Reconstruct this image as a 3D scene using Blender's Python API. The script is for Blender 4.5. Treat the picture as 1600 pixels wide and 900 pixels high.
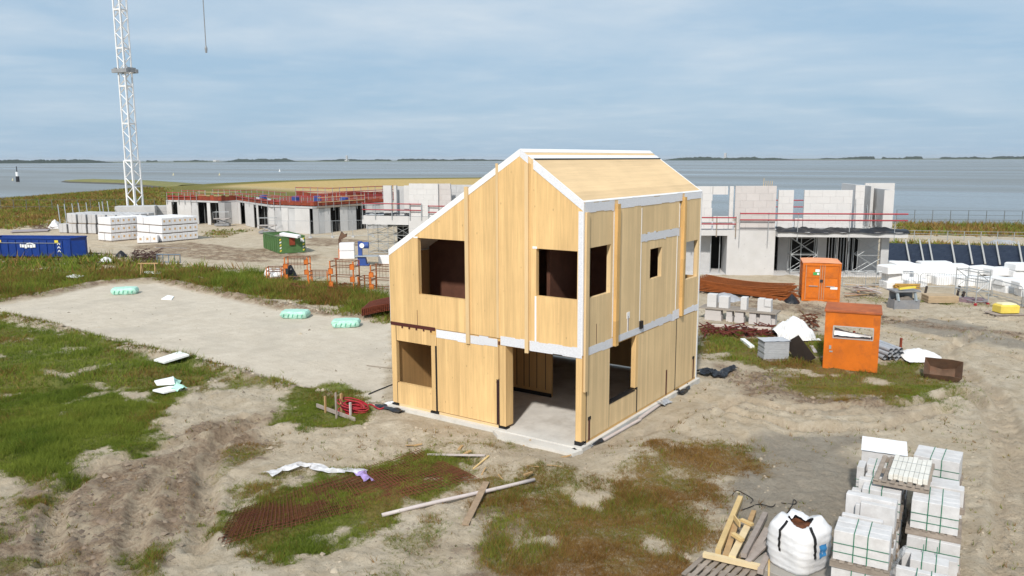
import bpy, bmesh, math, random
import numpy as np
from mathutils import Matrix, Vector, Euler

random.seed(7)
for o in list(bpy.data.objects):
    bpy.data.objects.remove(o)
SC = bpy.context.scene
COL = SC.collection
rad = math.radians

# ------------------------------------------------------------------ camera
CX, CY, CZ, YAW, PITCH, ROLL, FOC = 11.3367, -20.2703, 8.5297, -0.599, 0.1591, -0.0036, 1258.63
_F = np.array([math.sin(YAW)*math.cos(PITCH), math.cos(YAW)*math.cos(PITCH), -math.sin(PITCH)])
_R0 = np.array([math.cos(YAW), -math.sin(YAW), 0.0])
_U0 = np.cross(_R0, _F)
_R = _R0*math.cos(ROLL) + _U0*math.sin(ROLL)
_U = -_R0*math.sin(ROLL) + _U0*math.cos(ROLL)
_C = np.array([CX, CY, CZ])
cd = bpy.data.cameras.new('camera')
cam = bpy.data.objects.new('camera', cd)
COL.objects.link(cam)
cam.matrix_world = Matrix(((_R[0], _U[0], -_F[0], CX), (_R[1], _U[1], -_F[1], CY), (_R[2], _U[2], -_F[2], CZ), (0, 0, 0, 1)))
cd.sensor_width = 36.0
cd.lens = FOC/1600*36.0
cd.clip_start = 0.1
cd.clip_end = 60000
SC.camera = cam
SC.render.resolution_x, SC.render.resolution_y = 1024, 576

# ------------------------------------------------------------------ sun, sky, exposure
SUN_EL = rad(41.6)
SUN_AZ = math.atan2(1.033, -3.034)          # clockwise from +Y, where the sun stands
sl = bpy.data.lights.new('sun', 'SUN')
sun = bpy.data.objects.new('sun', sl)
COL.objects.link(sun)
sd = Vector((math.sin(SUN_AZ)*math.cos(SUN_EL), math.cos(SUN_AZ)*math.cos(SUN_EL), math.sin(SUN_EL)))
sun.rotation_euler = sd.to_track_quat('Z', 'Y').to_euler()
sun.location = (0, 0, 60)
sl.energy = 3.5
sl.angle = rad(3.0)
sl.color = (1.0, 0.945, 0.875)

W = bpy.data.worlds.new('World')
SC.world = W
W.use_nodes = True
nt = W.node_tree
nt.nodes.clear()
N = nt.nodes.new
L = nt.links.new
wo = N('ShaderNodeOutputWorld')
bg = N('ShaderNodeBackground')
bg.inputs['Strength'].default_value = 0.105
sky = N('ShaderNodeTexSky')
sky.sky_type = 'NISHITA'
sky.sun_disc = False
sky.sun_elevation = SUN_EL
sky.sun_rotation = SUN_AZ
sky.air_density = 1.0
sky.dust_density = 1.6
sky.ozone_density = 1.5
SEEDZ = 8.1
# thin cloud layer: the view direction is carried up to a flat cloud deck
tc = N('ShaderNodeTexCoord')
sx = N('ShaderNodeSeparateXYZ')
L(tc.outputs['Generated'], sx.inputs[0])
mz = N('ShaderNodeMath'); mz.operation = 'MAXIMUM'; mz.inputs[1].default_value = 0.0
L(sx.outputs['Z'], mz.inputs[0])
az = N('ShaderNodeMath'); az.operation = 'ADD'; az.inputs[1].default_value = 0.07
L(mz.outputs[0], az.inputs[0])
dx = N('ShaderNodeMath'); dx.operation = 'DIVIDE'; L(sx.outputs['X'], dx.inputs[0]); L(az.outputs[0], dx.inputs[1])
dy = N('ShaderNodeMath'); dy.operation = 'DIVIDE'; L(sx.outputs['Y'], dy.inputs[0]); L(az.outputs[0], dy.inputs[1])
cb = N('ShaderNodeCombineXYZ'); L(dx.outputs[0], cb.inputs[0]); L(dy.outputs[0], cb.inputs[1])
cb.inputs[2].default_value = SEEDZ
n1 = N('ShaderNodeTexNoise'); n1.inputs['Scale'].default_value = 0.28; n1.inputs['Detail'].default_value = 9; n1.inputs['Roughness'].default_value = 0.55
n1.inputs['Distortion'].default_value = 0.5
L(cb.outputs[0], n1.inputs['Vector'])
n2 = N('ShaderNodeTexNoise'); n2.inputs['Scale'].default_value = 1.6; n2.inputs['Detail'].default_value = 10; n2.inputs['Roughness'].default_value = 0.6
L(cb.outputs[0], n2.inputs['Vector'])
r1 = N('ShaderNodeMapRange'); r1.inputs['From Min'].default_value = 0.40; r1.inputs['From Max'].default_value = 0.72
L(n1.outputs['Fac'], r1.inputs['Value'])
r2 = N('ShaderNodeMapRange'); r2.inputs['From Min'].default_value = 0.48; r2.inputs['From Max'].default_value = 0.80
L(n2.outputs['Fac'], r2.inputs['Value'])
# more cloud higher up, thinner haze veil low down
up = N('ShaderNodeMapRange'); up.inputs['From Min'].default_value = 0.0; up.inputs['From Max'].default_value = 0.13
up.inputs['To Min'].default_value = 0.12; up.inputs['To Max'].default_value = 1.0
L(sx.outputs['Z'], up.inputs['Value'])
m1 = N('ShaderNodeMath'); m1.operation = 'MULTIPLY'; L(r1.outputs[0], m1.inputs[0]); L(up.outputs[0], m1.inputs[1])
m2 = N('ShaderNodeMath'); m2.operation = 'MULTIPLY_ADD'; L(r2.outputs[0], m2.inputs[0]); m2.inputs[1].default_value = 0.26; L(m1.outputs[0], m2.inputs[2])
m3 = N('ShaderNodeMath'); m3.operation = 'MULTIPLY'; m3.use_clamp = True; L(m2.outputs[0], m3.inputs[0]); m3.inputs[1].default_value = 0.85
mixc = N('ShaderNodeMix'); mixc.data_type = 'RGBA'
L(m3.outputs[0], mixc.inputs['Factor'])
tint = N('ShaderNodeMix'); tint.data_type = 'RGBA'; tint.blend_type = 'MIX'; tint.inputs['Factor'].default_value = 0.88
L(sky.outputs[0], tint.inputs['A'])
SKY_VEIL = (3.15, 4.55, 6.0, 1)
tint.inputs['B'].default_value = SKY_VEIL          # high thin veil under which the blue shows
L(tint.outputs['Result'], mixc.inputs['A'])
mixc.inputs['B'].default_value = (6.3, 6.8, 7.2, 1)
L(mixc.outputs['Result'], bg.inputs['Color'])
L(bg.outputs[0], wo.inputs['Surface'])
SC.view_settings.view_transform = 'Standard'
SC.view_settings.look = 'None'
SC.view_settings.exposure = 0.22
SC.view_settings.gamma = 1.0
SC.view_settings.use_curve_mapping = False

# ------------------------------------------------------------------ pixels of the photograph to points
GZ = -0.15
def ray(px, py):
    d = _F*FOC + _R*(px-800) + _U*(450-py)
    return d/np.linalg.norm(d)
def G(px, py, z=GZ):
    d = ray(px, py)
    return _C + d*((z-CZ)/d[2])
def onY(px, py, Y=0.0):
    d = ray(px, py)
    return _C + d*((Y-CY)/d[1])
def onX(px, py, X=0.0):
    d = ray(px, py)
    return _C + d*((X-CX)/d[0])
def ppm(p):                                  # photo pixels per metre at point p
    return FOC/float(np.dot(np.array(p)-_C, _F))

# ------------------------------------------------------------------ noise and polygon tools
_rng = np.random.default_rng(11)
_TAB = _rng.random((256, 256))
def vnoise(x, y, s=0):
    x = np.asarray(x, float)+s*17.31; y = np.asarray(y, float)+s*9.77
    xi = np.floor(x).astype(int); yi = np.floor(y).astype(int)
    fx = x-xi; fy = y-yi
    fx = fx*fx*(3-2*fx); fy = fy*fy*(3-2*fy)
    a = _TAB[xi & 255, yi & 255]; b = _TAB[(xi+1) & 255, yi & 255]
    c = _TAB[xi & 255, (yi+1) & 255]; d = _TAB[(xi+1) & 255, (yi+1) & 255]
    return (a*(1-fx)+b*fx)*(1-fy)+(c*(1-fx)+d*fx)*fy
def fbm(x, y, o=4, s=0):
    t = 0.0; a = 0.5; f = 1.0; n = 0.0
    for i in range(o):
        t = t+a*vnoise(np.asarray(x)*f, np.asarray(y)*f, s+i*3); n += a; a *= 0.5; f *= 2.03
    return t/n
def sdpoly(x, y, poly):                      # signed distance, positive inside
    x = np.asarray(x, float); y = np.asarray(y, float)
    ins = np.zeros(x.shape, bool); d2 = np.full(x.shape, 1e18)
    n = len(poly)
    for i in range(n):
        ax, ay = poly[i]; bx, by = poly[(i+1) % n]
        c = ((ay > y) != (by > y))
        if ay != by:
            ins ^= c & (x < (bx-ax)*(y-ay)/(by-ay)+ax)
        ex, ey = bx-ax, by-ay
        t = np.clip(((x-ax)*ex+(y-ay)*ey)/(ex*ex+ey*ey+1e-12), 0, 1)
        d2 = np.minimum(d2, (x-ax-t*ex)**2+(y-ay-t*ey)**2)
    d = np.sqrt(d2)
    return np.where(ins, d, -d)
def dline(x, y, pts):                        # distance to a polyline, and arc length there
    x = np.asarray(x, float); y = np.asarray(y, float)
    d2 = np.full(x.shape, 1e18); s = np.zeros(x.shape); acc = 0.0
    side = np.zeros(x.shape)
    for (ax, ay), (bx, by) in zip(pts[:-1], pts[1:]):
        ex, ey = bx-ax, by-ay; l = math.hypot(ex, ey)
        t = np.clip(((x-ax)*ex+(y-ay)*ey)/(l*l+1e-12), 0, 1)
        q = (x-ax-t*ex)**2+(y-ay-t*ey)**2
        m = q < d2
        d2 = np.where(m, q, d2); s = np.where(m, acc+t*l, s)
        side = np.where(m, np.sign(ex*(y-ay)-ey*(x-ax)), side)
        acc += l
    return np.sqrt(d2), s, side
def sst(a, b, v):
    t = np.clip((v-a)/(b-a), 0, 1)
    return t*t*(3-2*t)
def PX(pts, z=GZ):
    return [tuple(G(x, y, z)[:2]) for x, y in pts]

# ------------------------------------------------------------------ materials
def lin(c):
    return tuple(((v/255)/12.92 if v/255 <= 0.04045 else ((v/255+0.055)/1.055)**2.4) for v in c)
MATS = {}
def mat(name, col, rough=0.8, var=0.12, scale=4.0, bump=0.0, bscale=30.0, metal=0.0, dirt=None, dirt_amt=0.4, dirt_scale=1.2, stretch=None, spec=0.3):
    """procedural principled material; col is the linear base colour"""
    if name in MATS:
        return MATS[name]
    m = bpy.data.materials.new(name); m.use_nodes = True
    t = m.node_tree; b = t.nodes['Principled BSDF']; nn = t.nodes.new; ll = t.links.new
    b.inputs['Roughness'].default_value = rough
    b.inputs['Metallic'].default_value = metal
    b.inputs['Specular IOR Level'].default_value = spec
    c = nn('ShaderNodeTexCoord')
    vec = c.outputs['Object']
    if stretch:
        mp = nn('ShaderNodeMapping'); mp.inputs['Scale'].default_value = stretch
        ll(vec, mp.inputs['Vector']); vec = mp.outputs[0]
    oi = nn('ShaderNodeObjectInfo')
    ad = nn('ShaderNodeVectorMath'); ad.operation = 'ADD'
    cm = nn('ShaderNodeVectorMath'); cm.operation = 'SCALE'; cm.inputs[0].default_value = (31.0, 17.0, 23.0)
    ll(oi.outputs['Random'], cm.inputs['Scale']); ll(vec, ad.inputs[0]); ll(cm.outputs[0], ad.inputs[1])
    vec2 = ad.outputs[0]
    n = nn('ShaderNodeTexNoise'); n.inputs['Scale'].default_value = scale; n.inputs['Detail'].default_value = 6; n.inputs['Roughness'].default_value = 0.6
    ll(vec2, n.inputs['Vector'])
    r = nn('ShaderNodeMapRange'); r.inputs['From Min'].default_value = 0.3; r.inputs['From Max'].default_value = 0.7
    r.inputs['To Min'].default_value = 1-var; r.inputs['To Max'].default_value = 1+var
    ll(n.outputs['Fac'], r.inputs['Value'])
    rr = nn('ShaderNodeMapRange'); rr.inputs['To Min'].default_value = 1-var*0.6; rr.inputs['To Max'].default_value = 1+var*0.6
    ll(oi.outputs['Random'], rr.inputs['Value'])
    mm = nn('ShaderNodeMath'); mm.operation = 'MULTIPLY'; ll(r.outputs[0], mm.inputs[0]); ll(rr.outputs[0], mm.inputs[1])
    v = nn('ShaderNodeVectorMath'); v.operation = 'SCALE'; v.inputs[0].default_value = col[:3]
    ll(mm.outputs[0], v.inputs['Scale'])
    out = v.outputs[0]
    if dirt is not None:
        n3 = nn('ShaderNodeTexNoise'); n3.inputs['Scale'].default_value = dirt_scale; n3.inputs['Detail'].default_value = 8; n3.inputs['Roughness'].default_value = 0.7
        ll(vec2, n3.inputs['Vector'])
        r3 = nn('ShaderNodeMapRange'); r3.inputs['From Min'].default_value = 0.48; r3.inputs['From Max'].default_value = 0.72; r3.inputs['To Max'].default_value = dirt_amt
        ll(n3.outputs['Fac'], r3.inputs['Value'])
        mx = nn('ShaderNodeMix'); mx.data_type = 'RGBA'; ll(r3.outputs[0], mx.inputs['Factor']); ll(out, mx.inputs['A'])
        mx.inputs['B'].default_value = (*dirt[:3], 1); out = mx.outputs['Result']
    ll(out, b.inputs['Base Color'])
    if bump:
        n4 = nn('ShaderNodeTexNoise'); n4.inputs['Scale'].default_value = bscale; n4.inputs['Detail'].default_value = 5
        ll(vec2, n4.inputs['Vector'])
        bp = nn('ShaderNodeBump'); bp.inputs['Strength'].default_value = bump; bp.inputs['Distance'].default_value = 0.02
        ll(n4.outputs['Fac'], bp.inputs['Height']); ll(bp.outputs[0], b.inputs['Normal'])
    MATS[name] = m
    return m

def wood(name, col, axis=(1, 1, 0), grain=(14, 14, 0.7), board=0.19, var=0.16, knots=0.5, rough=0.62, dark=None):
    """laminated timber: boards across `axis`, grain along the other direction"""
    if name in MATS:
        return MATS[name]
    m = bpy.data.materials.new(name); m.use_nodes = True
    t = m.node_tree; b = t.nodes['Principled BSDF']; nn = t.nodes.new; ll = t.links.new
    b.inputs['Roughness'].default_value = rough; b.inputs['Specular IOR Level'].default_value = 0.2
    c = nn('ShaderNodeTexCoord'); oi = nn('ShaderNodeObjectInfo')
    dt = nn('ShaderNodeVectorMath'); dt.operation = 'DOT_PRODUCT'; dt.inputs[1].default_value = axis
    ll(c.outputs['Object'], dt.inputs[0])
    dv = nn('ShaderNodeMath'); dv.operation = 'DIVIDE'; dv.inputs[1].default_value = board; ll(dt.outputs['Value'], dv.inputs[0])
    fl = nn('ShaderNodeMath'); fl.operation = 'FLOOR'; ll(dv.outputs[0], fl.inputs[0])
    ml = nn('ShaderNodeMath'); ml.operation = 'MULTIPLY_ADD'; ml.inputs[1].default_value = 53.0; ll(oi.outputs['Random'], ml.inputs[0]); ll(fl.outputs[0], ml.inputs[2])
    wn = nn('ShaderNodeTexWhiteNoise'); wn.noise_dimensions = '1D'; ll(ml.outputs[0], wn.inputs['W'])
    mp = nn('ShaderNodeMapping'); mp.inputs['Scale'].default_value = grain; ll(c.outputs['Object'], mp.inputs['Vector'])
    n = nn('ShaderNodeTexNoise'); n.noise_dimensions = '4D'; n.inputs['Scale'].default_value = 1.0; n.inputs['Detail'].default_value = 7; n.inputs['Roughness'].default_value = 0.65
    ll(mp.outputs[0], n.inputs['Vector']); ll(ml.outputs[0], n.inputs['W'])
    a1 = nn('ShaderNodeMapRange'); a1.inputs['To Min'].default_value = 1-var*0.5; a1.inputs['To Max'].default_value = 1+var*0.5; ll(wn.outputs['Value'], a1.inputs['Value'])
    a2 = nn('ShaderNodeMapRange'); a2.inputs['From Min'].default_value = 0.25; a2.inputs['From Max'].default_value = 0.75; a2.inputs['To Min'].default_value = 1-var; a2.inputs['To Max'].default_value = 1+var*0.8; ll(n.outputs['Fac'], a2.inputs['Value'])
    mu = nn('ShaderNodeMath'); mu.operation = 'MULTIPLY'; ll(a1.outputs[0], mu.inputs[0]); ll(a2.outputs[0], mu.inputs[1])
    # slow weathering over the whole panel
    nw = nn('ShaderNodeTexNoise'); nw.inputs['Scale'].default_value = 0.7; nw.inputs['Detail'].default_value = 5; ll(c.outputs['Object'], nw.inputs['Vector'])
    aw = nn('ShaderNodeMapRange'); aw.inputs['From Min'].default_value = 0.3; aw.inputs['From Max'].default_value = 0.7; aw.inputs['To Min'].default_value = 0.93; aw.inputs['To Max'].default_value = 1.06; ll(nw.outputs['Fac'], aw.inputs['Value'])
    mw = nn('ShaderNodeMath'); mw.operation = 'MULTIPLY'; ll(mu.outputs[0], mw.inputs[0]); ll(aw.outputs[0], mw.inputs[1])
    v = nn('ShaderNodeVectorMath'); v.operation = 'SCALE'; v.inputs[0].default_value = col[:3]; ll(mw.outputs[0], v.inputs['Scale'])
    # knots
    vo = nn('ShaderNodeTexVoronoi'); vo.inputs['Scale'].default_value = 1.0
    mk = nn('ShaderNodeMapping'); mk.inputs['Scale'].default_value = tuple(4.2 if g > 2 else 2.1 for g in grain)
    ll(c.outputs['Object'], mk.inputs['Vector']); ll(mk.outputs[0], vo.inputs['Vector'])
    rk = nn('ShaderNodeMapRange'); rk.inputs['From Min'].default_value = 0.045; rk.inputs['From Max'].default_value = 0.10; rk.inputs['To Min'].default_value = knots; rk.inputs['To Max'].default_value = 0.0
    ll(vo.outputs['Distance'], rk.inputs['Value'])
    mx = nn('ShaderNodeMix'); mx.data_type = 'RGBA'; ll(rk.outputs[0], mx.inputs['Factor']); ll(v.outputs[0], mx.inputs['A'])
    kd = dark or tuple(q*0.42 for q in col[:3]); mx.inputs['B'].default_value = (*kd, 1)
    ll(mx.outputs['Result'], b.inputs['Base Color'])
    bp = nn('ShaderNodeBump'); bp.inputs['Strength'].default_value = 0.12; bp.inputs['Distance'].default_value = 0.01
    ll(n.outputs['Fac'], bp.inputs['Height']); ll(bp.outputs[0], b.inputs['Normal'])
    MATS[name] = m
    return m

# ------------------------------------------------------------------ mesh tools
class MB:
    def __init__(s):
        s.v = []; s.f = []
    def add(s, vs, fs):
        k = len(s.v); s.v += [tuple(map(float, q)) for q in vs]; s.f += [tuple(i+k for i in q) for q in fs]; return s
    def box(s, x0, x1, y0, y1, z0, z1):
        x0, x1 = sorted((x0, x1)); y0, y1 = sorted((y0, y1)); z0, z1 = sorted((z0, z1))
        return s.add([(x0, y0, z0), (x1, y0, z0), (x1, y1, z0), (x0, y1, z0), (x0, y0, z1), (x1, y0, z1), (x1, y1, z1), (x0, y1, z1)],
                     [(0, 3, 2, 1), (4, 5, 6, 7), (0, 1, 5, 4), (1, 2, 6, 5), (2, 3, 7, 6), (3, 0, 4, 7)])
    def cbox(s, x0, x1, y0, y1, z0, z1, c=0.02):
        """box with chamfered upright and top edges"""
        x0, x1 = sorted((x0, x1)); y0, y1 = sorted((y0, y1))
        def ring(i, z):
            return [(x0+i+c, y0+i, z), (x1-i-c, y0+i, z), (x1-i, y0+i+c, z), (x1-i, y1-i-c, z), (x1-i-c, y1-i, z), (x0+i+c, y1-i, z), (x0+i, y1-i-c, z), (x0+i, y0+i+c, z)]
        vs = ring(0, z0)+ring(0, z1-c)+ring(c, z1)
        fs = [tuple(range(7, -1, -1)), tuple(range(16, 24))]
        for r in (0, 8):
            for i in range(8):
                j = (i+1) % 8; fs.append((r+i, r+j, r+8+j, r+8+i))
        return s.add(vs, fs)
    def bar(s, a, b, w, h=None, up=(0, 0, 1)):
        """square bar from a to b, w wide and h high"""
        h = w if h is None else h
        a = Vector(a); b = Vector(b); d = (b-a).normalized(); u = Vector(up)
        if abs(d.dot(u)) > 0.98: u = Vector((1, 0, 0))
        r = d.cross(u).normalized(); u = r.cross(d).normalized()
        vs = []
        for p in (a, b):
            for sx_, sz_ in ((-1, -1), (1, -1), (1, 1), (-1, 1)):
                vs.append(p+r*(sx_*w/2)+u*(sz_*h/2))
        return s.add(vs, [(0, 1, 2, 3), (7, 6, 5, 4), (0, 4, 5, 1), (1, 5, 6, 2), (2, 6, 7, 3), (3, 7, 4, 0)])
    def tube(s, pts, r, n=6, cap=True, hollow=False):
        pts = [Vector(p) for p in pts]; k = len(s.v); m = len(pts)
        rs = r if isinstance(r, (list, tuple)) else [r]*m
        u = None
        for i, p in enumerate(pts):
            d = (pts[min(i+1, m-1)]-pts[max(i-1, 0)]).normalized()
            if u is None:
                u = Vector((0, 0, 1)) if abs(d.z) < 0.9 else Vector((1, 0, 0))
            a = d.cross(u)
            a = a.normalized() if a.length > 1e-6 else Vector((1, 0, 0))
            u = a.cross(d).normalized()
            for j in range(n):
                t = 2*math.pi*j/n
                s.v.append(tuple(p+(a*math.cos(t)+u*math.sin(t))*rs[i]))
        for i in range(m-1):
            for j in range(n):
                q = (j+1) % n
                s.f.append((k+i*n+j, k+i*n+q, k+(i+1)*n+q, k+(i+1)*n+j))
        if cap:
            s.f.append(tuple(k+j for j in range(n-1, -1, -1))); s.f.append(tuple(k+(m-1)*n+j for j in range(n)))
        return s
    def prism(s, poly, a0, a1, plane='xz'):
        """polygon in plane 'xz' (extruded along y), 'yz' (along x) or 'xy' (along z)"""
        def P(p, a):
            return {'xz': (p[0], a, p[1]), 'yz': (a, p[0], p[1]), 'xy': (p[0], p[1], a)}[plane]
        n = len(poly); vs = [P(p, a0) for p in poly]+[P(p, a1) for p in poly]
        fs = [tuple(range(n)), tuple(range(2*n-1, n-1, -1))]
        for i in range(n):
            j = (i+1) % n; fs.append((i, i+n, j+n, j))
        return s.add(vs, fs)
    def sheet(s, fn, nu, nv, thick=0.0):
        """grid surface fn(u,v)->xyz for u,v in 0..1"""
        k = len(s.v)
        for i in range(nu+1):
            for j in range(nv+1):
                s.v.append(tuple(map(float, fn(i/nu, j/nv))))
        for i in range(nu):
            for j in range(nv):
                a = k+i*(nv+1)+j
                s.f.append((a, a+nv+1, a+nv+2, a+1))
        return s
    def mesh(s, name, m=None, smooth=False, fix=True):
        me = bpy.data.meshes.new(name); me.from_pydata(s.v, [], s.f); me.update()
        if fix:
            b = bmesh.new(); b.from_mesh(me); bmesh.ops.recalc_face_normals(b, faces=b.faces); b.to_mesh(me); b.free()
        if m: me.materials.append(m)
        if smooth:
            me.polygons.foreach_set('use_smooth', [True]*len(me.polygons))
        return me
    def build(s, name, m, parent=None, smooth=False, fix=True, loc=None, rot=None):
        return link(name, s.mesh(name, m, smooth, fix), parent, loc, rot)
def link(name, me, parent=None, loc=None, rot=None):
    o = bpy.data.objects.new(name, me); COL.objects.link(o)
    if parent is not None: o.parent = parent
    if loc is not None: o.location = loc
    if rot is not None: o.rotation_euler = rot
    return o
def tag(o, label, cat, group=None):
    o['label'] = label; o['category'] = cat
    if group: o['group'] = group
    return o
def kind(o, k):
    o['kind'] = k
    return o
def thing(name, label, cat, loc=(0, 0, 0), rz=0.0, group=None):
    o = bpy.data.objects.new(name, None); COL.objects.link(o)
    o.empty_display_size = 0.3
    o.location = tuple(map(float, loc)); o.rotation_euler = (0, 0, rz)
    return tag(o, label, cat, group)
def copy_tree(o, parent=None):
    c = o.copy(); COL.objects.link(c)
    if parent is not None: c.parent = parent
    for ch in list(o.children):
        copy_tree(ch, c)
    return c
def fastmesh(name, verts, tris, m, cols=None):
    """big triangle mesh from numpy arrays"""
    me = bpy.data.meshes.new(name)
    nv, nf = len(verts), len(tris)
    me.vertices.add(nv); me.vertices.foreach_set('co', np.ascontiguousarray(verts, dtype=np.float32).ravel())
    w = tris.shape[1]
    me.loops.add(nf*w); me.loops.foreach_set('vertex_index', np.ascontiguousarray(tris, dtype=np.int32).ravel())
    me.polygons.add(nf)
    me.polygons.foreach_set('loop_start', np.arange(0, nf*w, w, dtype=np.int32))
    try: me.polygons.foreach_set('loop_total', np.full(nf, w, dtype=np.int32))
    except Exception: pass
    me.update(calc_edges=True)
    for nm, arr in (cols or {}).items():
        at = me.attributes.new(nm, 'FLOAT_COLOR', 'POINT')
        at.data.foreach_set('color', np.ascontiguousarray(arr, dtype=np.float32).ravel())
    me.materials.append(m)
    return me
# ------------------------------------------------------------------ terrain: what lies where
SEA = -4.0
CREST = PX([(225, 300), (262, 294), (330, 288.5), (430, 283.5), (560, 279.8), (760, 278), (1000, 278)], 1.6)
LAND = PX([(-900, 330), (-300, 318), (0, 313.5), (120, 309), (225, 304)]) + PX([(262, 301.7), (330, 295.7), (430, 290), (560, 285.6), (780, 283.4), (1000, 283.4)]) \
    + PX([(1010, 312), (1095, 338), (1400, 346.5), (1600, 349), (2300, 357)]) + [(190, -120), (-120, -220), (-330, -120)]
PAD = PX([(-160, 494), (0, 491), (80, 508), (200, 540), (350, 575), (470, 608), (560, 632), (606, 634), (616, 500), (540, 497), (450, 484), (330, 459), (250, 442), (150, 446), (75, 464), (0, 474), (-160, 484)])
def gp(pts, amp=0.5, wid=0.3, dens=1.0, dry=0.3, tall=0.16):
    return dict(poly=PX(pts), amp=amp, wid=wid, dens=dens, dry=dry, tall=tall)
GRASS = [
    gp([(-500, 520), (-160, 500), (0, 497), (70, 513), (130, 526), (215, 552), (290, 568), (345, 584), (300, 604), (262, 622), (243, 650), (262, 688), (225, 706), (150, 716), (110, 745), (60, 762), (28, 806), (0, 822), (-200, 900), (-500, 900)], 0.9, 0.5, 0.97, 0.10, 0.22),
    gp([(-600, 392), (0, 398), (130, 397), (235, 411), (330, 418), (420, 432), (500, 444), (560, 452), (612, 466), (612, 499), (540, 484), (455, 470), (350, 455), (250, 436), (165, 438), (85, 454), (0, 470), (-160, 480), (-600, 470)], 1.0, 0.6, 1.0, 0.34, 0.55),
    gp([(330, 815), (398, 775), (500, 742), (560, 742), (640, 712), (725, 712), (742, 735), (700, 765), (620, 802), (545, 850), (445, 880), (375, 872), (340, 845)], 0.35, 0.3, 0.97, 0.18, 0.18),
    gp([(350, 770), (420, 738), (480, 735), (440, 765), (370, 790)], 0.3, 0.25, 0.7, 0.4, 0.14),
    gp([(770, 862), (795, 805), (860, 772), (930, 757), (985, 738), (1010, 714), (1085, 698), (1165, 700), (1172, 722), (1140, 770), (1125, 835), (1090, 880), (1060, 930), (800, 930), (772, 890)], 0.9, 0.6, 0.74, 0.74, 0.19),
    gp([(690, 762), (740, 740), (835, 735), (892, 747), (895, 772), (800, 792), (700, 806)], 0.6, 0.5, 0.7, 0.7, 0.16),
    gp([(600, 850), (690, 820), (720, 835), (640, 870)], 0.4, 0.4, 0.5, 0.35, 0.13),
    gp([(430, 660), (445, 618), (505, 598), (570, 612), (585, 642), (560, 660), (500, 670)], 0.35, 0.3, 0.85, 0.2, 0.17),
    gp([(300, 612), (350, 585), (420, 590), (450, 600), (400, 606)], 0.35, 0.3, 0.7, 0.22, 0.14),
    gp([(340, 712), (390, 690), (430, 692), (420, 715), (350, 740)], 0.3, 0.3, 0.55, 0.6, 0.14),
    gp([(1200, 585), (1290, 560), (1370, 566), (1440, 560), (1480, 590), (1465, 612), (1400, 628), (1290, 622), (1230, 612)], 0.6, 0.5, 0.9, 0.55, 0.17),
    gp([(1094, 510), (1180, 518), (1290, 522), (1330, 545), (1300, 580), (1215, 580), (1150, 562), (1096, 556)], 0.7, 0.5, 0.9, 0.5, 0.2),
    gp([(1480, 585), (1512, 590), (1512, 632), (1465, 640), (1450, 612)], 0.4, 0.4, 0.4, 0.45, 0.14),
    gp([(185, 905), (195, 870), (255, 866), (250, 905)], 0.4, 0.3, 0.7, 0.25, 0.15),
    gp([(-20, 905), (10, 872), (100, 872), (130, 905)], 0.4, 0.3, 0.55, 0.3, 0.15),
    gp([(540, 905), (640, 868), (700, 850), (700, 880), (600, 915)], 0.3, 0.3, 0.4, 0.35, 0.13),
    gp([(660, 690), (760, 686), (830, 700), (760, 712), (690, 704)], 0.4, 0.4, 0.35, 0.35, 0.13),
    # far meadows
    gp([(-900, 332), (-300, 319), (0, 314), (120, 309), (225, 304), (262, 320), (262, 345), (225, 338), (100, 340), (90, 350), (0, 358), (-600, 372)], 3.0, 2.0, 1.0, 0.45, 0.4),
    gp([(1396, 346.5), (1600, 349), (2300, 357), (2300, 392), (1600, 370), (1398, 366)], 1.5, 0.8, 1.0, 0.55, 0.6),
    gp([(1396, 378), (1600, 384), (2300, 410), (2300, 418), (1600, 389), (1396, 383)], 0.8, 0.5, 0.9, 0.4, 0.4),
    gp([(1330, 470), (1372, 462), (1600, 478), (1600, 484), (1420, 470)], 0.6, 0.5, 0.5, 0.35, 0.2),
    gp([(310, 365), (340, 358), (390, 360), (340, 372)], 0.6, 0.5, 0.6, 0.4, 0.2),
]
MUD = [PX(p) for p in (
    [(-60, 835), (60, 775), (150, 728), (235, 700), (300, 694), (345, 690), (335, 760), (318, 830), (235, 905), (-60, 930)],
    [(240, 690), (330, 660), (420, 640), (430, 690), (340, 740), (300, 720)],
    [(60, 760), (160, 725), (200, 735), (120, 790)],
    [(700, 860), (770, 800), (830, 790), (790, 880), (740, 905)],
    [(1130, 575), (1230, 585), (1290, 615), (1440, 622), (1400, 645), (1250, 640), (1150, 605)],
    [(1095, 500), (1290, 525), (1290, 545), (1095, 530)],
    [(200, 385), (300, 378), (420, 395), (415, 412), (260, 400)],
    [(380, 386), (500, 398), (500, 408), (380, 402)],
    [(480, 370), (590, 376), (560, 384), (480, 384)],
    [(1170, 470), (1290, 480), (1600, 520), (1600, 528), (1290, 498), (1100, 478)])]
GREY = [PX(p) for p in (
    [(1130, 735), (1190, 690), (1330, 685), (1370, 740), (1350, 900), (1180, 910), (1130, 790)],
    [(1360, 492), (1480, 500), (1600, 530), (1600, 545), (1400, 512)])]
BERM = PX([(606, 634), (560, 632), (470, 608), (350, 575), (200, 540), (80, 508), (0, 491), (-160, 494)])
BERM2 = PX([(-160, 482), (0, 470), (75, 460), (150, 443), (250, 437), (330, 455), (450, 480), (540, 492), (616, 498)])
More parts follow.
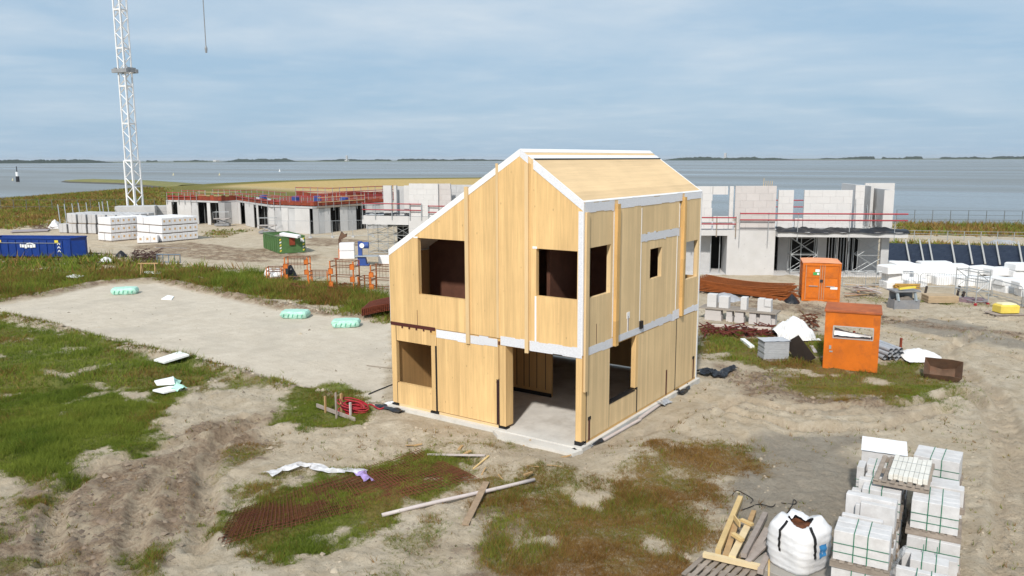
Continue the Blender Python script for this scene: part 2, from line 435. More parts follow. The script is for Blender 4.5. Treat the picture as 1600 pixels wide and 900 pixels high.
RUTS = [PX(p) for p in (
    [(205, 915), (208, 850), (222, 790), (262, 735), (330, 695), (400, 668), (470, 650)],
    [(78, 880), (80, 820), (95, 775), (150, 735), (240, 700), (320, 680), (380, 650)],
    [(310, 860), (322, 780), (325, 730), (345, 690), (400, 655)],
    [(1560, 905), (1572, 800), (1570, 700), (1545, 640), (1500, 610), (1430, 632), (1250, 642)],
    [(1610, 905), (1610, 780), (1590, 690), (1560, 620), (1500, 575), (1480, 545), (1530, 520)],
    [(900, 712), (980, 690), (1080, 650), (1160, 625), (1260, 650), (1420, 640)],
    [(1120, 640), (1250, 672), (1380, 668), (1480, 640)],
    [(40, 372), (180, 390), (330, 400), (500, 412), (620, 430)],
    [(120, 380), (260, 388), (380, 396), (520, 404), (640, 420)],
    [(1600, 500), (1450, 498), (1300, 500), (1150, 482)],
    [(1600, 560), (1480, 530), (1380, 515), (1250, 500)])]
HEAPS = [(668, 668, 1.1, 0.5), (640, 655, 0.8, 0.34), (1005, 715, 1.6, 0.26), (960, 728, 1.0, 0.22), (1080, 650, 1.1, 0.22), (830, 722, 0.9, 0.22), (760, 705, 0.8, 0.18), (870, 738, 0.8, 0.16), (60, 598, 0.7, 0.30), (88, 604, 0.6, 0.22),
         (1180, 680, 0.5, 0.2), (350, 680, 0.9, 0.2), (258, 772, 0.8, 0.28), (700, 735, 0.6, 0.12), (590, 645, 0.6, 0.16), (540, 690, 1.4, 0.12)]

def grassmask(x, y):
    g = np.zeros(x.shape); dry = np.zeros(x.shape); tall = np.zeros(x.shape)
    nz = fbm(x*0.9, y*0.9, 4, 5)-0.5
    nz2 = 0.6*fbm(x*0.35, y*0.35, 3, 9)+0.4*fbm(x*1.7, y*1.7, 3, 19)
    nzf = fbm(x*3.1, y*3.1, 3, 15)-0.5
    for q in GRASS:
        p = np.array(q['poly']); lo = p.min(0)-3; hi = p.max(0)+3
        b = (x > lo[0]) & (x < hi[0]) & (y > lo[1]) & (y < hi[1])
        if not b.any(): continue
        s = sdpoly(x[b], y[b], q['poly'])
        m = sst(-q['wid']*1.7, q['wid']*1.5, s+nz[b]*q['amp']*3.4+nzf[b]*1.1)*q['dens']
        # thin and bald spots
        m = m*sst(0.24, 0.46, fbm(x[b]*0.75, y[b]*0.75, 4, 21)+0.16*(q['dens']-0.55))
        up = m > g[b]
        t = g[b]; t[up] = m[up]; g[b] = t
        t = dry[b]; t[up] = np.clip(q['dry']+(nz2[b][up]-0.5)*1.7, 0, 1); dry[b] = t
        t = tall[b]; t[up] = q['tall']; tall[b] = t
    return g, dry, tall
def polymask(x, y, polys, wid, amp, s):
    r = np.zeros(x.shape); nz = (fbm(x*0.8, y*0.8, 4, s)-0.5)*amp*2
    for pl in polys:
        p = np.array(pl); lo = p.min(0)-3; hi = p.max(0)+3
        b = (x > lo[0]) & (x < hi[0]) & (y > lo[1]) & (y < hi[1])
        if b.any():
            t = r[b]; t = np.maximum(t, sst(-wid, wid, sdpoly(x[b], y[b], pl)+nz[b])); r[b] = t
    return r
def height(x, y, fine=True):
    x = np.asarray(x, float); y = np.asarray(y, float)
    h = GZ+(fbm(x*0.16, y*0.16, 3, 1)-0.5)*0.16
    near = np.exp(-((x-2)**2+(y+2)**2)/60.0**2)
    pad = sst(-0.2, 0.6, sdpoly(x, y, PAD))
    if fine:
        rough = (fbm(x*1.1, y*1.1, 4, 2)-0.5)*0.26+(fbm(x*4.3, y*4.3, 3, 3)-0.5)*0.15
        h = h+rough*near*(1-0.85*pad)
        for rt in RUTS:
            p = np.array(rt); lo = p.min(0)-1.5; hi = p.max(0)+1.5
            b = (x > lo[0]) & (x < hi[0]) & (y > lo[1]) & (y < hi[1])
            if not b.any(): continue
            d, s, sd_ = dline(x[b], y[b], rt)
            w = 0.26
            prof = -0.13*np.exp(-(d/w)**4)+0.07*np.exp(-((d-0.44)/0.15)**2)*(0.4+1.2*fbm(x[b]*1.5, y[b]*1.5, 2, 33))
            tread = 0.034*np.exp(-(d/w)**4)*np.sign(np.sin((s+d*0.5*sd_)*2*math.pi/0.22))
            t = h[b]; t = t+prof+tread; h[b] = t
    for bl, hh in ((BERM, 0.13), (BERM2, 0.2)):
        d, s, sd_ = dline(x, y, bl)
        h = h+hh*np.exp(-(d/0.45)**2)*(0.3+1.3*fbm(x*0.9, y*0.9, 2, 31))
    h = h*(1-pad)+pad*(GZ-0.05+(fbm(x*0.5, y*0.5, 3, 8)-0.5)*0.06)
    for px, py, r, hh in HEAPS:
        c = G(px, py)
        q = np.exp(-((x-c[0])**2+(y-c[1])**2)/r**2)
        h = h+q*hh*(0.55+0.9*fbm(x*2.2, y*2.2, 3, 44))
    # the ground comes up to just under the slab around the house, and stays below it inside
    dh = np.maximum(np.maximum(-8.2-x, x-0.35), np.maximum(-0.75-y, y-9.6))
    k = sst(1.6, 0.0, dh)
    h = h*(1-k)+k*np.minimum(h, -0.10)
    h = np.where(dh < -0.02, np.minimum(h, -0.13), h)
    # dike along the water and the drop to the sea bed
    d, s, sd_ = dline(x, y, CREST)
    h = np.maximum(h, 1.75-np.maximum(d-3.0, 0)*0.055)
    sl_ = sdpoly(x, y, LAND)
    h = np.where(sl_ < 3, np.minimum(h, -0.3-(3-sl_)*0.42), h)
    return np.maximum(h, -7.0)
def HZ(x, y):
    return float(height(np.array([x]), np.array([y]), False)[0])
def HF(x, y):
    return float(height(np.array([float(x)]), np.array([float(y)]), True)[0])
def P(px, py, dz=0.0):
    """ground point under a pixel, on the real terrain surface"""
    p = G(px, py)
    for _ in range(3):
        p = G(px, py, HF(p[0], p[1]))
    return np.array([p[0], p[1], p[2]+dz])

# ------------------------------------------------------------------ ground sheet
def ground_material():
    m = bpy.data.materials.new('site_ground'); m.use_nodes = True
    t = m.node_tree; b = t.nodes['Principled BSDF']; nn = t.nodes.new; ll = t.links.new
    b.inputs['Roughness'].default_value = 0.95; b.inputs['Specular IOR Level'].default_value = 0.1
    tc = nn('ShaderNodeTexCoord'); pos = tc.outputs['Object']
    def noise(sc, det=6, ro=0.6, stretch=None, dist=0.0):
        n = nn('ShaderNodeTexNoise'); n.inputs['Scale'].default_value = sc; n.inputs['Detail'].default_value = det; n.inputs['Roughness'].default_value = ro
        n.inputs['Distortion'].default_value = dist
        v = pos
        if stretch:
            mp = nn('ShaderNodeMapping'); mp.inputs['Scale'].default_value = stretch; mp.inputs['Rotation'].default_value = (0, 0, 0.5); ll(pos, mp.inputs['Vector']); v = mp.outputs[0]
        ll(v, n.inputs['Vector']); return n.outputs['Fac']
    def rng(v, a, b_, c=0.0, d=1.0):
        r = nn('ShaderNodeMapRange'); r.inputs['From Min'].default_value = a; r.inputs['From Max'].default_value = b_; r.inputs['To Min'].default_value = c; r.inputs['To Max'].default_value = d
        ll(v, r.inputs['Value']); return r.outputs[0]
    def mix(f, a, c):
        x = nn('ShaderNodeMix'); x.data_type = 'RGBA'
        if isinstance(f, float): x.inputs['Factor'].default_value = f
        else: ll(f, x.inputs['Factor'])
        for i, q in (('A', a), ('B', c)):
            if isinstance(q, tuple): x.inputs[i].default_value = (*q, 1)
            else: ll(q, x.inputs[i])
        return x.outputs['Result']
    def math_(op, a, c):
        x = nn('ShaderNodeMath'); x.operation = op; x.use_clamp = True
        for i, q in ((0, a), (1, c)):
            if isinstance(q, (int, float)): x.inputs[i].default_value = q
            else: ll(q, x.inputs[i])
        return x.outputs[0]
    def attr(nm):
        a = nn('ShaderNodeAttribute'); a.attribute_name = nm
        s = nn('ShaderNodeSeparateColor'); ll(a.outputs['Color'], s.inputs[0])
        return s.outputs[0], s.outputs[1], s.outputs[2], a.outputs['Alpha']
    g, dry, mud, pad = attr('cover')
    grey, golden, revet, rut = attr('cover2')
    big = noise(0.22, 5, 0.6); mid = noise(1.3, 8, 0.65); fin = noise(9.0, 8, 0.7); vf = noise(42.0, 4, 0.7)
    sand = mix(rng(mid, 0.36, 0.64), (0.45, 0.37, 0.265), (0.61, 0.53, 0.41))
    sand = mix(rng(big, 0.38, 0.62, 0.0, 0.5), sand, (0.505, 0.42, 0.305))
    sand = mix(rng(fin, 0.53, 0.70, 0.0, 0.55), sand, (0.26, 0.195, 0.13))
    stk = noise(1.0, 8, 0.7, (0.9, 7.0, 1.0), 0.6)
    sand = mix(rng(stk, 0.56, 0.72, 0.0, 0.5), sand, (0.29, 0.22, 0.155))
    sand = mix(rng(vf, 0.62, 0.75, 0.0, 0.45), sand, (0.60, 0.54, 0.44))
    padc = mix(rng(mid, 0.35, 0.7), (0.51, 0.445, 0.355), (0.60, 0.535, 0.44))
    padc = mix(rng(fin, 0.52, 0.72, 0.0, 0.5), padc, (0.37, 0.32, 0.255))
    padc = mix(rng(stk, 0.52, 0.70, 0.0, 0.55), padc, (0.38, 0.33, 0.265))
    padc = mix(rng(big, 0.50, 0.66, 0.0, 0.5), padc, (0.41, 0.365, 0.30))
    c = mix(pad, sand, padc)
    greyc = mix(rng(fin, 0.35, 0.7), (0.17, 0.155, 0.135), (0.31, 0.285, 0.245))
    c = mix(math_('MULTIPLY', rng(math_('ADD', grey, math_('MULTIPLY', mid, 0.5)), 0.45, 1.1), 0.8), c, greyc)
    mudc = mix(rng(fin, 0.34, 0.66), (0.105, 0.062, 0.038), (0.34, 0.245, 0.165))
    mudf = rng(math_('MULTIPLY', mud, rng(mid, 0.34, 0.58, 0.1, 1.0)), 0.15, 0.8, 0.0, 0.88)
    c = mix(mudf, c, mudc)
    c = mix(math_('MULTIPLY', rut, 0.92), c, mix(rng(fin, 0.35, 0.6), (0.36, 0.28, 0.20), (0.50, 0.41, 0.30)))
    soil_g = mix(rng(fin, 0.3, 0.7), (0.080, 0.110, 0.020), (0.215, 0.215, 0.060))
    soil_d = mix(rng(fin, 0.3, 0.7), (0.12, 0.066, 0.024), (0.28, 0.165, 0.065))
    soil = mix(dry, soil_g, soil_d)
    gn = math_('ADD', math_('MULTIPLY', rng(fin, 0.3, 0.7, 0.0, 1.0), 0.55), math_('MULTIPLY', rng(vf, 0.3, 0.7, 0.0, 1.0), 0.45))
    gf = rng(math_('ADD', math_('MULTIPLY', g, 0.62), math_('MULTIPLY', gn, 0.62)), 0.42, 0.80)
    c = mix(gf, c, soil)
    gold = mix(rng(mid, 0.3, 0.7), (0.40, 0.285, 0.11), (0.54, 0.40, 0.18))
    c = mix(golden, c, gold)
    rv = nn('ShaderNodeTexVoronoi'); rv.inputs['Scale'].default_value = 0.9; ll(pos, rv.inputs['Vector'])
    rvc = mix(rng(rv.outputs['Distance'], 0.1, 0.7), (0.21, 0.21, 0.215), (0.07, 0.07, 0.07))
    c = mix(revet, c, rvc)
    ll(c, b.inputs['Base Color'])
    bp = nn('ShaderNodeBump'); bp.inputs['Strength'].default_value = 0.9; bp.inputs['Distance'].default_value = 0.10
    hh = nn('ShaderNodeMath'); hh.operation = 'MULTIPLY_ADD'; ll(fin, hh.inputs[0]); hh.inputs[1].default_value = 1.0; ll(rng(vf, 0.2, 0.8, 0, 0.35), hh.inputs[2])
    hm = nn('ShaderNodeMath'); hm.operation = 'MULTIPLY'; ll(hh.outputs[0], hm.inputs[0]); ll(rng(pad, 0.0, 1.0, 1.0, 0.3), hm.inputs[1])
    ll(hm.outputs[0], bp.inputs['Height']); ll(bp.outputs[0], b.inputs['Normal'])
    return m

def make_ground():
    NU, NV = 760, 780
    v = np.concatenate([np.array([-140, -90, -50, -25, -8, 2]), 9.0*np.exp(np.linspace(0, math.log(420/9.0), NV))])
    s = np.linspace(-1, 1, NU)
    # columns packed more tightly inside the field of view
    s = np.where(np.abs(s) < 0.94, s/0.94, np.sign(s)*(1+(np.abs(s)-0.94)/0.06*2.2))
    wdt = np.maximum(24.0, 0.84*v+9.0)
    U_, V_ = s[None, :]*wdt[:, None], np.repeat(v[:, None], NU, 1)
    fy = math.atan2(_F[0], _F[1])
    X = CX+U_*math.cos(fy)+V_*math.sin(fy); Y = CY-U_*math.sin(fy)+V_*math.cos(fy)
    x, y = X.ravel(), Y.ravel()
    z = height(x, y)
    g, dry, tall = grassmask(x, y)
    pad = sst(-0.05, 0.35, sdpoly(x, y, PAD)+(fbm(x*1.2, y*1.2, 3, 6)-0.5)*0.9)
    mud = polymask(x, y, MUD, 0.8, 1.2, 13)
    mud = np.maximum(mud, np.maximum(1.15*np.exp(-(dline(x, y, BERM2)[0]/0.8)**2), 0.8*np.exp(-(dline(x, y, BERM)[0]/0.5)**2))); mud = np.minimum(mud, 1)
    grey = polymask(x, y, GREY, 0.8, 1.2, 15)
    d, sa, sd_ = dline(x, y, CREST)
    px_ = (x-CX)*_R[0]+(y-CY)*_R[1]; fw = (x-CX)*_F[0]+(y-CY)*_F[1]
    golden = sst(48, 38, d)*sst(4, 9, d)*np.where(sd_ < 0, 1.0, 0.0)*sst(20, 60, sa)
    grn = np.where(sd_ >= 0, sst(40, 30, d), sst(12, 6, d))
    grn = np.maximum(grn, sst(38, 30, d)*sst(60, 20, sa))
    far = fw > 120
    g = np.where(far & (grn > 0.02), np.maximum(g, grn), g); dry = np.where(far & (grn > 0.4), 0.30, dry)
    revet = sst(44, 50, d)*sst(105, 95, d)*np.where(far, 1, 0)*sst(95, 120, sa)
    rut = np.zeros(x.shape)
    for rt in RUTS:
        dd, ss, sg = dline(x, y, rt); rut = np.maximum(rut, np.exp(-(dd/0.33)**4)*(0.62+0.38*np.sign(np.sin((ss+dd*0.5*sg)*2*math.pi/0.22)))*(0.55+0.45*sst(0.3, 0.6, fbm(x*0.7, y*0.7, 3, 87))))
    one = np.ones(x.shape)
    c1 = np.stack([g, dry, mud, pad], 1); c2 = np.stack([grey, golden, revet, rut], 1)
    n, mcols = v.size, NU
    i = np.arange(n-1)[:, None]*mcols+np.arange(mcols-1)[None, :]
    i = i.ravel()
    q = np.stack([i, i+1, i+mcols+1, i+mcols], 1)
    me = fastmesh('ground', np.stack([x, y, z], 1), q, ground_material(), {'cover': c1, 'cover2': c2})
    me.polygons.foreach_set('use_smooth', np.ones(len(me.polygons), dtype=bool))
    kind(link('ground', me), 'structure')
make_ground()

# ------------------------------------------------------------------ sea, far shore
def sea_material():
    m = bpy.data.materials.new('sea_water'); m.use_nodes = True
    t = m.node_tree; b = t.nodes['Principled BSDF']; nn = t.nodes.new; ll = t.links.new
    b.inputs['Base Color'].default_value = (0.19, 0.20, 0.195, 1); b.inputs['Roughness'].default_value = 0.28; b.inputs['IOR'].default_value = 1.33
    tc = nn('ShaderNodeTexCoord')
    mp = nn('ShaderNodeMapping'); mp.inputs['Scale'].default_value = (0.22, 0.5, 1); mp.inputs['Rotation'].default_value = (0, 0, 0.55); ll(tc.outputs['Object'], mp.inputs['Vector'])
    n = nn('ShaderNodeTexNoise'); n.inputs['Scale'].default_value = 1.0; n.inputs['Detail'].default_value = 6; n.inputs['Roughness'].default_value = 0.62; ll(mp.outputs[0], n.inputs['Vector'])
    bp = nn('ShaderNodeBump'); bp.inputs['Strength'].default_value = 0.6; bp.inputs['Distance'].default_value = 0.5; ll(n.outputs['Fac'], bp.inputs['Height']); ll(bp.outputs[0], b.inputs['Normal'])
    mp2 = nn('ShaderNodeMapping'); mp2.inputs['Scale'].default_value = (0.0016, 0.011, 1); mp2.inputs['Rotation'].default_value = (0, 0, -0.6); ll(tc.outputs['Object'], mp2.inputs['Vector'])
    n2 = nn('ShaderNodeTexNoise'); n2.inputs['Scale'].default_value = 1.0; n2.inputs['Detail'].default_value = 5; ll(mp2.outputs[0], n2.inputs['Vector'])
    r = nn('ShaderNodeMapRange'); r.inputs['From Min'].default_value = 0.35; r.inputs['From Max'].default_value = 0.65; r.inputs['To Min'].default_value = 0.14; r.inputs['To Max'].default_value = 0.5
    ll(n2.outputs['Fac'], r.inputs['Value']); ll(r.outputs[0], b.inputs['Roughness'])
    return m
def make_sea():
    b = MB()
    rs = [0, 60, 200, 500, 1200, 3000, 8000, 18000, 30000]; n = 48
    vs = [(0, 0, SEA)]; fs = []
    for r in rs[1:]:
        for k in range(n):
            vs.append((r*math.cos(2*math.pi*k/n), r*math.sin(2*math.pi*k/n), SEA))
    for k in range(n): fs.append((0, 1+k, 1+(k+1) % n))
    for j in range(len(rs)-2):
        for k in range(n):
            a = 1+j*n+k; c = 1+j*n+(k+1) % n
            fs.append((a, a+n, c+n, c))
    b.add(vs, fs)
    o = b.build('sea', sea_material(), fix=False); kind(o, 'structure')
make_sea()
def polar(px, dist, z):
    d = ray(px, 250); d = np.array([d[0], d[1]])/math.hypot(d[0], d[1])
    return (CX+d[0]*dist, CY+d[1]*dist, z)
def far_band(name, x0, x1, dist, hbase, hvar, seed, m, k, depth=250, step=2.2, gaps=0.0):
    """a wooded strip of land on the far side of the water: uneven tops, real depth"""
    b = MB(); n = max(4, int((x1-x0)/step)); rows = 4
    rr = random.Random(seed); k0 = len(b.v)
    for i in range(n+1):
        px = x0+(x1-x0)*i/n
        e = min(1.0, 5.0*min(i, n-i)/n+0.02)
        nz = float(fbm(np.array([px*0.07]), np.array([seed*3.1]), 4, 2)[0])
        hh = max(1.0, (hbase+hvar*(nz-0.42)*2.4+rr.uniform(-0.12, 0.12)*hbase)*e)
        if gaps and float(vnoise(np.array([px*0.045]), np.array([seed*1.7]), 4)[0]) < gaps: hh = 1.2
        for j, (dd, f) in enumerate(((0, 0.0), (12, 0.85), (depth*0.5, 1.0), (depth, 0.0))):
            q = polar(px, dist+dd, SEA-0.5+hh*f if f else SEA-0.5); b.v.append(q)
    for i in range(n):
        for j in range(rows-1):
            a = k0+i*rows+j; b.f.append((a, a+rows, a+rows+1, a+1))
    o = b.build(name, m); return kind(o, k)
M_wood = mat('far_foliage', (0.020, 0.032, 0.022), 0.95, 0.35, 0.02, bump=0.0)
M_fland = mat('far_land', (0.10, 0.115, 0.06), 0.95, 0.3, 0.01)
far_band('far_shore', -150, 820, 4600, 3.6, 1.0, 3, M_fland, 'structure', 900, 6)
far_band('far_shore', 1000, 1760, 5200, 3.6, 1.0, 4, M_fland, 'structure', 900, 6)
far_band('far_woodland', -60, 182, 4300, 15.5, 4, 5, M_wood, 'stuff')
far_band('far_woodland', 185, 352, 5000, 9, 7, 6, M_wood, 'stuff', gaps=0.35)
far_band('far_woodland', 344, 470, 4500, 16, 6, 8, M_wood, 'stuff')
far_band('far_woodland', 470, 800, 5000, 11, 9, 9, M_wood, 'stuff', gaps=0.3)
far_band('far_woodland', 1030, 1250, 4600, 15, 7, 12, M_wood, 'stuff', gaps=0.2)
far_band('far_woodland', 1240, 1700, 5400, 12, 9, 15, M_wood, 'stuff', gaps=0.3)

# grassy breakwater that reaches out into the water
def breakwater():
    pts = PX([(108, 282), (160, 283.5), (215, 285), (262, 288.5), (300, 292)], SEA+0.8)
    b = MB(); n = 40; k0 = 0
    def at(t):
        s = t*(len(pts)-1); i = min(int(s), len(pts)-2); f = s-i
        return np.array(pts[i])*(1-f)+np.array(pts[i+1])*f
    for i in range(n+1):
        t = i/n; p = at(t); q = at(min(1, t+0.01))-at(max(0, t-0.01)); q = q/np.linalg.norm(q); nn_ = np.array([-q[1], q[0]])
        e = min(1, t*7+0.12)
        for w, z in ((-13, -1.2), (-9, 0.6), (-4.5, 1.75), (4.5, 1.9), (9, 0.6), (13, -1.2)):
            c = p+nn_*w*(0.4+0.6*e); b.v.append((c[0], c[1], SEA+z*(0.5+0.5*e)))
    for i in range(n):
        for j in range(5):
            a = i*6+j; b.f.append((a, a+6, a+7, a+1))
    m = bpy.data.materials.new('breakwater_turf'); m.use_nodes = True
    t = m.node_tree; bs = t.nodes['Principled BSDF']; bs.inputs['Roughness'].default_value = 0.95
    tc = t.nodes.new('ShaderNodeTexCoord'); s = t.nodes.new('ShaderNodeSeparateXYZ'); t.links.new(tc.outputs['Object'], s.inputs[0])
    r = t.nodes.new('ShaderNodeMapRange'); r.inputs['From Min'].default_value = SEA+0.5; r.inputs['From Max'].default_value = SEA+0.9; t.links.new(s.outputs['Z'], r.inputs['Value'])
    nz = t.nodes.new('ShaderNodeTexNoise'); nz.inputs['Scale'].default_value = 0.15; nz.inputs['Detail'].default_value = 6; t.links.new(tc.outputs['Object'], nz.inputs['Vector'])
    mg = t.nodes.new('ShaderNodeMix'); mg.data_type = 'RGBA'; mg.inputs['A'].default_value = (0.105, 0.13, 0.03, 1); mg.inputs['B'].default_value = (0.25, 0.21, 0.07, 1); t.links.new(nz.outputs['Fac'], mg.inputs['Factor'])
    mx = t.nodes.new('ShaderNodeMix'); mx.data_type = 'RGBA'; mx.inputs['A'].default_value = (0.07, 0.068, 0.062, 1); t.links.new(mg.outputs['Result'], mx.inputs['B']); t.links.new(r.outputs[0], mx.inputs['Factor'])
    t.links.new(mx.outputs['Result'], bs.inputs['Base Color'])
    kind(b.build('breakwater', m, smooth=True), 'structure')
breakwater()
# ------------------------------------------------------------------ the timber house
M_clt = wood('spruce_panel', (0.68, 0.455, 0.21), (1, 1, 0), (14, 14, 0.7), 0.20, 0.20, 0.6)
M_cltr = wood('spruce_panel_side', (0.70, 0.515, 0.285), (1, 1, 0), (16, 16, 0.6), 0.13, 0.15, 0.3)
M_roof = wood('spruce_roof_panel', (0.70, 0.505, 0.285), (1, 0, 0), (13, 0.6, 13), 0.20, 0.12, 0.2)
M_batten = wood('batten_wood', (0.67, 0.485, 0.265), (0, 0, 0), (25, 25, 1.5), 1.0, 0.10, 0.0)
M_glulam = wood('glulam_wood', (0.58, 0.36, 0.14), (0, 0, 1), (22, 22, 1.2), 0.7, 0.18, 0.25)
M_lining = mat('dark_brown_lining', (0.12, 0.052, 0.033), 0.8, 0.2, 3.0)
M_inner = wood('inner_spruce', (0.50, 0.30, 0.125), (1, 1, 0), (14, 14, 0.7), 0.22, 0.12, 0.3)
M_tape = mat('white_membrane', (0.80, 0.80, 0.80), 0.45, 0.05, 30, bump=0.6, bscale=22)
M_tapep = mat('printed_membrane', (0.70, 0.71, 0.745), 0.45, 0.14, 26, bump=0.6, bscale=24, stretch=(1, 1, 2.5))
M_black = mat('black_membrane', (0.012, 0.012, 0.013), 0.5, 0.2, 10, bump=0.3, bscale=30)
M_brown = mat('red_brown_tape', (0.085, 0.022, 0.018), 0.6, 0.2, 20)
M_slab = mat('slab_concrete', (0.56, 0.54, 0.50), 0.85, 0.10, 1.4, bump=0.1, bscale=40, dirt=(0.30, 0.26, 0.21), dirt_amt=0.55, dirt_scale=0.8)
WD, LN, HE, XR, HR, HL = 7.59, 9.12, 7.285, -2.19, 8.81, 5.475
Z1 = 2.95
TH = 0.14
house = thing('timber_house', 'two-storey bare timber panel house with steep gable and white taped joints', 'house', (0, 0, 0))
def roofz(x):
    return HL+(HR-HL)*(x+WD)/(XR+WD) if x <= XR else HR+(HE-HR)*(x-XR)/(-XR)
RT = 0.17                                     # roof panel thickness measured upright
slab = MB().box(-WD-0.12, 0.12, -0.17, LN+0.12, -0.42, 0.0).build('floor_slab', M_slab, house)
apr = MB().prism([(-3.15, -0.172), (0.16, -0.172), (0.05, -0.62), (-2.7, -0.55)], -0.40, -0.035, 'xy').build('door_apron', M_slab, house)

def hbox(name, m, *b, parent=None):
    return MB().box(*b).build(name, m, parent or house)
def front_piece(name, m, x0, x1, z0, z1, y0=0.0, y1=TH):
    """front wall piece whose top follows the roof where z1 is None"""
    if z1 is None:
        pts = [(x0, z0), (x1, z0), (x1, roofz(x1)-RT)]
        if x0 < XR < x1: pts.append((XR, HR-RT))
        pts.append((x0, roofz(x0)-RT))
    else:
        pts = [(x0, z0), (x1, z0), (x1, z1), (x0, z1)]
    return MB().prism(pts, y0, y1, 'xz').build(name, m, house)
def multi(name, m, plane, pieces, a0, a1):
    b = MB()
    for p in pieces: b.prism(p, a0, a1, plane)
    return b.build(name, m, house)
R4 = lambda a0, a1, z0, z1: [(a0, z0), (a1, z0), (a1, z1), (a0, z1)]
zb = 0.09
# front, ground floor
front_piece('corner_post', M_clt, -WD, -7.37, zb, 2.86)
front_piece('wall_panel', M_clt, -7.355, -5.81, zb, 0.83)
front_piece('wall_panel', M_clt, -7.355, -5.81, 2.34, 2.86)
front_piece('door_post', M_clt, -5.80, -5.57, zb, 2.72)
front_piece('wall_panel', M_clt, -5.54, -3.02, zb+0.02, 2.72, -0.012, TH-0.012)
front_piece('door_post', M_clt, -2.985, -2.745, zb, 2.72, -0.015, 0.40)
front_piece('door_post', M_clt, -0.205, -0.002, zb, 2.72, -0.012, 0.28)
front_piece('header_beam', M_glulam, -5.80, -0.002, 2.722, 2.93, 0.0, TH)
front_piece('header_beam', M_glulam, -WD, -5.802, 2.862, 2.93, 0.0, TH)
# front, upper floor (each prefabricated panel is one part, cut round its window)
multi('gable_panel', M_clt, 'xz', [
    [(-WD, Z1), (-6.28, Z1), (-6.28, roofz(-6.28)-RT), (-WD, HL-RT)],
    R4(-6.28, -4.26, Z1, 4.05), [(-6.28, 5.95), (-4.32, 5.95), (-4.32, roofz(-4.32)-RT), (-6.28, roofz(-6.28)-RT)],
    R4(-4.32, -4.26, 4.05, 5.95), [(-4.32, 5.95), (-4.26, 5.95), (-4.26, roofz(-4.26)-RT), (-4.32, roofz(-4.32)-RT)]], -0.01, TH)
front_piece('gable_panel', M_clt, -4.255, -3.075, Z1, None, -0.006, TH)
front_piece('gable_panel', M_clt, -3.07, -1.935, Z1, None, -0.012, TH)
multi('gable_panel', M_clt, 'xz', [
    [(-1.93, Z1), (-1.61, Z1), (-1.61, roofz(-1.61)-RT), (-1.93, roofz(-1.93)-RT)],
    R4(-1.61, -0.19, Z1, 4.43), [(-1.61, 5.87), (-0.19, 5.87), (-0.19, roofz(-0.19)-RT), (-1.61, roofz(-1.61)-RT)],
    [(-0.19, Z1), (-0.0, Z1), (-0.0, HE-RT), (-0.19, roofz(-0.19)-RT)]], -0.008, TH)
# battens and strips on the gable
for xb, zt, w in ((-4.20, None, 0.14), (-3.03, None, 0.09), (-1.93, None, 0.125)):
    zt = roofz(xb)+(0.10 if xb < -2.5 else -0.24)
    hbox('batten', M_batten, xb-w/2, xb+w/2, -0.07 if w > 0.12 else -0.035, -0.012, 2.62 if w > 0.12 else 2.95, zt)
hbox('tape_strip', M_tape, -1.66, -1.60, -0.016, -0.0085, 2.98, 4.42)
hbox('tape_strip', M_tape, -1.74, -1.58, -0.018, -0.0085, 5.86, 5.93)
hbox('tape_strip', M_tape, -6.46, -6.28, -0.018, -0.0105, 5.94, 5.99)
# ragged white band along the upper floor
def ragged(name, m, x0, x1, z0, z1, y, seed, drop=0.0, right=False):
    rr = random.Random(seed); b = MB(); n = max(3, int((x1-x0)/0.16)); up = []; dn = []
    st = 0.0; sb = 0.0
    for i in range(n+1):
        x = x0+(x1-x0)*i/n
        if rr.random() < 0.45: st = rr.choice((0, 0, 0.035, -0.02))
        if rr.random() < 0.45: sb = rr.choice((0, -0.03, 0.02, 0))
        up.append((x, z1+st)); dn.append((x, z0+sb-drop*i/n))
    for i in range(n):
        q = [dn[i], (dn[i+1][0], dn[i][1]), (up[i+1][0], up[i][1]), up[i]]
        if right: b.prism(q, y, y+0.006, 'yz')
        else: b.prism(q, y, y+0.006, 'xz')
    return b.build(name, m, house)
ragged('floor_band', M_tapep, -5.545, -4.29, 2.66, 2.93, -0.022, 3)
ragged('floor_band', M_tapep, -4.12, -3.05, 2.64, 2.91, -0.022, 4)
ragged('floor_band', M_tapep, -2.93, -2.01, 2.74, 3.03, -0.024, 5)
ragged('floor_band', M_tapep, -1.84, 0.0, 2.70, 3.02, -0.025, 6)
b = MB().box(-WD-0.004, -5.60, -0.018, -0.011, 2.87, 2.985)
for k in range(5): b.box(-7.10+k*0.32, -7.03+k*0.32, -0.018, -0.011, 2.80, 2.872)
b.build('joint_tape', M_brown, house)
hbox('joint_tape', M_brown, -6.38, -6.365, -0.016, -0.0105, 2.98, 3.50)
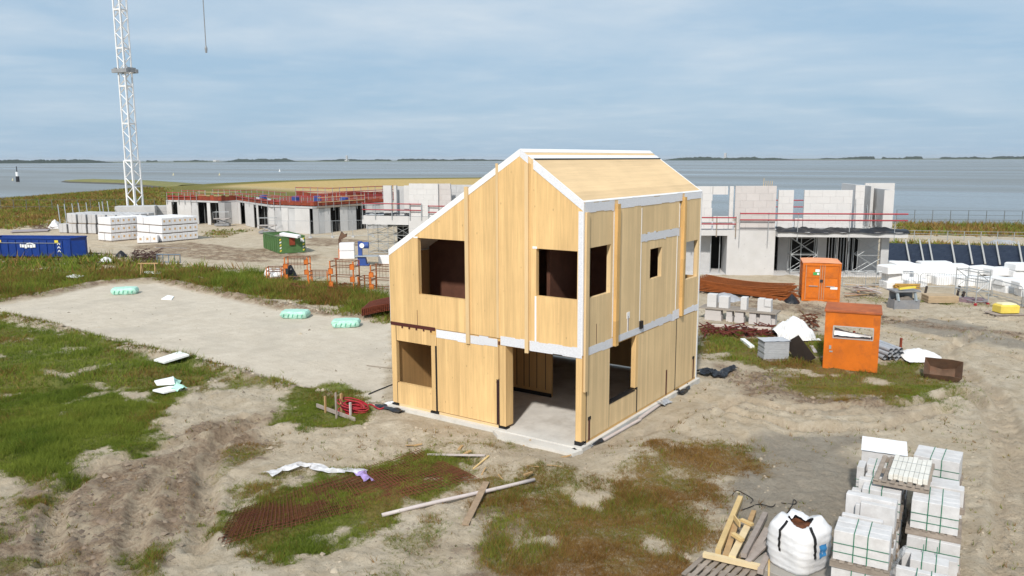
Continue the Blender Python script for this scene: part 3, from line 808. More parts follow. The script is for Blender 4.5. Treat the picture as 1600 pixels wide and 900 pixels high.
# black joints on the ground floor front
for x0, x1, z0, z1, yy in ((-7.372, -7.352, zb, 0.84, -0.004), (-7.372, -7.352, 2.34, 2.86, -0.004), (-5.615, -5.545, 0.02, 2.36, -0.02), (-3.03, -2.985, 0.06, 1.62, -0.022), (-3.10, -3.06, 0.10, 1.60, -0.018)):
    hbox('joint_seal', M_black, x0, x1, yy, TH*0.5, z0, z1)
hbox('joint_tape', M_brown, -3.06, -3.03, -0.0175, -0.0125, 0.12, 1.58)
hbox('joint_tape', M_brown, -3.02, -2.96, -0.026, -0.0165, 2.74, 2.85)
for x0, x1 in ((-WD-0.02, -7.30), (-5.86, -5.50), (-3.02, -2.72), (-0.23, 0.0)):
    hbox('base_seal', M_black, x0, x1, -0.028, TH+0.02, 0.0, 0.125 if x0 > -1 else 0.06)
for x0, x1 in ((-7.30, -5.86), (-5.50, -3.03)):
    hbox('sole_plate', M_batten, x0, x1, 0.0, TH, 0.0, zb-0.004)
# right-hand wall, ground floor
def right_piece(name, m, y0, y1, z0, z1, x0=-TH, x1=0.0):
    return MB().box(x0, x1, y0, y1, z0, z1).build(name, m, house)
right_piece('wall_panel', M_cltr, 0.29, 1.745, zb, 2.72, -TH, 0.006)
right_piece('wall_panel', M_cltr, 1.775, 3.74, zb, 0.84, -TH, 0.0)
right_piece('door_post', M_clt, 3.62, 3.80, 0.93, 2.80, -0.16, 0.004)
right_piece('wall_panel', M_cltr, 3.805, 6.98, zb, 2.72, -TH, 0.008)
right_piece('wall_panel', M_cltr, 7.03, LN, zb, 2.72, -TH, 0.004)
right_piece('header_beam', M_glulam, 0.29, LN, 2.722, 2.93, -TH, 0.0)
right_piece('window_sill', M_black, 1.76, 3.60, 0.842, 0.875, -TH-0.05, 0.012)
for y0, y1, z0, z1, xx in ((0.255, 0.288, 0.0, 1.65, 0.004), (1.748, 1.773, 0.10, 0.84, 0.003), (3.745, 3.80, 0.06, 0.93, 0.010), (6.975, 7.035, 0.03, 2.78, 0.010)):
    hbox('joint_seal', M_black, -TH*0.5, xx, y0, y1, z0, z1)
for y0, z0, z1 in ((0.40, 0.05, 0.72), (6.15, 0.06, 0.98), (8.72, 0.08, 0.90)):
    hbox('tie_plate', M_brown, 0.009, 0.016, y0, y0+0.10, z0, z1)
for y0, z0 in ((0.37, 0.70), (8.66, 0.86)):
    hbox('tie_plate', M_black, 0.009, 0.022, y0, y0+0.17, z0, z0+0.10)
hbox('sole_plate', M_glulam, -TH, -0.004, 0.30, LN, 0.0, zb-0.004)
# right-hand wall, upper floor
ze = HE-RT
multi('wall_panel', M_cltr, 'yz', [R4(0.29, 0.40, Z1, ze), R4(0.40, 1.72, Z1, 4.44), R4(0.40, 1.72, 5.94, ze), R4(1.72, 1.92, Z1, ze)], -TH, 0.0)
multi('wall_panel', M_cltr, 'yz', [R4(2.13, 3.84, Z1, ze)], -TH, 0.003)
multi('wall_panel', M_cltr, 'yz', [R4(3.87, 4.60, Z1, 5.84), R4(4.60, 5.54, Z1, 4.48), R4(4.60, 5.54, 5.51, 5.84), R4(5.54, 6.85, Z1, 5.84)], -TH, -0.004)
multi('wall_panel', M_cltr, 'yz', [R4(3.87, 7.0, 6.06, ze)], -TH, -0.002)
multi('wall_panel', M_cltr, 'yz', [R4(6.87, 7.22, Z1, 6.055)], -TH, -0.003)
multi('wall_panel', M_cltr, 'yz', [R4(7.40, 7.72, Z1, ze), R4(7.72, 8.86, Z1, 4.07), R4(7.72, 8.86, 5.48, ze), R4(8.86, LN, Z1, ze)], -TH, 0.001)
for y0, y1, z0 in ((1.93, 2.12, 2.70), (7.22, 7.39, 2.80)):
    hbox('stud_post', M_glulam, -TH, 0.115, y0, y1, z0, 7.15)
hbox('stud_post', M_batten, 0.008, 0.075, 0.06, 0.235, 1.66, 7.0)
hbox('corner_post', M_clt, -TH+0.001, 0.005, TH+0.001, 0.285, 2.94, ze)
ragged('floor_band', M_tapep, 0.24, 1.92, 2.72, 2.97, 0.008, 7, 0, True)
ragged('floor_band', M_tapep, 2.13, 6.6, 2.76, 2.98, 0.010, 8, 0, True)
ragged('floor_band', M_tapep, 6.6, 7.20, 2.74, 3.08, 0.012, 9, 0, True)
ragged('floor_band', M_tapep, 7.41, LN, 2.76, 2.98, 0.009, 10, 0, True)
ragged('eave_band', M_tapep, 0.06, 1.90, 6.98, 7.275, 0.006, 11, 0, True)
ragged('eave_band', M_tapep, 2.14, 7.20, 7.0, 7.275, 0.006, 12, 0, True)
ragged('eave_band', M_tapep, 7.41, LN, 7.02, 7.275, 0.006, 13, 0, True)
ragged('tape_strip', M_tapep, 3.82, 7.02, 5.80, 6.07, 0.004, 14, 0, True)
for y0, y1, z0, z1 in ((3.835, 3.875, 3.0, 6.93), (6.99, 7.03, 6.07, 6.93), (6.845, 6.88, 3.05, 5.80), (1.87, 1.925, 3.0, 6.93)):
    hbox('tape_strip', M_tape, -0.002, 0.009, y0, y1, z0, z1)
hbox('tape_strip', M_tape, 0.0045, 0.016, LN-0.10, LN+0.006, -0.02, 7.2)
hbox('cable_hatch', M_tape, 0.004, 0.02, 2.88, 3.08, 3.42, 3.62)
hbox('cable_hatch', M_tape, 0.004, 0.016, 2.93, 3.02, 2.98, 3.42)
hbox('joint_tape', M_brown, 0.016, 0.021, 2.965, 2.99, 3.0, 3.50)
hbox('joint_seal', M_black, 0.012, 0.09, 3.82, 3.98, 2.92, 3.18)
hbox('joint_tape', M_brown, 0.001, 0.006, 0.84, 0.862, 2.98, 3.60)
hbox('tape_strip', M_tape, -WD-0.012, -WD-0.004, -0.012, 0.10, Z1, HL)
# back and left walls with the openings that let daylight through
multi('back_wall', M_inner, 'xz', [R4(-WD, -2.1, zb, Z1), R4(-2.1, -1.75, zb, 1.5), R4(-2.1, -1.75, 2.4, Z1), R4(-1.75, -TH-0.002, zb, Z1)], LN-TH, LN)
multi('back_wall', M_inner, 'xz', [[(-WD, Z1), (-1.3, Z1), (-1.3, roofz(-1.3)-RT), (XR, HR-RT), (-WD, HL-RT)], R4(-1.3, -0.2, Z1, 4.07), [(-1.3, 5.5), (-0.2, 5.5), (-0.2, roofz(-0.2)-RT), (-1.3, roofz(-1.3)-RT)], R4(-0.2, -TH-0.002, Z1, ze)], LN-TH, LN)
hbox('left_wall', M_inner, -WD, -WD+TH, TH+0.002, LN-TH-0.002, zb, 2.76)
hbox('left_wall', M_inner, -WD, -WD+TH, TH+0.002, LN-TH-0.002, Z1+0.002, HL-RT)
hbox('upper_floor', M_inner, -WD+TH+0.003, -TH-0.003, TH+0.004, LN-TH-0.004, 2.762, 2.948)
# inside walls
pa, pb_ = G(786, 604, 0), G(861, 621, 0)
hbox('inside_wall', M_inner, -7.0, float(pb_[0]), float(pb_[1]), float(pb_[1])+0.12, 0.002, 2.758)
hbox('inside_wall', M_inner, -5.7, -5.58, 0.9, float(pb_[1])-0.01, 0.002, 2.758)
hbox('inside_wall', M_lining, -7.4, -2.2, 1.9, 2.02, 2.952, 5.9)
hbox('inside_wall', M_lining, -4.1, -4.0, 0.2, 1.89, 2.952, 6.6)
hbox('inside_wall', M_lining, -1.8, -1.68, 0.9, 5.0, 2.952, 6.6)
hbox('inside_wall', M_lining, -1.6, -0.2, 3.4, 3.5, 2.952, 6.6)
hbox('inside_wall', M_lining, -3.0, -0.15, 6.4, 6.5, 2.952, 7.0)
b = MB()
for k in (0.25, 0.62, 0.95, 1.18, 1.5):
    b.box(float(pb_[0])-k, float(pb_[0])-k+0.025, float(pb_[1])-0.006, float(pb_[1])-0.001, 0.25, 1.5+0.5*((k*7) % 1))
b.build('joint_seal', M_black, house)
hbox('base_seal', M_black, -7.0, float(pb_[0])+0.02, float(pb_[1])-0.03, float(pb_[1])-0.002, 0.003, 0.14)
# roof
def roof_piece(name, m, xa, xb, lift0, lift1, y0, y1):
    pts = [(xa, roofz(xa)+lift0), (xb, roofz(xb)+lift0), (xb, roofz(xb)+lift1), (xa, roofz(xa)+lift1)]
    return MB().prism(pts, y0, y1, 'xz').build(name, m, house)
roof_piece('roof_panel', M_roof, XR+0.001, 0.0, -RT+0.001, 0.0, 0.0, LN)
roof_piece('roof_panel', M_tape, -WD, XR-0.001, -RT+0.001, 0.0, 0.0, LN)
def slope(xa, d):                            # x reached after d metres down the right-hand slope
    return xa+d*math.cos(math.atan2(HR-HE, -XR))
for d0, d1, m, h, nm in ((0.0, 0.17, M_tape, 0.016, 'ridge_membrane'), (0.33, 0.52, M_tape, 0.018, 'ridge_membrane'), (0.521, 0.565, M_black, 0.028, 'ridge_flashing')):
    roof_piece(nm, m, slope(XR, d0)+0.001, slope(XR, d1), 0.001, h, 0.10 if m is M_black else -0.008, LN+0.004)
roof_piece('ridge_membrane', M_tape, XR-0.25, XR, 0.001, 0.018, -0.008, LN+0.004)
# white tape down the verge: on the gable face and over the edge
def verge(xa, xb, wdt, yf, m):
    pts = [(xa, roofz(xa)+0.012), (xb, roofz(xb)+0.012), (xb, roofz(xb)-wdt), (xa, roofz(xa)-wdt)]
    return MB().prism(pts, yf, yf+0.007, 'xz').build('verge_tape', m, house)
verge(-WD-0.008, XR-0.004, 0.20, -0.02, M_tape)
verge(XR+0.001, slope(XR, 0.36), 0.22, -0.02, M_tapep)
verge(slope(XR, 0.58), 0.006, 0.25, -0.022, M_tapep)
roof_piece('verge_tape', M_tape, slope(XR, 0.57), 0.0, 0.0015, 0.012, -0.018, 0.055)
roof_piece('verge_tape', M_tape, slope(XR, 0.57), 0.0, 0.0015, 0.012, LN-0.05, LN+0.012)
roof_piece('eave_tape', M_tape, -0.05, 0.010, 0.003, 0.016, 0.056, LN-0.051)
ragged('corner_tape', M_tapep, -0.16, 0.0, 2.95, 7.05, -0.021, 21)
hbox('corner_tape', M_tape, -0.012, 0.0075, -0.0305, 0.045, 2.78, 7.26)
# ------------------------------------------------------------------ concrete and block buildings
M_conc = mat('cast_concrete', (0.47, 0.47, 0.47), 0.85, 0.08, 0.9, bump=0.1, bscale=25, dirt=(0.30, 0.29, 0.28), dirt_amt=0.45, dirt_scale=0.5)
M_concw = mat('pale_concrete', (0.55, 0.54, 0.53), 0.85, 0.06, 0.9, bump=0.1, bscale=25, dirt=(0.45, 0.43, 0.40), dirt_amt=0.35, dirt_scale=0.6)
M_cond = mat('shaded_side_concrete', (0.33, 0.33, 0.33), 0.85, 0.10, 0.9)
M_void_shade = mat('painted_shade_backing', (0.022, 0.021, 0.020), 0.9, 0.2, 2.0)  # near-black colour stands for the shade inside the openings
M_block = mat('aerated_block', (0.60, 0.59, 0.58), 0.9, 0.035, 2.0, bump=0.1, bscale=40, dirt=(0.50, 0.46, 0.44), dirt_amt=0.3, dirt_scale=1.0)
M_blockg = mat('grey_block', (0.53, 0.50, 0.485), 0.9, 0.07, 2.0, bump=0.1, bscale=40, dirt=(0.38, 0.35, 0.33), dirt_amt=0.35, dirt_scale=1.0)
M_rust = mat('rusted_formwork', (0.24, 0.050, 0.024), 0.85, 0.25, 2.0, dirt=(0.10, 0.028, 0.018), dirt_amt=0.7, dirt_scale=0.7)
M_rail = mat('red_rail_paint', (0.34, 0.045, 0.055), 0.5, 0.12, 3.0)
M_steel = mat('galvanised_tube', (0.42, 0.44, 0.45), 0.45, 0.12, 5.0, metal=0.5)
M_timber = mat('weathered_timber', (0.30, 0.25, 0.20), 0.85, 0.2, 3.0, stretch=(1, 6, 6), bump=0.2)
M_timn = mat('new_timber', (0.58, 0.42, 0.22), 0.7, 0.12, 3.0, stretch=(1, 6, 6))
M_tarpb = mat('black_foil', (0.018, 0.019, 0.023), 0.35, 0.3, 3.0, bump=0.5, bscale=6)
M_white = mat('white_plastic', (0.80, 0.80, 0.80), 0.5, 0.05, 4.0, bump=0.2, bscale=12)
class Frame:
    """upright plane through two ground pixels; local x along it, local y away from the camera"""
    def __init__(s, a, b, z=GZ):
        s.o = G(*a, z); q = G(*b, z); e = (q-s.o); e[2] = 0; s.e = e/np.linalg.norm(e)
        s.n = np.array([-s.e[1], s.e[0], 0.0])
        if np.dot(s.n, s.o-_C) < 0: s.n = -s.n
        s.rz = math.atan2(s.e[1], s.e[0])
    def at(s, px, py, d=0.0):
        r = ray(px, py); o = s.o+s.n*d
        t = np.dot(o-_C, s.n)/np.dot(r, s.n); p = _C+r*t-s.o
        return float(np.dot(p, s.e)), float(p[2])
    def rect(s, x0, y0, x1, y1, d=0.0):
        a = s.at(x0, y1, d); b = s.at(x1, y0, d)
        return a[0], b[0], a[1], b[1]
BLK = {}
def block_wall(root, s0, s1, z0, z1, d, th, m, bl=0.95, bh=0.5, seed=1):
    rr = random.Random(seed); z = z0; row = 0
    nrow = max(1, round((z1-z0)/bh)); bh = (z1-z0)/nrow
    for row in range(nrow):
        x = s0-(bl*0.5 if row % 2 else 0)-rr.uniform(0, 0.2)
        while x < s1-0.02:
            a, b = max(x, s0), min(x+bl, s1); x += bl
            if b-a < 0.08: continue
            key = (round(b-a, 2), round(bh, 2), round(th, 2), m.name)
            if key not in BLK:
                w = b-a
                BLK[key] = MB().cbox(0.003, w-0.003, 0, th, 0.003, bh-0.003, 0.005).mesh('block', m)
            link('block', BLK[key], root, (a, d+rr.uniform(0, 0.012), z0+row*bh))
def rail_run(root, pts, zs, r, m, posts=True, post_m=None, base=0.0):
    for z in zs:
        MB().tube([(p[0], p[1], z) for p in pts], r, 5).build('guard_rail', m, root)
    if posts:
        for p in pts:
            MB().tube([(p[0], p[1]+0.03, base), (p[0], p[1]+0.03, max(zs)+0.08)], r*0.9, 5).build('rail_post', post_m or M_steel, root)
def rumple(root, name, m, x0, x1, y0, y1, z, amp, seed, nu=40, nv=6, droop=0.0):
    def fn(u, v):
        x = x0+(x1-x0)*u; y = y0+(y1-y0)*v
        n = float(fbm(np.array([x*1.6]), np.array([y*2.5+seed]), 3, seed)[0])
        return (x, y-0.12*float(vnoise(np.array([x*1.1]), np.array([seed*2.0]), 3)[0]), z+amp*n-(droop*(1-v)**2)*(0.5+n))
    return MB().sheet(fn, nu, nv).build(name, m, root, smooth=True, fix=False)
def scaffold(root_loc, rz, w, d, h, lifts, label, m=M_steel, group=None, boards=True, r=0.028):
    t = thing('scaffold_tower', label, 'scaffold', root_loc, rz, group)
    for x in (0, w):
        for y in (0, d):
            MB().tube([(x, y, 0), (x, y, h)], r, 6).build('upright', m, t)
    for k in range(lifts+1):
        z = 0.25+(h-0.35)*k/lifts
        for y in (0, d): MB().tube([(0, y, z), (w, y, z)], r*0.85, 5).build('ledger', m, t)
        for x in (0, w): MB().tube([(x, 0, z), (x, d, z)], r*0.85, 5).build('ledger', m, t)
        if k < lifts:
            z2 = 0.25+(h-0.35)*(k+1)/lifts
            for y in (0, d):
                MB().tube([(0 if k % 2 else w, y, z), (w if k % 2 else 0, y, z2)], r*0.75, 5).build('brace', m, t)
                if w > 1.6: MB().tube([(w if k % 2 else 0, y, z), (0 if k % 2 else w, y, z2)], r*0.75, 5).build('brace', m, t)
    return t

# --- block building to the right of the house
fc = Frame((1140, 430), (1390, 433))
bc = thing('block_building', 'unfinished white block building with red guard rails right of the timber house', 'building', fc.o, fc.rz)
def crect(name, m, x0, y0, x1, y1, d, th, z0=None):
    a, b, lo, hi = fc.rect(x0, y0, x1, y1, d)
    return MB().box(a, b, d, d+th, lo if z0 is None else z0, hi).build(name, m, bc)
sA, zA = fc.at(1137, 359.5); sB, _ = fc.at(1212, 359.5); sE, _ = fc.at(1398, 360); sL, _ = fc.at(1040, 360)
zf = zA
MB().box(sL, sE+0.3, 0.02, 9.0, -0.3, 0.05).build('foundation_slab', M_concw, bc)
MB().box(sL, sE, 0.35, 9.0, zf-0.28, zf-0.02).build('floor_slab', M_concw, bc)
# ground floor
MB().box(sA, sB, 0.0, 0.28, 0.0, zf).build('concrete_wall', M_concw, bc)
MB().box(sB-0.28, sB, 0.282, 2.6, 0.0, zf-0.29).build('concrete_wall', M_conc, bc)
MB().box(sA, sA+0.28, 0.282, 2.6, 0.0, zf-0.29).build('concrete_wall', M_conc, bc)
b_ = MB()
for sx_ in (0.55, 2.1):
    for zz in (0.55, 1.45, 2.35): 
        b_.tube([(sA+sx_+0.7, -0.004, zz), (sA+sx_+0.7, 0.01, zz)], 0.03, 6)
kind(b_.build('anchor_hole', M_cond, bc), 'stuff')
a0, a1, _, _ = fc.rect(1096, 367, 1112, 420, 1.6)
MB().box(a0-2.5, a1, 1.6, 1.85, 0.05, zf-0.29).build('concrete_wall', M_conc, bc)
MB().box(sL, sA, 0.0, 0.3, zf-0.42, zf-0.02).build('edge_beam', M_concw, bc)
MB().box(sL, sE, 3.6, 3.85, 0.05, zf-0.29).build('back_wall', M_void_shade, bc)  # dark sheet close behind the piers, interior shade put into its colour
for (x0, x1, d, m) in ((1214, 1236, 2.6, M_conc), (1275, 1293, 2.6, M_conc), (1340, 1374, 2.6, M_conc)):
    p, q, _, _ = fc.rect(x0, 360, x1, 425, d)
    MB().box(p, q, d, d+0.25, 0.05, zf-0.29).build('concrete_wall', m, bc)
p, q, _, _ = fc.rect(1374, 360, 1391, 432, 0.4)
MB().box(p, q, 0.4, 0.75, 0.05, zf-0.29).build('concrete_column', M_conc, bc)
p, q, _, _ = fc.rect(1214, 360, 1418, 370, -0.5)
c0, c1 = p, q
MB().box(p, q, -0.7, 0.345, zf-0.42, zf-0.06).build('canopy_slab', M_concw, bc)
for k in range(9):
    xx = fc.at(1294+k*4.6, 400, 3.1)[0]
    MB().box(xx, xx+0.05, 3.1, 3.18, 0.05, zf-0.35).build('stud', M_steel if k % 3 else M_white, bc)
for px in (1251, 1274, 1306, 1325):
    xx = fc.at(px, 400, 0.8)[0]
    MB().tube([(xx, 0.8, 0.05), (xx, 0.8, zf-0.3)], 0.035, 6).build('steel_prop', M_steel, bc)
for px in (1110, 1124):
    xx = fc.at(px, 400, 0.8)[0]
    MB().tube([(xx, 0.8, 0.05), (xx, 0.8, zf-0.3)], 0.035, 6).build('steel_prop', M_steel, bc)
# upper floor
def cwall(x0, y0, x1, y1, d, m, seed, th=0.22, bl=0.95, bh=0.5):
    a, b, lo, hi = fc.rect(x0, y0, x1, y1, d)
    block_wall(bc, a, b, max(lo, zf), hi, d, th, m, bl, bh, seed)
    return a, b, hi
ly = 359
cwall(1060, 291, 1114, ly, 0.3, M_block, 1)
cwall(1114, 338, 1138, ly, 0.3, M_block, 2)
cwall(1114, 291, 1138, 304, 0.3, M_block, 3)
cwall(1138, 291, 1147, ly, 0.3, M_block, 4)
cwall(1147, 290.5, 1214, ly, 0.0, M_blockg, 5)
cwall(1214, 297, 1241, ly, 0.6, M_block, 6)
cwall(1241, 341, 1254, ly, 0.6, M_block, 7)
cwall(1254, 297, 1333, ly, 0.6, M_block, 8)
cwall(1333, 289.5, 1352, ly, 0.6, M_block, 9)
a, b, hi = cwall(1378, 297, 1398, ly, 0.6, M_concw, 10, 0.25, 3.0, 3.0)
# walls that run back from the facade
for px, d0, d1, zt, m in ((1213, 0.24, 4.0, 293, M_block), (1352, 0.85, 6.0, 289.5, M_block), (1398, 0.86, 7.0, 297, M_concw), (1366, 4.0, 7.0, 291, M_concw)):
    xx, hh = fc.at(px, zt, d0)
    MB().box(xx-0.22, xx, d0, d1, zf, hh).build('cross_wall', m, bc)
xx0, hh = fc.at(1352, 292, 6.0); xx1, _ = fc.at(1398, 292, 6.0)
MB().box(xx0, xx1, 6.0, 6.25, zf, hh+0.3).build('cross_wall', M_concw, bc)
for k, px in enumerate((1357, 1363, 1369, 1375)):
    xx = fc.at(px, 340, 3.0)[0]
    MB().tube([(xx-0.5, 2.2, zf), (xx+0.35, 5.7, zf+2.3)], 0.035, 5).build('push_pull_prop', M_steel, bc)
xx = fc.at(1337, 340, 0.3)[0]
MB().tube([(xx, 0.3, zf), (xx, 0.5, zf+2.3)], 0.03, 5).build('push_pull_prop', M_steel, bc)
# starter bars on top of the grey wall
for k in range(5):
    s_, z_ = fc.at(1193+k*3.3, 290, 0.1)
    MB().tube([(s_, 0.1, z_-0.05), (s_+0.02, 0.1, z_+0.35+0.2*(k == 0))], 0.02, 5).build('starter_bar', M_timn, bc)
# guard rails
zr = [fc.at(1247, 334, -0.75)[1], fc.at(1247, 344, -0.75)[1]]
rp = [(fc.at(px, 350, -0.75)[0], -0.75) for px in (1156, 1201, 1247, 1328, 1399, 1418)]
rail_run(bc, rp, zr, 0.055, M_rail, False)
for px in (1156, 1201, 1247, 1328, 1399):
    s_ = fc.at(px, 350, -0.75)[0]
    MB().tube([(s_, -0.70, zf-0.7), (s_, -0.70, zr[0]+0.1)], 0.03, 5).build('rail_post', M_steel, bc)
rp = [(fc.at(px, 350, -0.2)[0], -0.2) for px in (1080, 1120, 1150)]
rail_run(bc, rp, [fc.at(1120, 340, -0.2)[1], fc.at(1120, 350, -0.2)[1]], 0.05, M_rail, True, M_timber, zf-0.5)
s0, z0 = fc.at(1240, 313, 8.5); s1, _ = fc.at(1256, 313, 8.5)
MB().tube([(s0-2, 8.5, z0), (s1+3, 8.5, z0)], 0.05, 5).build('guard_rail', M_rail, bc)
MB().tube([(s0-2, 8.5, z0-0.55), (s1+3, 8.5, z0-0.55)], 0.05, 5).build('guard_rail', M_rail, bc)
tp = rumple(None, 'roof_tarp', M_tarpb, c0-0.05, c1+0.1, -0.78, 0.25, zf-0.055, 0.42, 5, 70, 8, 0.25)
tp.location = fc.o; tp.rotation_euler = (0, 0, fc.rz)
tag(tp, 'rumpled black foil lying along the canopy of the right block building', 'tarp')
# low flight of steps / plinth in front
scaffold(fc.o+fc.e*fc.at(1235, 425, 0.5)[0]+fc.n*0.6, fc.rz, 1.9, 1.0, zf-0.5, 2, 'grey scaffold tower under the canopy behind the orange container')
scaffold(fc.o+fc.e*fc.at(1339, 425, 0.5)[0]+fc.n*0.6, fc.rz, 2.0, 1.0, zf-0.5, 2, 'grey scaffold tower under the right end of the canopy')

# --- block building left of the house, partly hidden by its roof slope
fb = Frame((575, 399), (690, 403))
bb = thing('block_building', 'unfinished pale block building seen above the left roof slope', 'building', fb.o, fb.rz)
zc = fb.at(600, 349)[1]
p, q, lo, hi = fb.rect(566, 338, 638, 350, 0.0)
MB().box(p, q, 0.0, 5.2, lo, hi).build('canopy_slab', M_concw, bb)
zt2 = hi
q2 = fb.at(760, 345, 0.0)[0]
MB().box(q+0.01, q2, 0.02, 7.0, lo-0.3, hi-0.02).build('floor_slab', M_concw, bb)
MB().box(q+0.01, q2, 0.0, 0.3, -0.1, lo-0.31).build('concrete_wall', M_concw, bb)
MB().box(p+1.0, q+0.0, 5.3, 5.55, -0.1, lo+0.0).build('back_wall', M_void_shade, bb)  # dark sheet under the canopy with the shade painted in
MB().box(q-0.25, q, 2.0, 5.2, -0.1, lo-0.002).build('concrete_wall', M_cond, bb)
def bwall(x0, y0, x1, y1, d, m, seed, bl=0.95, bh=0.5, blocks=True):
    a, b, lo2, hi2 = fb.rect(x0, y0, x1, y1, d)
    if blocks: block_wall(bb, a, b, zt2, hi2, d, 0.22, m, bl, bh, seed)
    else: MB().box(a, b, d, d+0.25, zt2, hi2).build('concrete_column', m, bb)
bwall(600, 290, 611, 340, 0.6, M_concw, 1, blocks=False)
bwall(616, 290, 619, 340, 0.9, M_concw, 1, blocks=False)
bwall(619, 291, 632, 340, 1.6, M_conc, 1, blocks=False)
bwall(632, 290, 640, 340, 0.5, M_concw, 1, blocks=False)
bwall(640, 287, 684, 345, 0.1, M_block, 21)
bwall(684, 287, 704, 345, 0.4, M_blockg, 22)
bwall(704, 289, 775, 345, 1.8, M_conc, 23, 1.4, 0.7)
sr = [(fb.at(px, 330, -0.1)[0], -0.1) for px in (566, 586, 612, 640, 658)]
rail_run(bb, sr, [zt2+0.55, zt2+1.1], 0.05, M_rail, True, M_steel, zt2-0.3)
sr = [(fb.at(px, 330, -0.1)[0], -0.1) for px in (669, 690, 720)]
rail_run(bb, sr, [zt2+0.4, zt2+0.95], 0.05, M_rail, True, M_steel, zt2-0.6)
tp = rumple(None, 'roof_tarp', M_tarpb, p+0.2, q, 0.05, 0.8, zt2+0.01, 0.35, 9, 36, 5)
tp.location = fb.o; tp.rotation_euler = (0, 0, fb.rz)
tag(tp, 'rumpled black foil on the white canopy slab left of the house', 'tarp')
scaffold(fb.o+fb.e*(p+0.4)+fb.n*0.3, fb.rz, 2.0, 2.0, lo-0.05, 3, 'scaffold tower under the left end of the white canopy slab')
scaffold(fb.o+fb.e*(p+3.0)+fb.n*0.3, fb.rz, 1.7, 2.0, lo-0.05, 3, 'scaffold tower under the white canopy slab beside the house roof')

# --- low row of concrete units on the left, rusty formwork on top
YB = [(255, 348.5), (262, 349), (310, 350), (345, 352), (372, 349.5), (403, 357), (425, 362), (490, 366), (532, 362), (572, 358), (610, 355)]
def ab(px):
    y = np.interp(px, [a for a, _ in YB], [b for _, b in YB])
    return G(px, y, GZ)
ba0 = ab(262)
ba = thing('concrete_building', 'long low grey concrete building with rust-red formwork and rails on its roof', 'building', ba0)
HA = 3.0
back = np.array([_F[0], _F[1], 0])/math.hypot(_F[0], _F[1])
def apiece(name, m, pa_, pb_, z0, z1, d0, d1):
    a = ab(pa_)-ba0; b = ab(pb_)-ba0
    pts = [a+back*d0, b+back*d0, b+back*d1, a+back*d1]
    return MB().prism([(q[0], q[1]) for q in pts], z0, z1, 'xy').build(name, m, ba)
segs = [(262, 270, 'w'), (270, 279, 'o'), (279, 290, 'w'), (290, 311, 'c'), (311, 325, 'o'), (325, 330, 'w'), (330, 343, 'o'), (343, 373, 'c'), (373, 377, 'w'), (377, 384, 'o'), (384, 398, 'w'), (398, 402, 'o'), (402, 405, 'w'), (405, 420, 'o'), (420, 462, 'c'), (462, 485, 'w'), (485, 490, 'o'), (490, 517, 'c'), (517, 532, 'o'), (532, 557, 'c'), (557, 572, 'o'), (572, 606, 'c')]
for a, b, k in segs:
    if k == 'w': apiece('wall_panel', M_concw, a, b, 0.0, HA-0.02, 0.0, 0.3)
    elif k == 'c':
        n = max(1, round((b-a)/10.5))
        for i in range(n):
            x0 = a+(b-a)*i/n; x1 = a+(b-a)*(i+1)/n
            apiece('wall_panel', M_conc if i % 2 else M_concw, x0+0.12, x1-0.12, 0.0, HA-0.02-0.03*(i % 2), 0.0+0.05*(i % 2), 0.3)
    else:
        for q in (0.3, 0.62):
            apiece('stud', M_steel if q < 0.5 else M_conc, a+(b-a)*q, a+(b-a)*q+0.8, 0.0, HA-0.03, 1.2, 1.3)
kn = [262, 310, 343, 372, 403, 425, 490, 532, 572, 606]
for a, b in zip(kn[:-1], kn[1:]):
    apiece('roof_slab', M_conc, a, b, HA, HA+0.22, -0.05, 9.0)
    apiece('back_wall', M_void_shade, a, b, 0.0, HA-0.01, 1.9, 2.1)  # near-black sheet just inside the openings, painted as their shade
    if a >= 403: apiece('formwork_deck', M_rust, a, b, HA+0.225, HA+0.32, 0.5, 20.0)
for a in range(264, 604, 6):
    tall = 0.62 if a < 430 else 0.5
    apiece('formwork_board', M_rust, a+0.1, a+5.9, HA+0.23 if a < 403 else HA+0.325, HA+0.25+tall+0.1*math.sin(a*1.7), 0.12, 0.2)
    if a > 400: apiece('formwork_board', M_rust, a+0.1, a+5.9, HA+0.33, HA+1.0+0.15*math.sin(a), 19.6, 19.7)
apiece('timber_edge', M_timber, 498, 570, HA+0.02, HA+0.22, -0.35, -0.055)
def arail(px0, px1, d, zs, r, m, step=9, pm=M_steel):
    n = max(1, int((px1-px0)/step)); xs = [px0+(px1-px0)*i/n for i in range(n+1)]
    pts = [(ab(x)-ba0+back*d) for x in xs]
    for z in zs: MB().tube([(q[0], q[1], HA+z) for q in pts], r, 5).build('guard_rail', m, ba)
    for q in pts: MB().tube([(q[0], q[1], HA-0.35 if d < 0.3 else HA+0.2), (q[0], q[1], HA+max(zs)+0.1)], r*0.8, 5).build('rail_post', pm, ba)
arail(264, 310, -0.1, (0.75, 1.25), 0.045, M_rail)
arail(262, 300, 5.5, (0.8, 1.3), 0.045, M_rail)
arail(310, 372, 0.6, (0.9, 1.35), 0.035, M_timn)
arail(300, 420, 8.5, (0.8, 1.3), 0.04, M_rail)
arail(372, 440, -0.1, (0.7, 1.2), 0.045, M_rail)
arail(425, 520, 0.3, (0.8, 1.3), 0.035, M_rail)
arail(500, 572, -0.3, (0.7, 1.25), 0.035, M_timn, 11)
arail(430, 604, 10.2, (0.9, 1.5, 2.0), 0.05, M_rail, 12)
arail(480, 604, 6.0, (0.9, 1.4), 0.045, M_rail, 14)
M_blue = mat('blue_paint', (0.035, 0.075, 0.26), 0.5, 0.15, 3)
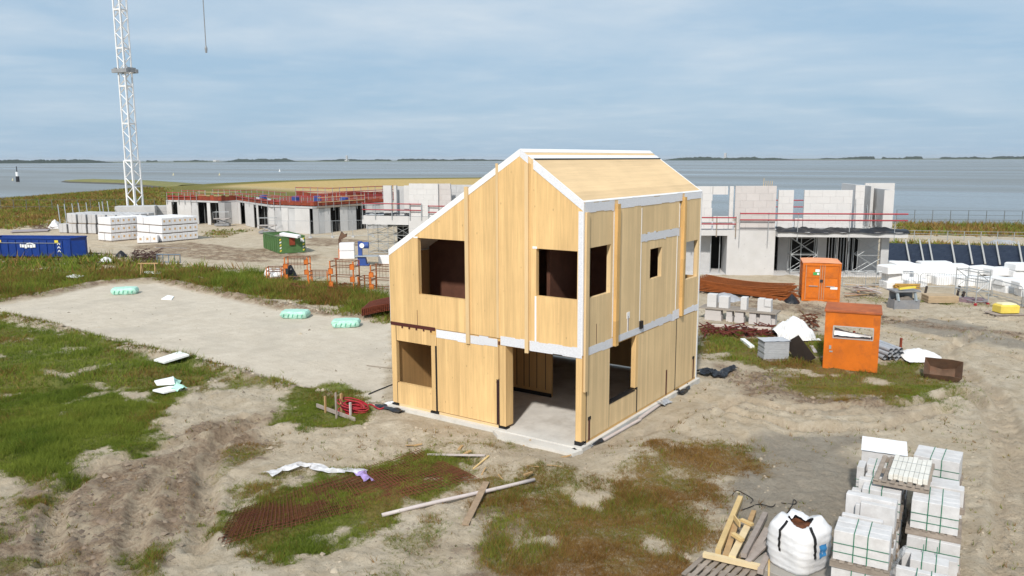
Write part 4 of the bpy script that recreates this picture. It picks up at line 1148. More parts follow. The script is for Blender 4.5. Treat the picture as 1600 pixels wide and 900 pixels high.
for px, d in ((399, 4.0), (440, 7.0), (533, 2.5), (470, 9.0)):
    q = ab(px)+back*d
    bx_ = MB().cbox(-0.45, 0.45, -0.3, 0.3, 0, 0.7, 0.05).build('tool_crate', M_blue, None, loc=(q[0], q[1], GZ+HA+0.33))
    tag(bx_, {399: 'leftmost', 440: 'second from the left', 533: 'rightmost', 470: 'second from the right'}[px]+' of the small blue crates on the rust-red roof deck', 'crate', 'blue crates on the roof deck')
# ------------------------------------------------------------------ crane
M_cw = mat('crane_white', (0.74, 0.74, 0.74), 0.45, 0.06, 2.0)
M_cg = mat('crane_grey', (0.25, 0.26, 0.27), 0.5, 0.15, 2.0)
cr0 = G(213, 341)
cr0[2] = HZ(cr0[0], cr0[1])
crane = thing('tower_crane', 'tall white lattice tower crane standing behind the stacked white blocks', 'crane', cr0, rad(12))
MB().box(-3, 3, -3, 3, -0.2, 0.9).build('crane_base', M_conc, crane)
def mast_section(z0, z1, hw, leg):
    b = MB()
    for sx_, sy_ in ((-1, -1), (1, -1), (1, 1), (-1, 1)):
        b.bar((sx_*hw, sy_*hw, z0), (sx_*hw, sy_*hw, z1), leg)
    n = max(2, round((z1-z0)/(1.7*hw))); st = (z1-z0)/n
    c = [(-hw, -hw), (hw, -hw), (hw, hw), (-hw, hw)]
    for i in range(n):
        a, d = z0+i*st, z0+(i+1)*st
        for k in range(4):
            p, q = c[k], c[(k+1) % 4]
            if (i+k) % 2: p, q = q, p
            b.tube([(*p, a), (*q, d)], leg*0.36, 4, cap=False)
    for z in (z0+0.05, z1-0.05):
        for k in range(4): b.bar((*c[k], z), (*c[(k+1) % 4], z), leg*0.7)
    o = b.build('mast_section', M_cw, crane, fix=False)
    # the lattice members of one section are welded and far too thin to pick apart
    return kind(o, 'stuff')
mast_section(0.9, 8.6, 0.74, 0.22)
for k in range(8): mast_section(8.6+k*5.4, 8.6+(k+1)*5.4, 0.62, 0.18)
zcol = 21.3
b = MB()
for s in (-1, 1): b.box(-1.45, 1.45, s*0.9-0.2, s*0.9+0.2, zcol, zcol+0.55)
for s in (-1, 1): b.box(s*1.15-0.2, s*1.15+0.2, -0.77, 0.77, zcol+0.1, zcol+0.75)
b.build('climbing_collar', M_cg, crane)
zj = 8.6+8*5.4
MB().cbox(-1.4, 1.4, -1.4, 1.4, zj, zj+2.2, 0.1).build('slewing_ring', M_cg, crane)
jr = rad(22)
jd = np.array([_R0[0], _R0[1]]); ja = math.atan2(jd[1], jd[0])-rad(12)
jx, jy = math.cos(ja), math.sin(ja)
b = MB(); nb = 20; jl = 46
for i in range(nb):
    for (oz, oy) in ((0, -0.7), (0, 0.7), (1.3, 0)):
        b.bar((jx*jl*i/nb-jy*oy, jy*jl*i/nb+jx*oy, zj+2.3+oz), (jx*jl*(i+1)/nb-jy*oy, jy*jl*(i+1)/nb+jx*oy, zj+2.3+oz), 0.14)
    for oy in (-0.7, 0.7):
        b.bar((jx*jl*i/nb-jy*oy, jy*jl*i/nb+jx*oy, zj+2.3), (jx*jl*(i+0.5)/nb, jy*jl*(i+0.5)/nb, zj+3.6), 0.08)
kind(b.build('jib', M_cw, crane, fix=False), 'stuff')
b = MB()
b.bar((0, 0, zj+2.6), (-jx*14, -jy*14, zj+2.6), 0.6); b.build('counter_jib', M_cw, crane)
MB().box(-jx*13-1, -jx*13+1, -jy*13-1, -jy*13+1, zj+0.4, zj+2.9).build('counterweight', M_cg, crane)
hd = ray(335, 45); 
# the hoist rope hangs straight down from the jib
rel = G(336, 341)-cr0; rl = float(rel[0]*jd[0]+rel[1]*jd[1])
rp0 = (jx*rl, jy*rl)
zk = 8.53+(250-88)/1258.6*121-float(cr0[2])
MB().tube([(rp0[0], rp0[1], zj+2.3), (rp0[0], rp0[1], zk+0.9)], 0.07, 5).build('hoist_rope', M_cg, crane)
MB().tube([(rp0[0], rp0[1], zk+0.9), (rp0[0], rp0[1], zk+0.5), (rp0[0], rp0[1], zk-0.1)], [0.10, 0.2, 0.13], 8).build('hook_block', M_cg, crane)

# ------------------------------------------------------------------ stacked block packs by the crane
M_pack = mat('wrapped_block_pack', (0.74, 0.73, 0.735), 0.55, 0.05, 6.0, bump=0.15, bscale=12)
M_packg = mat('bare_block_pack', (0.48, 0.475, 0.475), 0.85, 0.15, 8.0, stretch=(6, 6, 0.3))
M_logo = mat('orange_print', (0.62, 0.40, 0.20), 0.6, 0.2, 10)
M_pal = mat('pallet_wood', (0.27, 0.225, 0.185), 0.85, 0.22, 4.0, bump=0.2)
def pack(name, m, w, d, h, logo, label, cat='block pack', group=None):
    t = thing(name, label, cat, (0, 0, 0), 0, group)
    n = max(2, round(w/0.62))
    for i in range(n):
        MB().cbox(-w/2+w*i/n+0.006, -w/2+w*(i+1)/n-0.006, -d/2, d/2, 0.12, h-0.01*(i % 2), 0.03).build('block_bundle', m, t)
        if logo:
            x = -w/2+w*(i+0.5)/n
            MB().box(x-0.1, x+0.1, -d/2-0.008, -d/2-0.002, 0.12+h*0.32, 0.12+h*0.58).build('printed_mark', M_logo, t)
    MB().box(-w/2+0.05, w/2-0.05, -d/2+0.03, d/2-0.03, 0.0, 0.115).build('pallet', M_pal, t)
    return t
gl = 'wrapped block packs stacked by the crane'
wp = pack('block_pack', M_pack, 4.3, 1.15, 0.85, True, 'long white wrapped block pack with printed marks stacked three high near the crane', 'block pack', gl)
used = []
def place(proto, loc, rz, label=None, group=None):
    o = proto if proto.name not in used else copy_tree(proto)
    used.append(proto.name)
    o.location = tuple(map(float, loc)); o.rotation_euler = (0, 0, rz)
    if label: o['label'] = label
    if group: o['group'] = group
    return o
cr_ang = math.atan2(_R0[1], _R0[0])
ORD = ['first', 'second', 'third', 'fourth', 'fifth', 'sixth', 'seventh', 'eighth']
def stackrows(proto, A, B, C, ny, nz, sz_, what, tier):
    """packs whose long side runs from pixel A to B; rows follow one another towards pixel C"""
    a, b_, c = P(*A), P(*B), P(*C); ang = math.atan2((b_-a)[1], (b_-a)[0])
    ex = np.array([math.cos(ang), math.sin(ang), 0]); ey = np.array([-math.sin(ang), math.cos(ang), 0])
    for k in range(nz):
        for j in range(ny):
            o = a+ex*(proto['half']+0.06*((k*7+j*3) % 3))+ey*(0.6+j*1.2+0.04*((k+j*5) % 3))
            place(proto, (o[0], o[1], a[2]+k*sz_), ang, 'wrapped block pack, '+tier[k]+' tier, '+ORD[j]+' row from front, '+what, gl)
wp['half'] = 2.15
TI = ('bottom', 'middle', 'top')
stackrows(wp, (254, 379), (305, 374.5), (222, 369), 4, 3, 0.86, 'right stack by the crane', TI)
stackrows(wp, (174, 378), (223, 373.5), (158, 372), 2, 3, 0.86, 'left stack by the crane', TI)
a1 = cr_ang+rad(16)
q = P(232, 380); sp = pack('block_pack', M_pack, 2.0, 1.1, 0.85, True, 'single small white wrapped block pack on the ground in front of the stacks', 'block pack'); sp.location = q; sp.rotation_euler = (0, 0, a1)
gp_ = pack('block_pack', M_packg, 1.15, 1.05, 1.15, False, 'bare', 'block pack', 'bare block packs left of the wrapped ones')
a2 = cr_ang-rad(16); o1 = P(104, 364); c_, s_ = math.cos(a2), math.sin(a2)
for k in range(2):
    for j in range(5-k):
        for i in range(7):
            if k == 1 and i+j == 0: continue
            x, y = i*1.42+0.05*((k*7+i*3) % 3), j*1.3+0.04*((k+j*5) % 3)
            place(gp_, (o1[0]+c_*x-s_*y, o1[1]+s_*x+c_*y, o1[2]+k*1.18), a2, 'bare grey-white block pack, '+('lower', 'upper')[k]+' layer, '+ORD[i]+' from the left in the '+ORD[j]+' row')
for (px, py, w, h) in ((215, 348, 5.0, 2.5), (246, 345, 4.6, 2.3)):
    q = P(px, py+2)
    t = thing('concrete_ballast', 'grey concrete ballast blocks stacked '+('left' if px < 230 else 'right')+' of the crane foot', 'concrete block', q, a1)
    for k in range(3): MB().cbox(-w/2, w/2, -1.2, 1.2, k*h/3+0.003, (k+1)*h/3, 0.04).build('ballast_slab', M_conc, t)
for k, px in enumerate((96, 106, 118, 128, 140, 160, 165, 173)):
    q = P(px, 362-k*1.2); 
    pr = MB().tube([(0, 0, 0), (-0.9, 0.3, 3.3)], 0.055, 6).tube([(-0.12, -0.12, 0.0), (0.12, 0.12, 0.03)], 0.1, 5).build('leaning_prop', M_steel, None, loc=q)
    tag(pr, ORD[k]+' pale steel prop from the left leaning up behind the bare block packs', 'prop', 'props leaning by the block packs')

# ------------------------------------------------------------------ skips
def skip(label, loc, rz, Lg, Wd, Ht, m, chev=True, flare=0.12):
    """roll-off skip: local x along its length, the end face at x = 0, near side at y = 0"""
    t = thing('roll_off_skip', label, 'skip', loc, rz)
    th = 0.06
    for nm, bx in (('floor_plate', (0, Lg, 0, Wd, 0.16, 0.22)), ('side_wall', (0, Lg, 0, th, 0.2201, Ht)), ('side_wall', (0, Lg, Wd-th, Wd, 0.2201, Ht)),
                   ('end_wall', (0, th, th+0.001, Wd-th-0.001, 0.2201, Ht)), ('end_wall', (Lg-th, Lg, th+0.001, Wd-th-0.001, 0.2201, Ht))):
        MB().box(*bx).build(nm, m, t)
    n = int(Lg/0.75)
    for i in range(n+1):
        x = 0.05+(Lg-0.22)*i/n
        MB().box(x, x+0.09, -0.075, -0.002, 0.24, Ht-0.1).build('rib', m, t)
        MB().box(x, x+0.09, Wd+0.002, Wd+0.075, 0.24, Ht-0.1).build('rib', m, t)
    for y in (-0.06, Wd-0.04): MB().box(-0.03, Lg+0.03, y, y+0.10, Ht+0.001, Ht+0.11).build('top_rail', m, t)
    for x in (-0.031, Lg-0.07): MB().box(x, x+0.10, 0.045, Wd-0.045, Ht+0.002, Ht+0.10).build('top_rail', m, t)
    for y in (0.5, Wd-0.7): MB().box(-0.1, Lg, y, y+0.2, 0.0, 0.155).build('skid', M_cg, t)
    return t
M_grn = mat('green_skip_paint', (0.085, 0.175, 0.060), 0.6, 0.14, 2.0, dirt=(0.05, 0.06, 0.03), dirt_amt=0.6, dirt_scale=1.5)
M_blu = mat('blue_skip_paint', (0.012, 0.045, 0.235), 0.45, 0.10, 2.0, dirt=(0.02, 0.03, 0.08), dirt_amt=0.5, dirt_scale=1.2)
M_yel = mat('yellow_paint', (0.75, 0.60, 0.08), 0.6, 0.1, 3.0)
M_rubble = mat('rubble', (0.24, 0.21, 0.18), 0.95, 0.35, 3.0, bump=0.8, bscale=6)
ga, gb, gc = P(437, 399), P(480, 399.5), P(416, 389)
gx = math.atan2((gc-ga)[1], (gc-ga)[0])
gs = skip('open green roll-off skip filled with rubble in front of the low concrete building', ga, gx, 5.6, 2.4, 1.62, M_grn)
sgn = 1.0
v_ = gb-ga
# local +y must run along the end face towards the second corner
if -math.sin(gx)*v_[0]+math.cos(gx)*v_[1] < 0: gs.scale = (1, -1, 1)
for y in (0.04, 2.20):
    for k in range(5):
        MB().prism([(y, 0.3+k*0.26), (y+0.16, 0.38+k*0.26), (y+0.16, 0.51+k*0.26), (y, 0.43+k*0.26)], -0.014, -0.004, 'yz').build('chevron_stripe', M_white if k % 2 else M_yel, gs)
MB().box(-0.14, -0.003, 0.95, 1.45, 0.9, 1.6).build('hook_bracket', M_rust, gs)
MB().box(-0.012, -0.003, 2.0, 2.3, 1.2, 1.5).build('sticker', M_white, gs)
def heap(name, m, w, d, h, seed, loc=(0, 0, 0), rz=0, parent=None, nu=22, nv=14):
    def fn(u, v):
        x = (u-0.5)*w; y = (v-0.5)*d; e = max(0.0, 1-(2*u-1)**2)**0.5*max(0.0, 1-(2*v-1)**2)**0.5
        n = float(fbm(np.array([x*1.7+seed]), np.array([y*1.7]), 4, seed)[0])
        return (x*(0.9+0.2*n), y*(0.9+0.2*n), e*h*(0.35+1.3*n)-0.03)
    o = MB().sheet(fn, nu, nv).build(name, m, parent, smooth=False, fix=False)
    o.location = tuple(map(float, loc)); o.rotation_euler = (0, 0, rz); return o
hl = heap('rubble_fill', M_rubble, 5.4, 2.3, 0.5, 4, (2.8, 1.2, 1.15), 0, gs)
fbd = MB().cbox(-1.0, 1.0, -0.28, 0.28, 0, 0.22, 0.03).build('foam_board', M_white, None)
q = ga+(gc-ga)*0.25+(gb-ga)*0.55; fbd.location = (q[0], q[1], GZ+1.62); fbd.rotation_euler = (0.12, 0.1, cr_ang-0.35)
tag(fbd, 'white foam board lying on top of the green skip', 'foam board')
ba_, bb_ = P(113, 404), P(-32, 403)
bx2 = math.atan2((bb_-ba_)[1], (bb_-ba_)[0])
bs_ = skip('long blue roll-off skip with white logo standing in the grass at the left edge', ba_, bx2, 8.4, 2.3, 1.72, M_blu)
bs_.scale = (1, -1, 1)
def glyph(parent, txt, size, m, loc, rot, name='lettering', ext=0.004):
    cu = bpy.data.curves.new(name, 'FONT'); cu.body = txt; cu.size = size; cu.extrude = ext; cu.align_x = 'CENTER'; cu.align_y = 'CENTER'
    o = bpy.data.objects.new('tmp_text', cu); COL.objects.link(o)
    dg = bpy.context.evaluated_depsgraph_get(); me = bpy.data.meshes.new_from_object(o.evaluated_get(dg))
    bpy.data.objects.remove(o); bpy.data.curves.remove(cu)
    me.materials.clear(); me.materials.append(m)
    k = link(name, me, parent, loc, rot); return k
# near side of the blue skip is its local y = 0 face; letters run against local x
for k, (x0, w_, z0, h_) in enumerate(((3.35, 0.26, 0.98, 0.30), (3.64, 0.24, 0.95, 0.28), (3.92, 0.20, 0.98, 0.26), (4.16, 0.22, 0.90, 0.34), (4.42, 0.24, 0.98, 0.26), (4.70, 0.12, 0.98, 0.30))):
    MB().cbox(x0, x0+w_, -0.092, -0.079, z0, z0+h_, 0.004).build('logo_letter', M_white, bs_)
arc = MB().tube([(3.85+0.40*math.cos(t*math.pi/8), -0.09, 1.14+0.22*math.sin(t*math.pi/8)) for t in range(1, 8)], 0.05, 5).build('logo_arc', M_white, bs_)
for x, z in ((1.15, 1.42), (6.6, 1.42)): MB().box(x, x+0.34, -0.09, -0.078, z, z+0.22).build('reflector_plate', M_yel, bs_)
for k in range(3):
    MB().prism([(0.98, 0.55+k*0.32), (1.12, 0.70+k*0.32), (1.26, 0.55+k*0.32), (1.26, 0.64+k*0.32), (1.12, 0.79+k*0.32), (0.98, 0.64+k*0.32)], -0.092, -0.079, 'xz').build('chevron_mark', M_white, bs_)
MB().box(0.9, 7.6, -0.10, -0.077, 1.36, 1.40).build('side_stripe', M_steel, bs_)
dr = MB().box(-0.05, 0.0, 0.0, 1.1, 0.25, 1.6).build('end_door', M_blu, bs_); dr.location = (-0.02, 0.02, 0); dr.rotation_euler = (0, 0, rad(55))
# ------------------------------------------------------------------ foreground: pallets of blocks
M_blk2 = mat('calcium_silicate_block', (0.57, 0.56, 0.555), 0.85, 0.10, 5.0, bump=0.25, bscale=45, dirt=(0.40, 0.37, 0.34), dirt_amt=0.55, dirt_scale=2.0)
M_strap = mat('green_strap', (0.015, 0.16, 0.085), 0.5, 0.1, 5.0)
M_film = bpy.data.materials.new('clear_film'); M_film.use_nodes = True
def film(m, col, alpha):
    t = m.node_tree; b = t.nodes['Principled BSDF']; b.inputs['Base Color'].default_value = (*col, 1); b.inputs['Roughness'].default_value = 0.25
    n = t.nodes.new('ShaderNodeTexNoise'); n.inputs['Scale'].default_value = 6; n.inputs['Detail'].default_value = 5
    c = t.nodes.new('ShaderNodeTexCoord'); t.links.new(c.outputs['Object'], n.inputs['Vector'])
    r = t.nodes.new('ShaderNodeMapRange'); r.inputs['From Min'].default_value = 0.3; r.inputs['From Max'].default_value = 0.7; r.inputs['To Min'].default_value = alpha-0.25; r.inputs['To Max'].default_value = min(1, alpha+0.25)
    t.links.new(n.outputs['Fac'], r.inputs['Value']); t.links.new(r.outputs[0], b.inputs['Alpha'])
    bp = t.nodes.new('ShaderNodeBump'); bp.inputs['Strength'].default_value = 0.6; bp.inputs['Distance'].default_value = 0.03; t.links.new(n.outputs['Fac'], bp.inputs['Height']); t.links.new(bp.outputs[0], b.inputs['Normal'])
film(M_film, (0.72, 0.74, 0.76), 0.38)
PLK = {}
def pallet_part(t, w, d, z=0.0):
    """slatted pallet: bearers as one part, each top board a sub-part"""
    p = MB().box(-w/2, w/2, -d/2, -d/2+0.09, 0.022, 0.115).build('pallet', M_pal, t, loc=(0, 0, z))
    for y in (-0.045, d/2-0.09):
        MB().box(-w/2, w/2, y, y+0.09, 0.022, 0.115).build('bearer', M_pal, p)
    for y in (-d/2, -0.05, d/2-0.1): MB().box(-w/2, w/2, y, y+0.1, 0.0, 0.0215).build('bottom_board', M_pal, p)
    n = 7
    for i in range(n):
        k = (round(d, 2),)
        if k not in PLK: PLK[k] = MB().cbox(-0.05, 0.05, -d/2-0.01, d/2+0.01, 0.1155, 0.139, 0.004).mesh('board', M_pal)
        link('board', PLK[k], p, (-w/2+0.06+(w-0.12)*i/(n-1), random.uniform(-0.01, 0.01), 0), (0, 0, random.uniform(-0.01, 0.01)))
    return p
def block_pallet(label, loc, rz, blocks, straps=True, w=1.02, d=0.95, group=None):
    """blocks: list of (x0,x1,y0,y1,z0,z1) over the pallet top"""
    t = thing('block_pallet', label, 'block pallet', loc, rz, group)
    pallet_part(t, w+0.06, d+0.04)
    zt = 0.14
    for x0, x1, y0, y1, z0, z1 in blocks:
        o = MB().cbox(x0, x1, y0, y1, zt+z0, zt+z1, 0.008).build('block', M_blk2, t)
        o.rotation_euler = (0, 0, random.uniform(-0.012, 0.012))
    if straps:
        hi = zt+max(q[5] for q in blocks)
        ys0 = min(q[2] for q in blocks if q[5] > 0.3); ys1 = max(q[3] for q in blocks)
        for x in (-0.13, 0.12):
            MB().box(x-0.008, x+0.008, ys0-0.018, ys1+0.018, hi+0.002, hi+0.010).build('strap', M_strap, t)
            MB().box(x-0.008, x+0.008, ys0-0.026, ys0-0.018, 0.05, hi+0.008).build('strap', M_strap, t)
        xs0 = min(q[0] for q in blocks); xs1 = max(q[1] for q in blocks)
        for z in (0.16, 0.34): MB().box(xs0-0.01, xs1+0.01, ys0-0.017, ys0-0.011, zt+z, zt+z+0.012).build('strap', M_strap, t)
    return t
def fullpack(h=0.60, d=0.9, n=4, w=1.0):
    return [(-w/2+0.0, w/2, -d/2+d*i/n+0.004, -d/2+d*(i+1)/n-0.004, 0.0, h) for i in range(n)]
RZ = rad(5)
def cl(u, v):                                # cluster position: u right, v back from its near left corner
    c, s = math.cos(RZ), math.sin(RZ)
    return (8.16+u*c-v*s, -4.40+u*s+v*c)
g0 = GZ-0.02
lo_lab = ['lower block pallet under the strapped front pallet', 'lower block pallet in the middle of the left row, under leaning slabs', 'lower block pallet near the back of the left row', 'lower block pallet at the far end of the left row']
for i, v in enumerate((0.42, 1.75, 3.1, 4.6)):
    x, y = cl(0.5+0.02*i, v)
    block_pallet(lo_lab[i], (x, y, g0), RZ+random.uniform(-0.03, 0.03), fullpack(0.58), True)
zt = g0+0.725
x, y = cl(0.5, 0.36); block_pallet('white block pallet with green straps, nearest of the upper left row', (x, y, zt), RZ, fullpack(0.60, 0.72, 3), True, d=0.8)
x, y = cl(0.48, 1.85); block_pallet('white block slabs standing on edge behind the nearest left pallet', (x, y, zt), RZ-0.03, [(-0.5, 0.5, 0.06, 0.22, 0, 0.62), (-0.5, 0.5, 0.225, 0.36, 0, 0.60), (-0.18, 0.5, -0.12, 0.04, 0, 0.56), (-0.28, -0.19, -0.12, 0.0, 0, 0.5), (-0.5, 0.3, -0.42, -0.28, 0, 0.34)], False)
x, y = cl(0.52, 2.95); block_pallet('half-used block pallet with two straps, third in the left row', (x, y, zt), RZ, [(-0.28, 0.5, -0.38, -0.16, 0, 0.56), (-0.28, 0.5, -0.15, 0.05, 0, 0.56), (-0.40, 0.4, 0.06, 0.26, 0, 0.60), (-0.5, -0.30, -0.30, -0.1, 0, 0.44)], True)
x, y = cl(0.5, 4.05); block_pallet('broken-open block pallet, fourth in the left row under the slatted pallet', (x, y, zt), RZ, [(-0.3, 0.45, -0.42, -0.24, 0, 0.48), (-0.28, 0.1, -0.23, -0.05, 0, 0.56), (-0.5, -0.34, -0.3, 0.2, 0, 0.60), (-0.32, 0.5, -0.04, 0.42, 0, 0.62)], True)
x, y = cl(0.45, 5.35); t = block_pallet('film-wrapped white block pallet at the far end of the left row', (x, y, zt), RZ+0.08, fullpack(0.66, 1.05, 4), False, d=1.05)
MB().sheet(lambda u, v: ((u-0.5)*1.04, (v-0.5)*1.12, 0.815+0.02*float(fbm(np.array([u*6.]), np.array([v*6.]), 3, 3)[0])), 14, 14).build('wrap_sheet', M_white, t, smooth=True, fix=False)
# right row
x, y = cl(1.62, 0.05); block_pallet('white block pallet in the right row, cut by the lower picture edge', (x, y, g0), RZ, [(-0.5, 0.36, -0.62, -0.42, 0, 0.62), (-0.5, 0.3, -0.41, -0.2, 0, 0.60), (-0.5, 0.5, 0.26, 0.40, 0, 0.68), (-0.45, 0.45, -0.18, 0.2, 0, 0.36)], True)
x, y = cl(1.68, 1.3); block_pallet('low block pallet with one grey slab on edge in the right row', (x, y, g0), RZ, [(-0.34, 0.34, -0.36, -0.02, 0, 0.62), (-0.5, 0.5, 0.0, 0.16, 0, 0.58), (-0.5, 0.5, 0.18, 0.42, 0, 0.5)], True)
for i, v in enumerate((2.55, 3.95, 5.3)):
    x, y = cl(1.72, v); block_pallet(['lower block pallet under the tall strapped one in the right row', 'lower block pallet in the right row behind the tall strapped one', 'lower block pallet at the far end of the right row'][i], (x, y, g0), RZ, fullpack(0.58), True)
x, y = cl(1.70, 2.72); block_pallet('tall white strapped block pallet in the middle of the right row', (x, y, zt), RZ, fullpack(0.62, 0.92, 4, 0.9), True, d=0.98, w=1.0)
x, y = cl(1.74, 4.3); block_pallet('part-used white block pallet behind the tall strapped one', (x, y, zt), RZ, [(-0.2, 0.5, -0.4, -0.1, 0, 0.40), (-0.2, 0.4, -0.08, 0.3, 0, 0.36)], False)
x, y = cl(1.66, 5.65); block_pallet('white strapped block pallet at the far end of the right row', (x, y, zt), RZ-0.08, fullpack(0.60, 0.9, 3), True)
# slatted pallet of white boards laid across both rows
x, y = cl(1.02, 3.55)
t = thing('board_pallet', 'slatted pallet with a bundle of white boards lying across both block rows', 'pallet', (x, y, zt+0.775), RZ-0.03)
for yy in (-0.82, -0.05, 0.74): MB().box(-0.56, 0.56, yy, yy+0.10, 0.0, 0.10).build('bearer', M_pal, t)
for i in range(7): MB().cbox(-0.55+i*0.168, -0.45+i*0.168, -0.86, 0.86, 0.101, 0.126, 0.004).build('slat', M_pal, t)
for i in range(8):
    for k in range(2): MB().cbox(-0.27+i*0.098, -0.178+i*0.098, -0.70+0.03*((i*5) % 3), 0.74-0.04*((i*3) % 4), 0.127+k*0.062, 0.186+k*0.062, 0.004).build('white_board', mat('white_lath', (0.68, 0.66, 0.60), 0.7, 0.1, 4.0), t)
for yy in (-0.3, 0.25): MB().box(-0.30, 0.53, yy, yy+0.012, 0.2515, 0.256).build('strap', M_steel, t)
# loose film hanging between the rows
x, y = cl(1.12, 1.1)
o = MB().sheet(lambda u, v: (0.10*math.sin(v*9)+0.16*(u-0.5)*(1-v), -0.6+1.3*u+0.08*math.sin(v*6+u*4), 0.02+1.0*v*(1-0.35*u)), 14, 12).build('plastic_film', M_film, None, smooth=True, fix=False, loc=(x, y, g0))
tag(o, 'loose clear plastic film hanging in the gap between the block pallets', 'plastic film')

# ------------------------------------------------------------------ big bag
M_bag = mat('woven_bag', (0.70, 0.70, 0.71), 0.6, 0.06, 6.0, bump=0.5, bscale=7, dirt=(0.5, 0.47, 0.42), dirt_amt=0.4, dirt_scale=1.5)
M_bagin = mat('bag_contents', (0.12, 0.045, 0.02), 0.9, 0.4, 8.0, bump=0.6, bscale=20)
def big_bag(loc, rz):
    t = thing('big_bag', 'white woven big bag with black lifting straps beside the pallets', 'bag', loc, rz)
    n, rows = 40, 18; b = MB()
    def ringpt(a, h):
        # rounded square that bulges in the middle and draws in at the top
        c, s = math.cos(a), math.sin(a); p = 4.2
        r = 1.0/((abs(c)**p+abs(s)**p)**(1/p))
        w = 0.555*(0.93+0.12*math.sin(min(h, 1)*math.pi*0.92))
        if h > 0.84: w *= 1-(h-0.84)*1.9
        f = float(fbm(np.array([c*2.2+5]), np.array([s*2.2+h*3.4]), 4, 3)[0])-0.5
        fold = 0.012*math.sin(h*38+a*3)+0.008*math.sin(a*17+h*9)
        w = w*(1+0.10*f)+fold
        z = h*1.04+(0.16*(f+0.1) if h > 0.8 else 0)+(0.11*max(0, math.cos(2*(a-0.78)))*(h-0.75)*4 if h > 0.75 else 0)
        return (c*r*w, s*r*w, max(0.0, z))
    for j in range(rows+1):
        h = j/rows
        for i in range(n): b.v.append(ringpt(2*math.pi*i/n, h))
    for j in range(rows):
        for i in range(n):
            k = (i+1) % n; b.f.append((j*n+i, j*n+k, (j+1)*n+k, (j+1)*n+i))
    # collar folded inwards
    for i in range(n):
        x, y, z = ringpt(2*math.pi*i/n, 1.0); b.v.append((x*0.62, y*0.62, z-0.07))
    for i in range(n):
        k = (i+1) % n; b.f.append((rows*n+i, rows*n+k, (rows+1)*n+k, (rows+1)*n+i))
    b.f.append(tuple(range(n-1, -1, -1)))
    b.build('bag_body', M_bag, t, smooth=True)
    MB().sheet(lambda u, v: ((u-0.5)*0.62, (v-0.5)*0.62, 0.90+0.05*math.sin(u*7)*math.sin(v*6)), 8, 8).build('bag_contents', M_bagin, t, fix=False)
    for a in (-1.75, -0.42, 1.15, 2.75):
        pts = []
        for j in range(7, 19):
            p = ringpt(a, j/18); f = 1.025; pts.append((p[0]*f, p[1]*f, p[2]+0.012))
        b2 = MB()
        for p in pts:
            tx, ty = -math.sin(a)*0.035, math.cos(a)*0.035
            b2.v += [(p[0]-tx, p[1]-ty, p[2]), (p[0]+tx, p[1]+ty, p[2])]
        for k in range(len(pts)-1): b2.f.append((2*k, 2*k+1, 2*k+3, 2*k+2))
        b2.build('lifting_strap', M_black, t, fix=False)
    # blue and white printed panel on the right-hand side
    m = bpy.data.materials.new('blue_print'); m.use_nodes = True; bs = m.node_tree.nodes['Principled BSDF']
    v = m.node_tree.nodes.new('ShaderNodeTexVoronoi'); v.inputs['Scale'].default_value = 9; c = m.node_tree.nodes.new('ShaderNodeTexCoord'); m.node_tree.links.new(c.outputs['Object'], v.inputs['Vector'])
    r = m.node_tree.nodes.new('ShaderNodeMapRange'); r.inputs['From Min'].default_value = 0.25; r.inputs['From Max'].default_value = 0.3; m.node_tree.links.new(v.outputs['Distance'], r.inputs['Value'])
    mx = m.node_tree.nodes.new('ShaderNodeMix'); mx.data_type = 'RGBA'; mx.inputs['A'].default_value = (0.6, 0.66, 0.75, 1); mx.inputs['B'].default_value = (0.05, 0.25, 0.55, 1); m.node_tree.links.new(r.outputs[0], mx.inputs['Factor']); m.node_tree.links.new(mx.outputs['Result'], bs.inputs['Base Color'])
    b3 = MB(); cols = [-0.16+0.055*i for i in range(9)]; rws = [0.36+0.035*j for j in range(9)]
    for a in cols:
        for h in rws:
            p = ringpt(a, h); b3.v.append((p[0]*1.018, p[1]*1.018, p[2]))
    for i in range(8):
        for j in range(8): k = i*9+j; b3.f.append((k, k+9, k+10, k+1))
    b3.build('printed_panel', m, t, smooth=True, fix=False)
    return t
bag = big_bag((7.33, -3.66, 0.03), rad(-20)); bag.scale = (0.93, 0.93, 0.93)
bd = MB().cbox(-0.75, 0.70, -0.72, 0.75, 0.0, 0.16, 0.01).build('plywood_sheet', mat('grey_ply', (0.30, 0.28, 0.25), 0.8, 0.15, 2.0), None, loc=(7.34, -3.7, -0.14), rot=(0, 0, rad(-12)))
tag(bd, 'grey boards lying flat under the big bag', 'boards')

# ------------------------------------------------------------------ timber pile on a pallet
tp0 = G(1130, 888, -0.02)
t = thing('timber_pallet', 'grey slatted pallet at the bottom edge left of the big bag', 'pallet', (tp0[0], tp0[1]-0.1, -0.17), rad(-4))
for yy in (-0.55, -0.05, 0.45): MB().box(-0.62, 0.62, yy, yy+0.1, 0.02, 0.12).build('bearer', M_pal, t)
for i in range(8): MB().cbox(-0.62+i*0.163, -0.515+i*0.163, -0.62, 0.62, 0.121, 0.145, 0.004).build('slat', M_pal, t)
M_t1 = mat('yellow_timber', (0.60, 0.43, 0.20), 0.7, 0.12, 3.0, bump=0.1); M_t2 = mat('pale_timber', (0.66, 0.52, 0.31), 0.7, 0.1, 3.0); M_t3 = mat('grey_timber', (0.32, 0.27, 0.235), 0.85, 0.18, 4.0, bump=0.2)
M_t4 = mat('brown_timber', (0.42, 0.27, 0.13), 0.75, 0.15, 3.0)
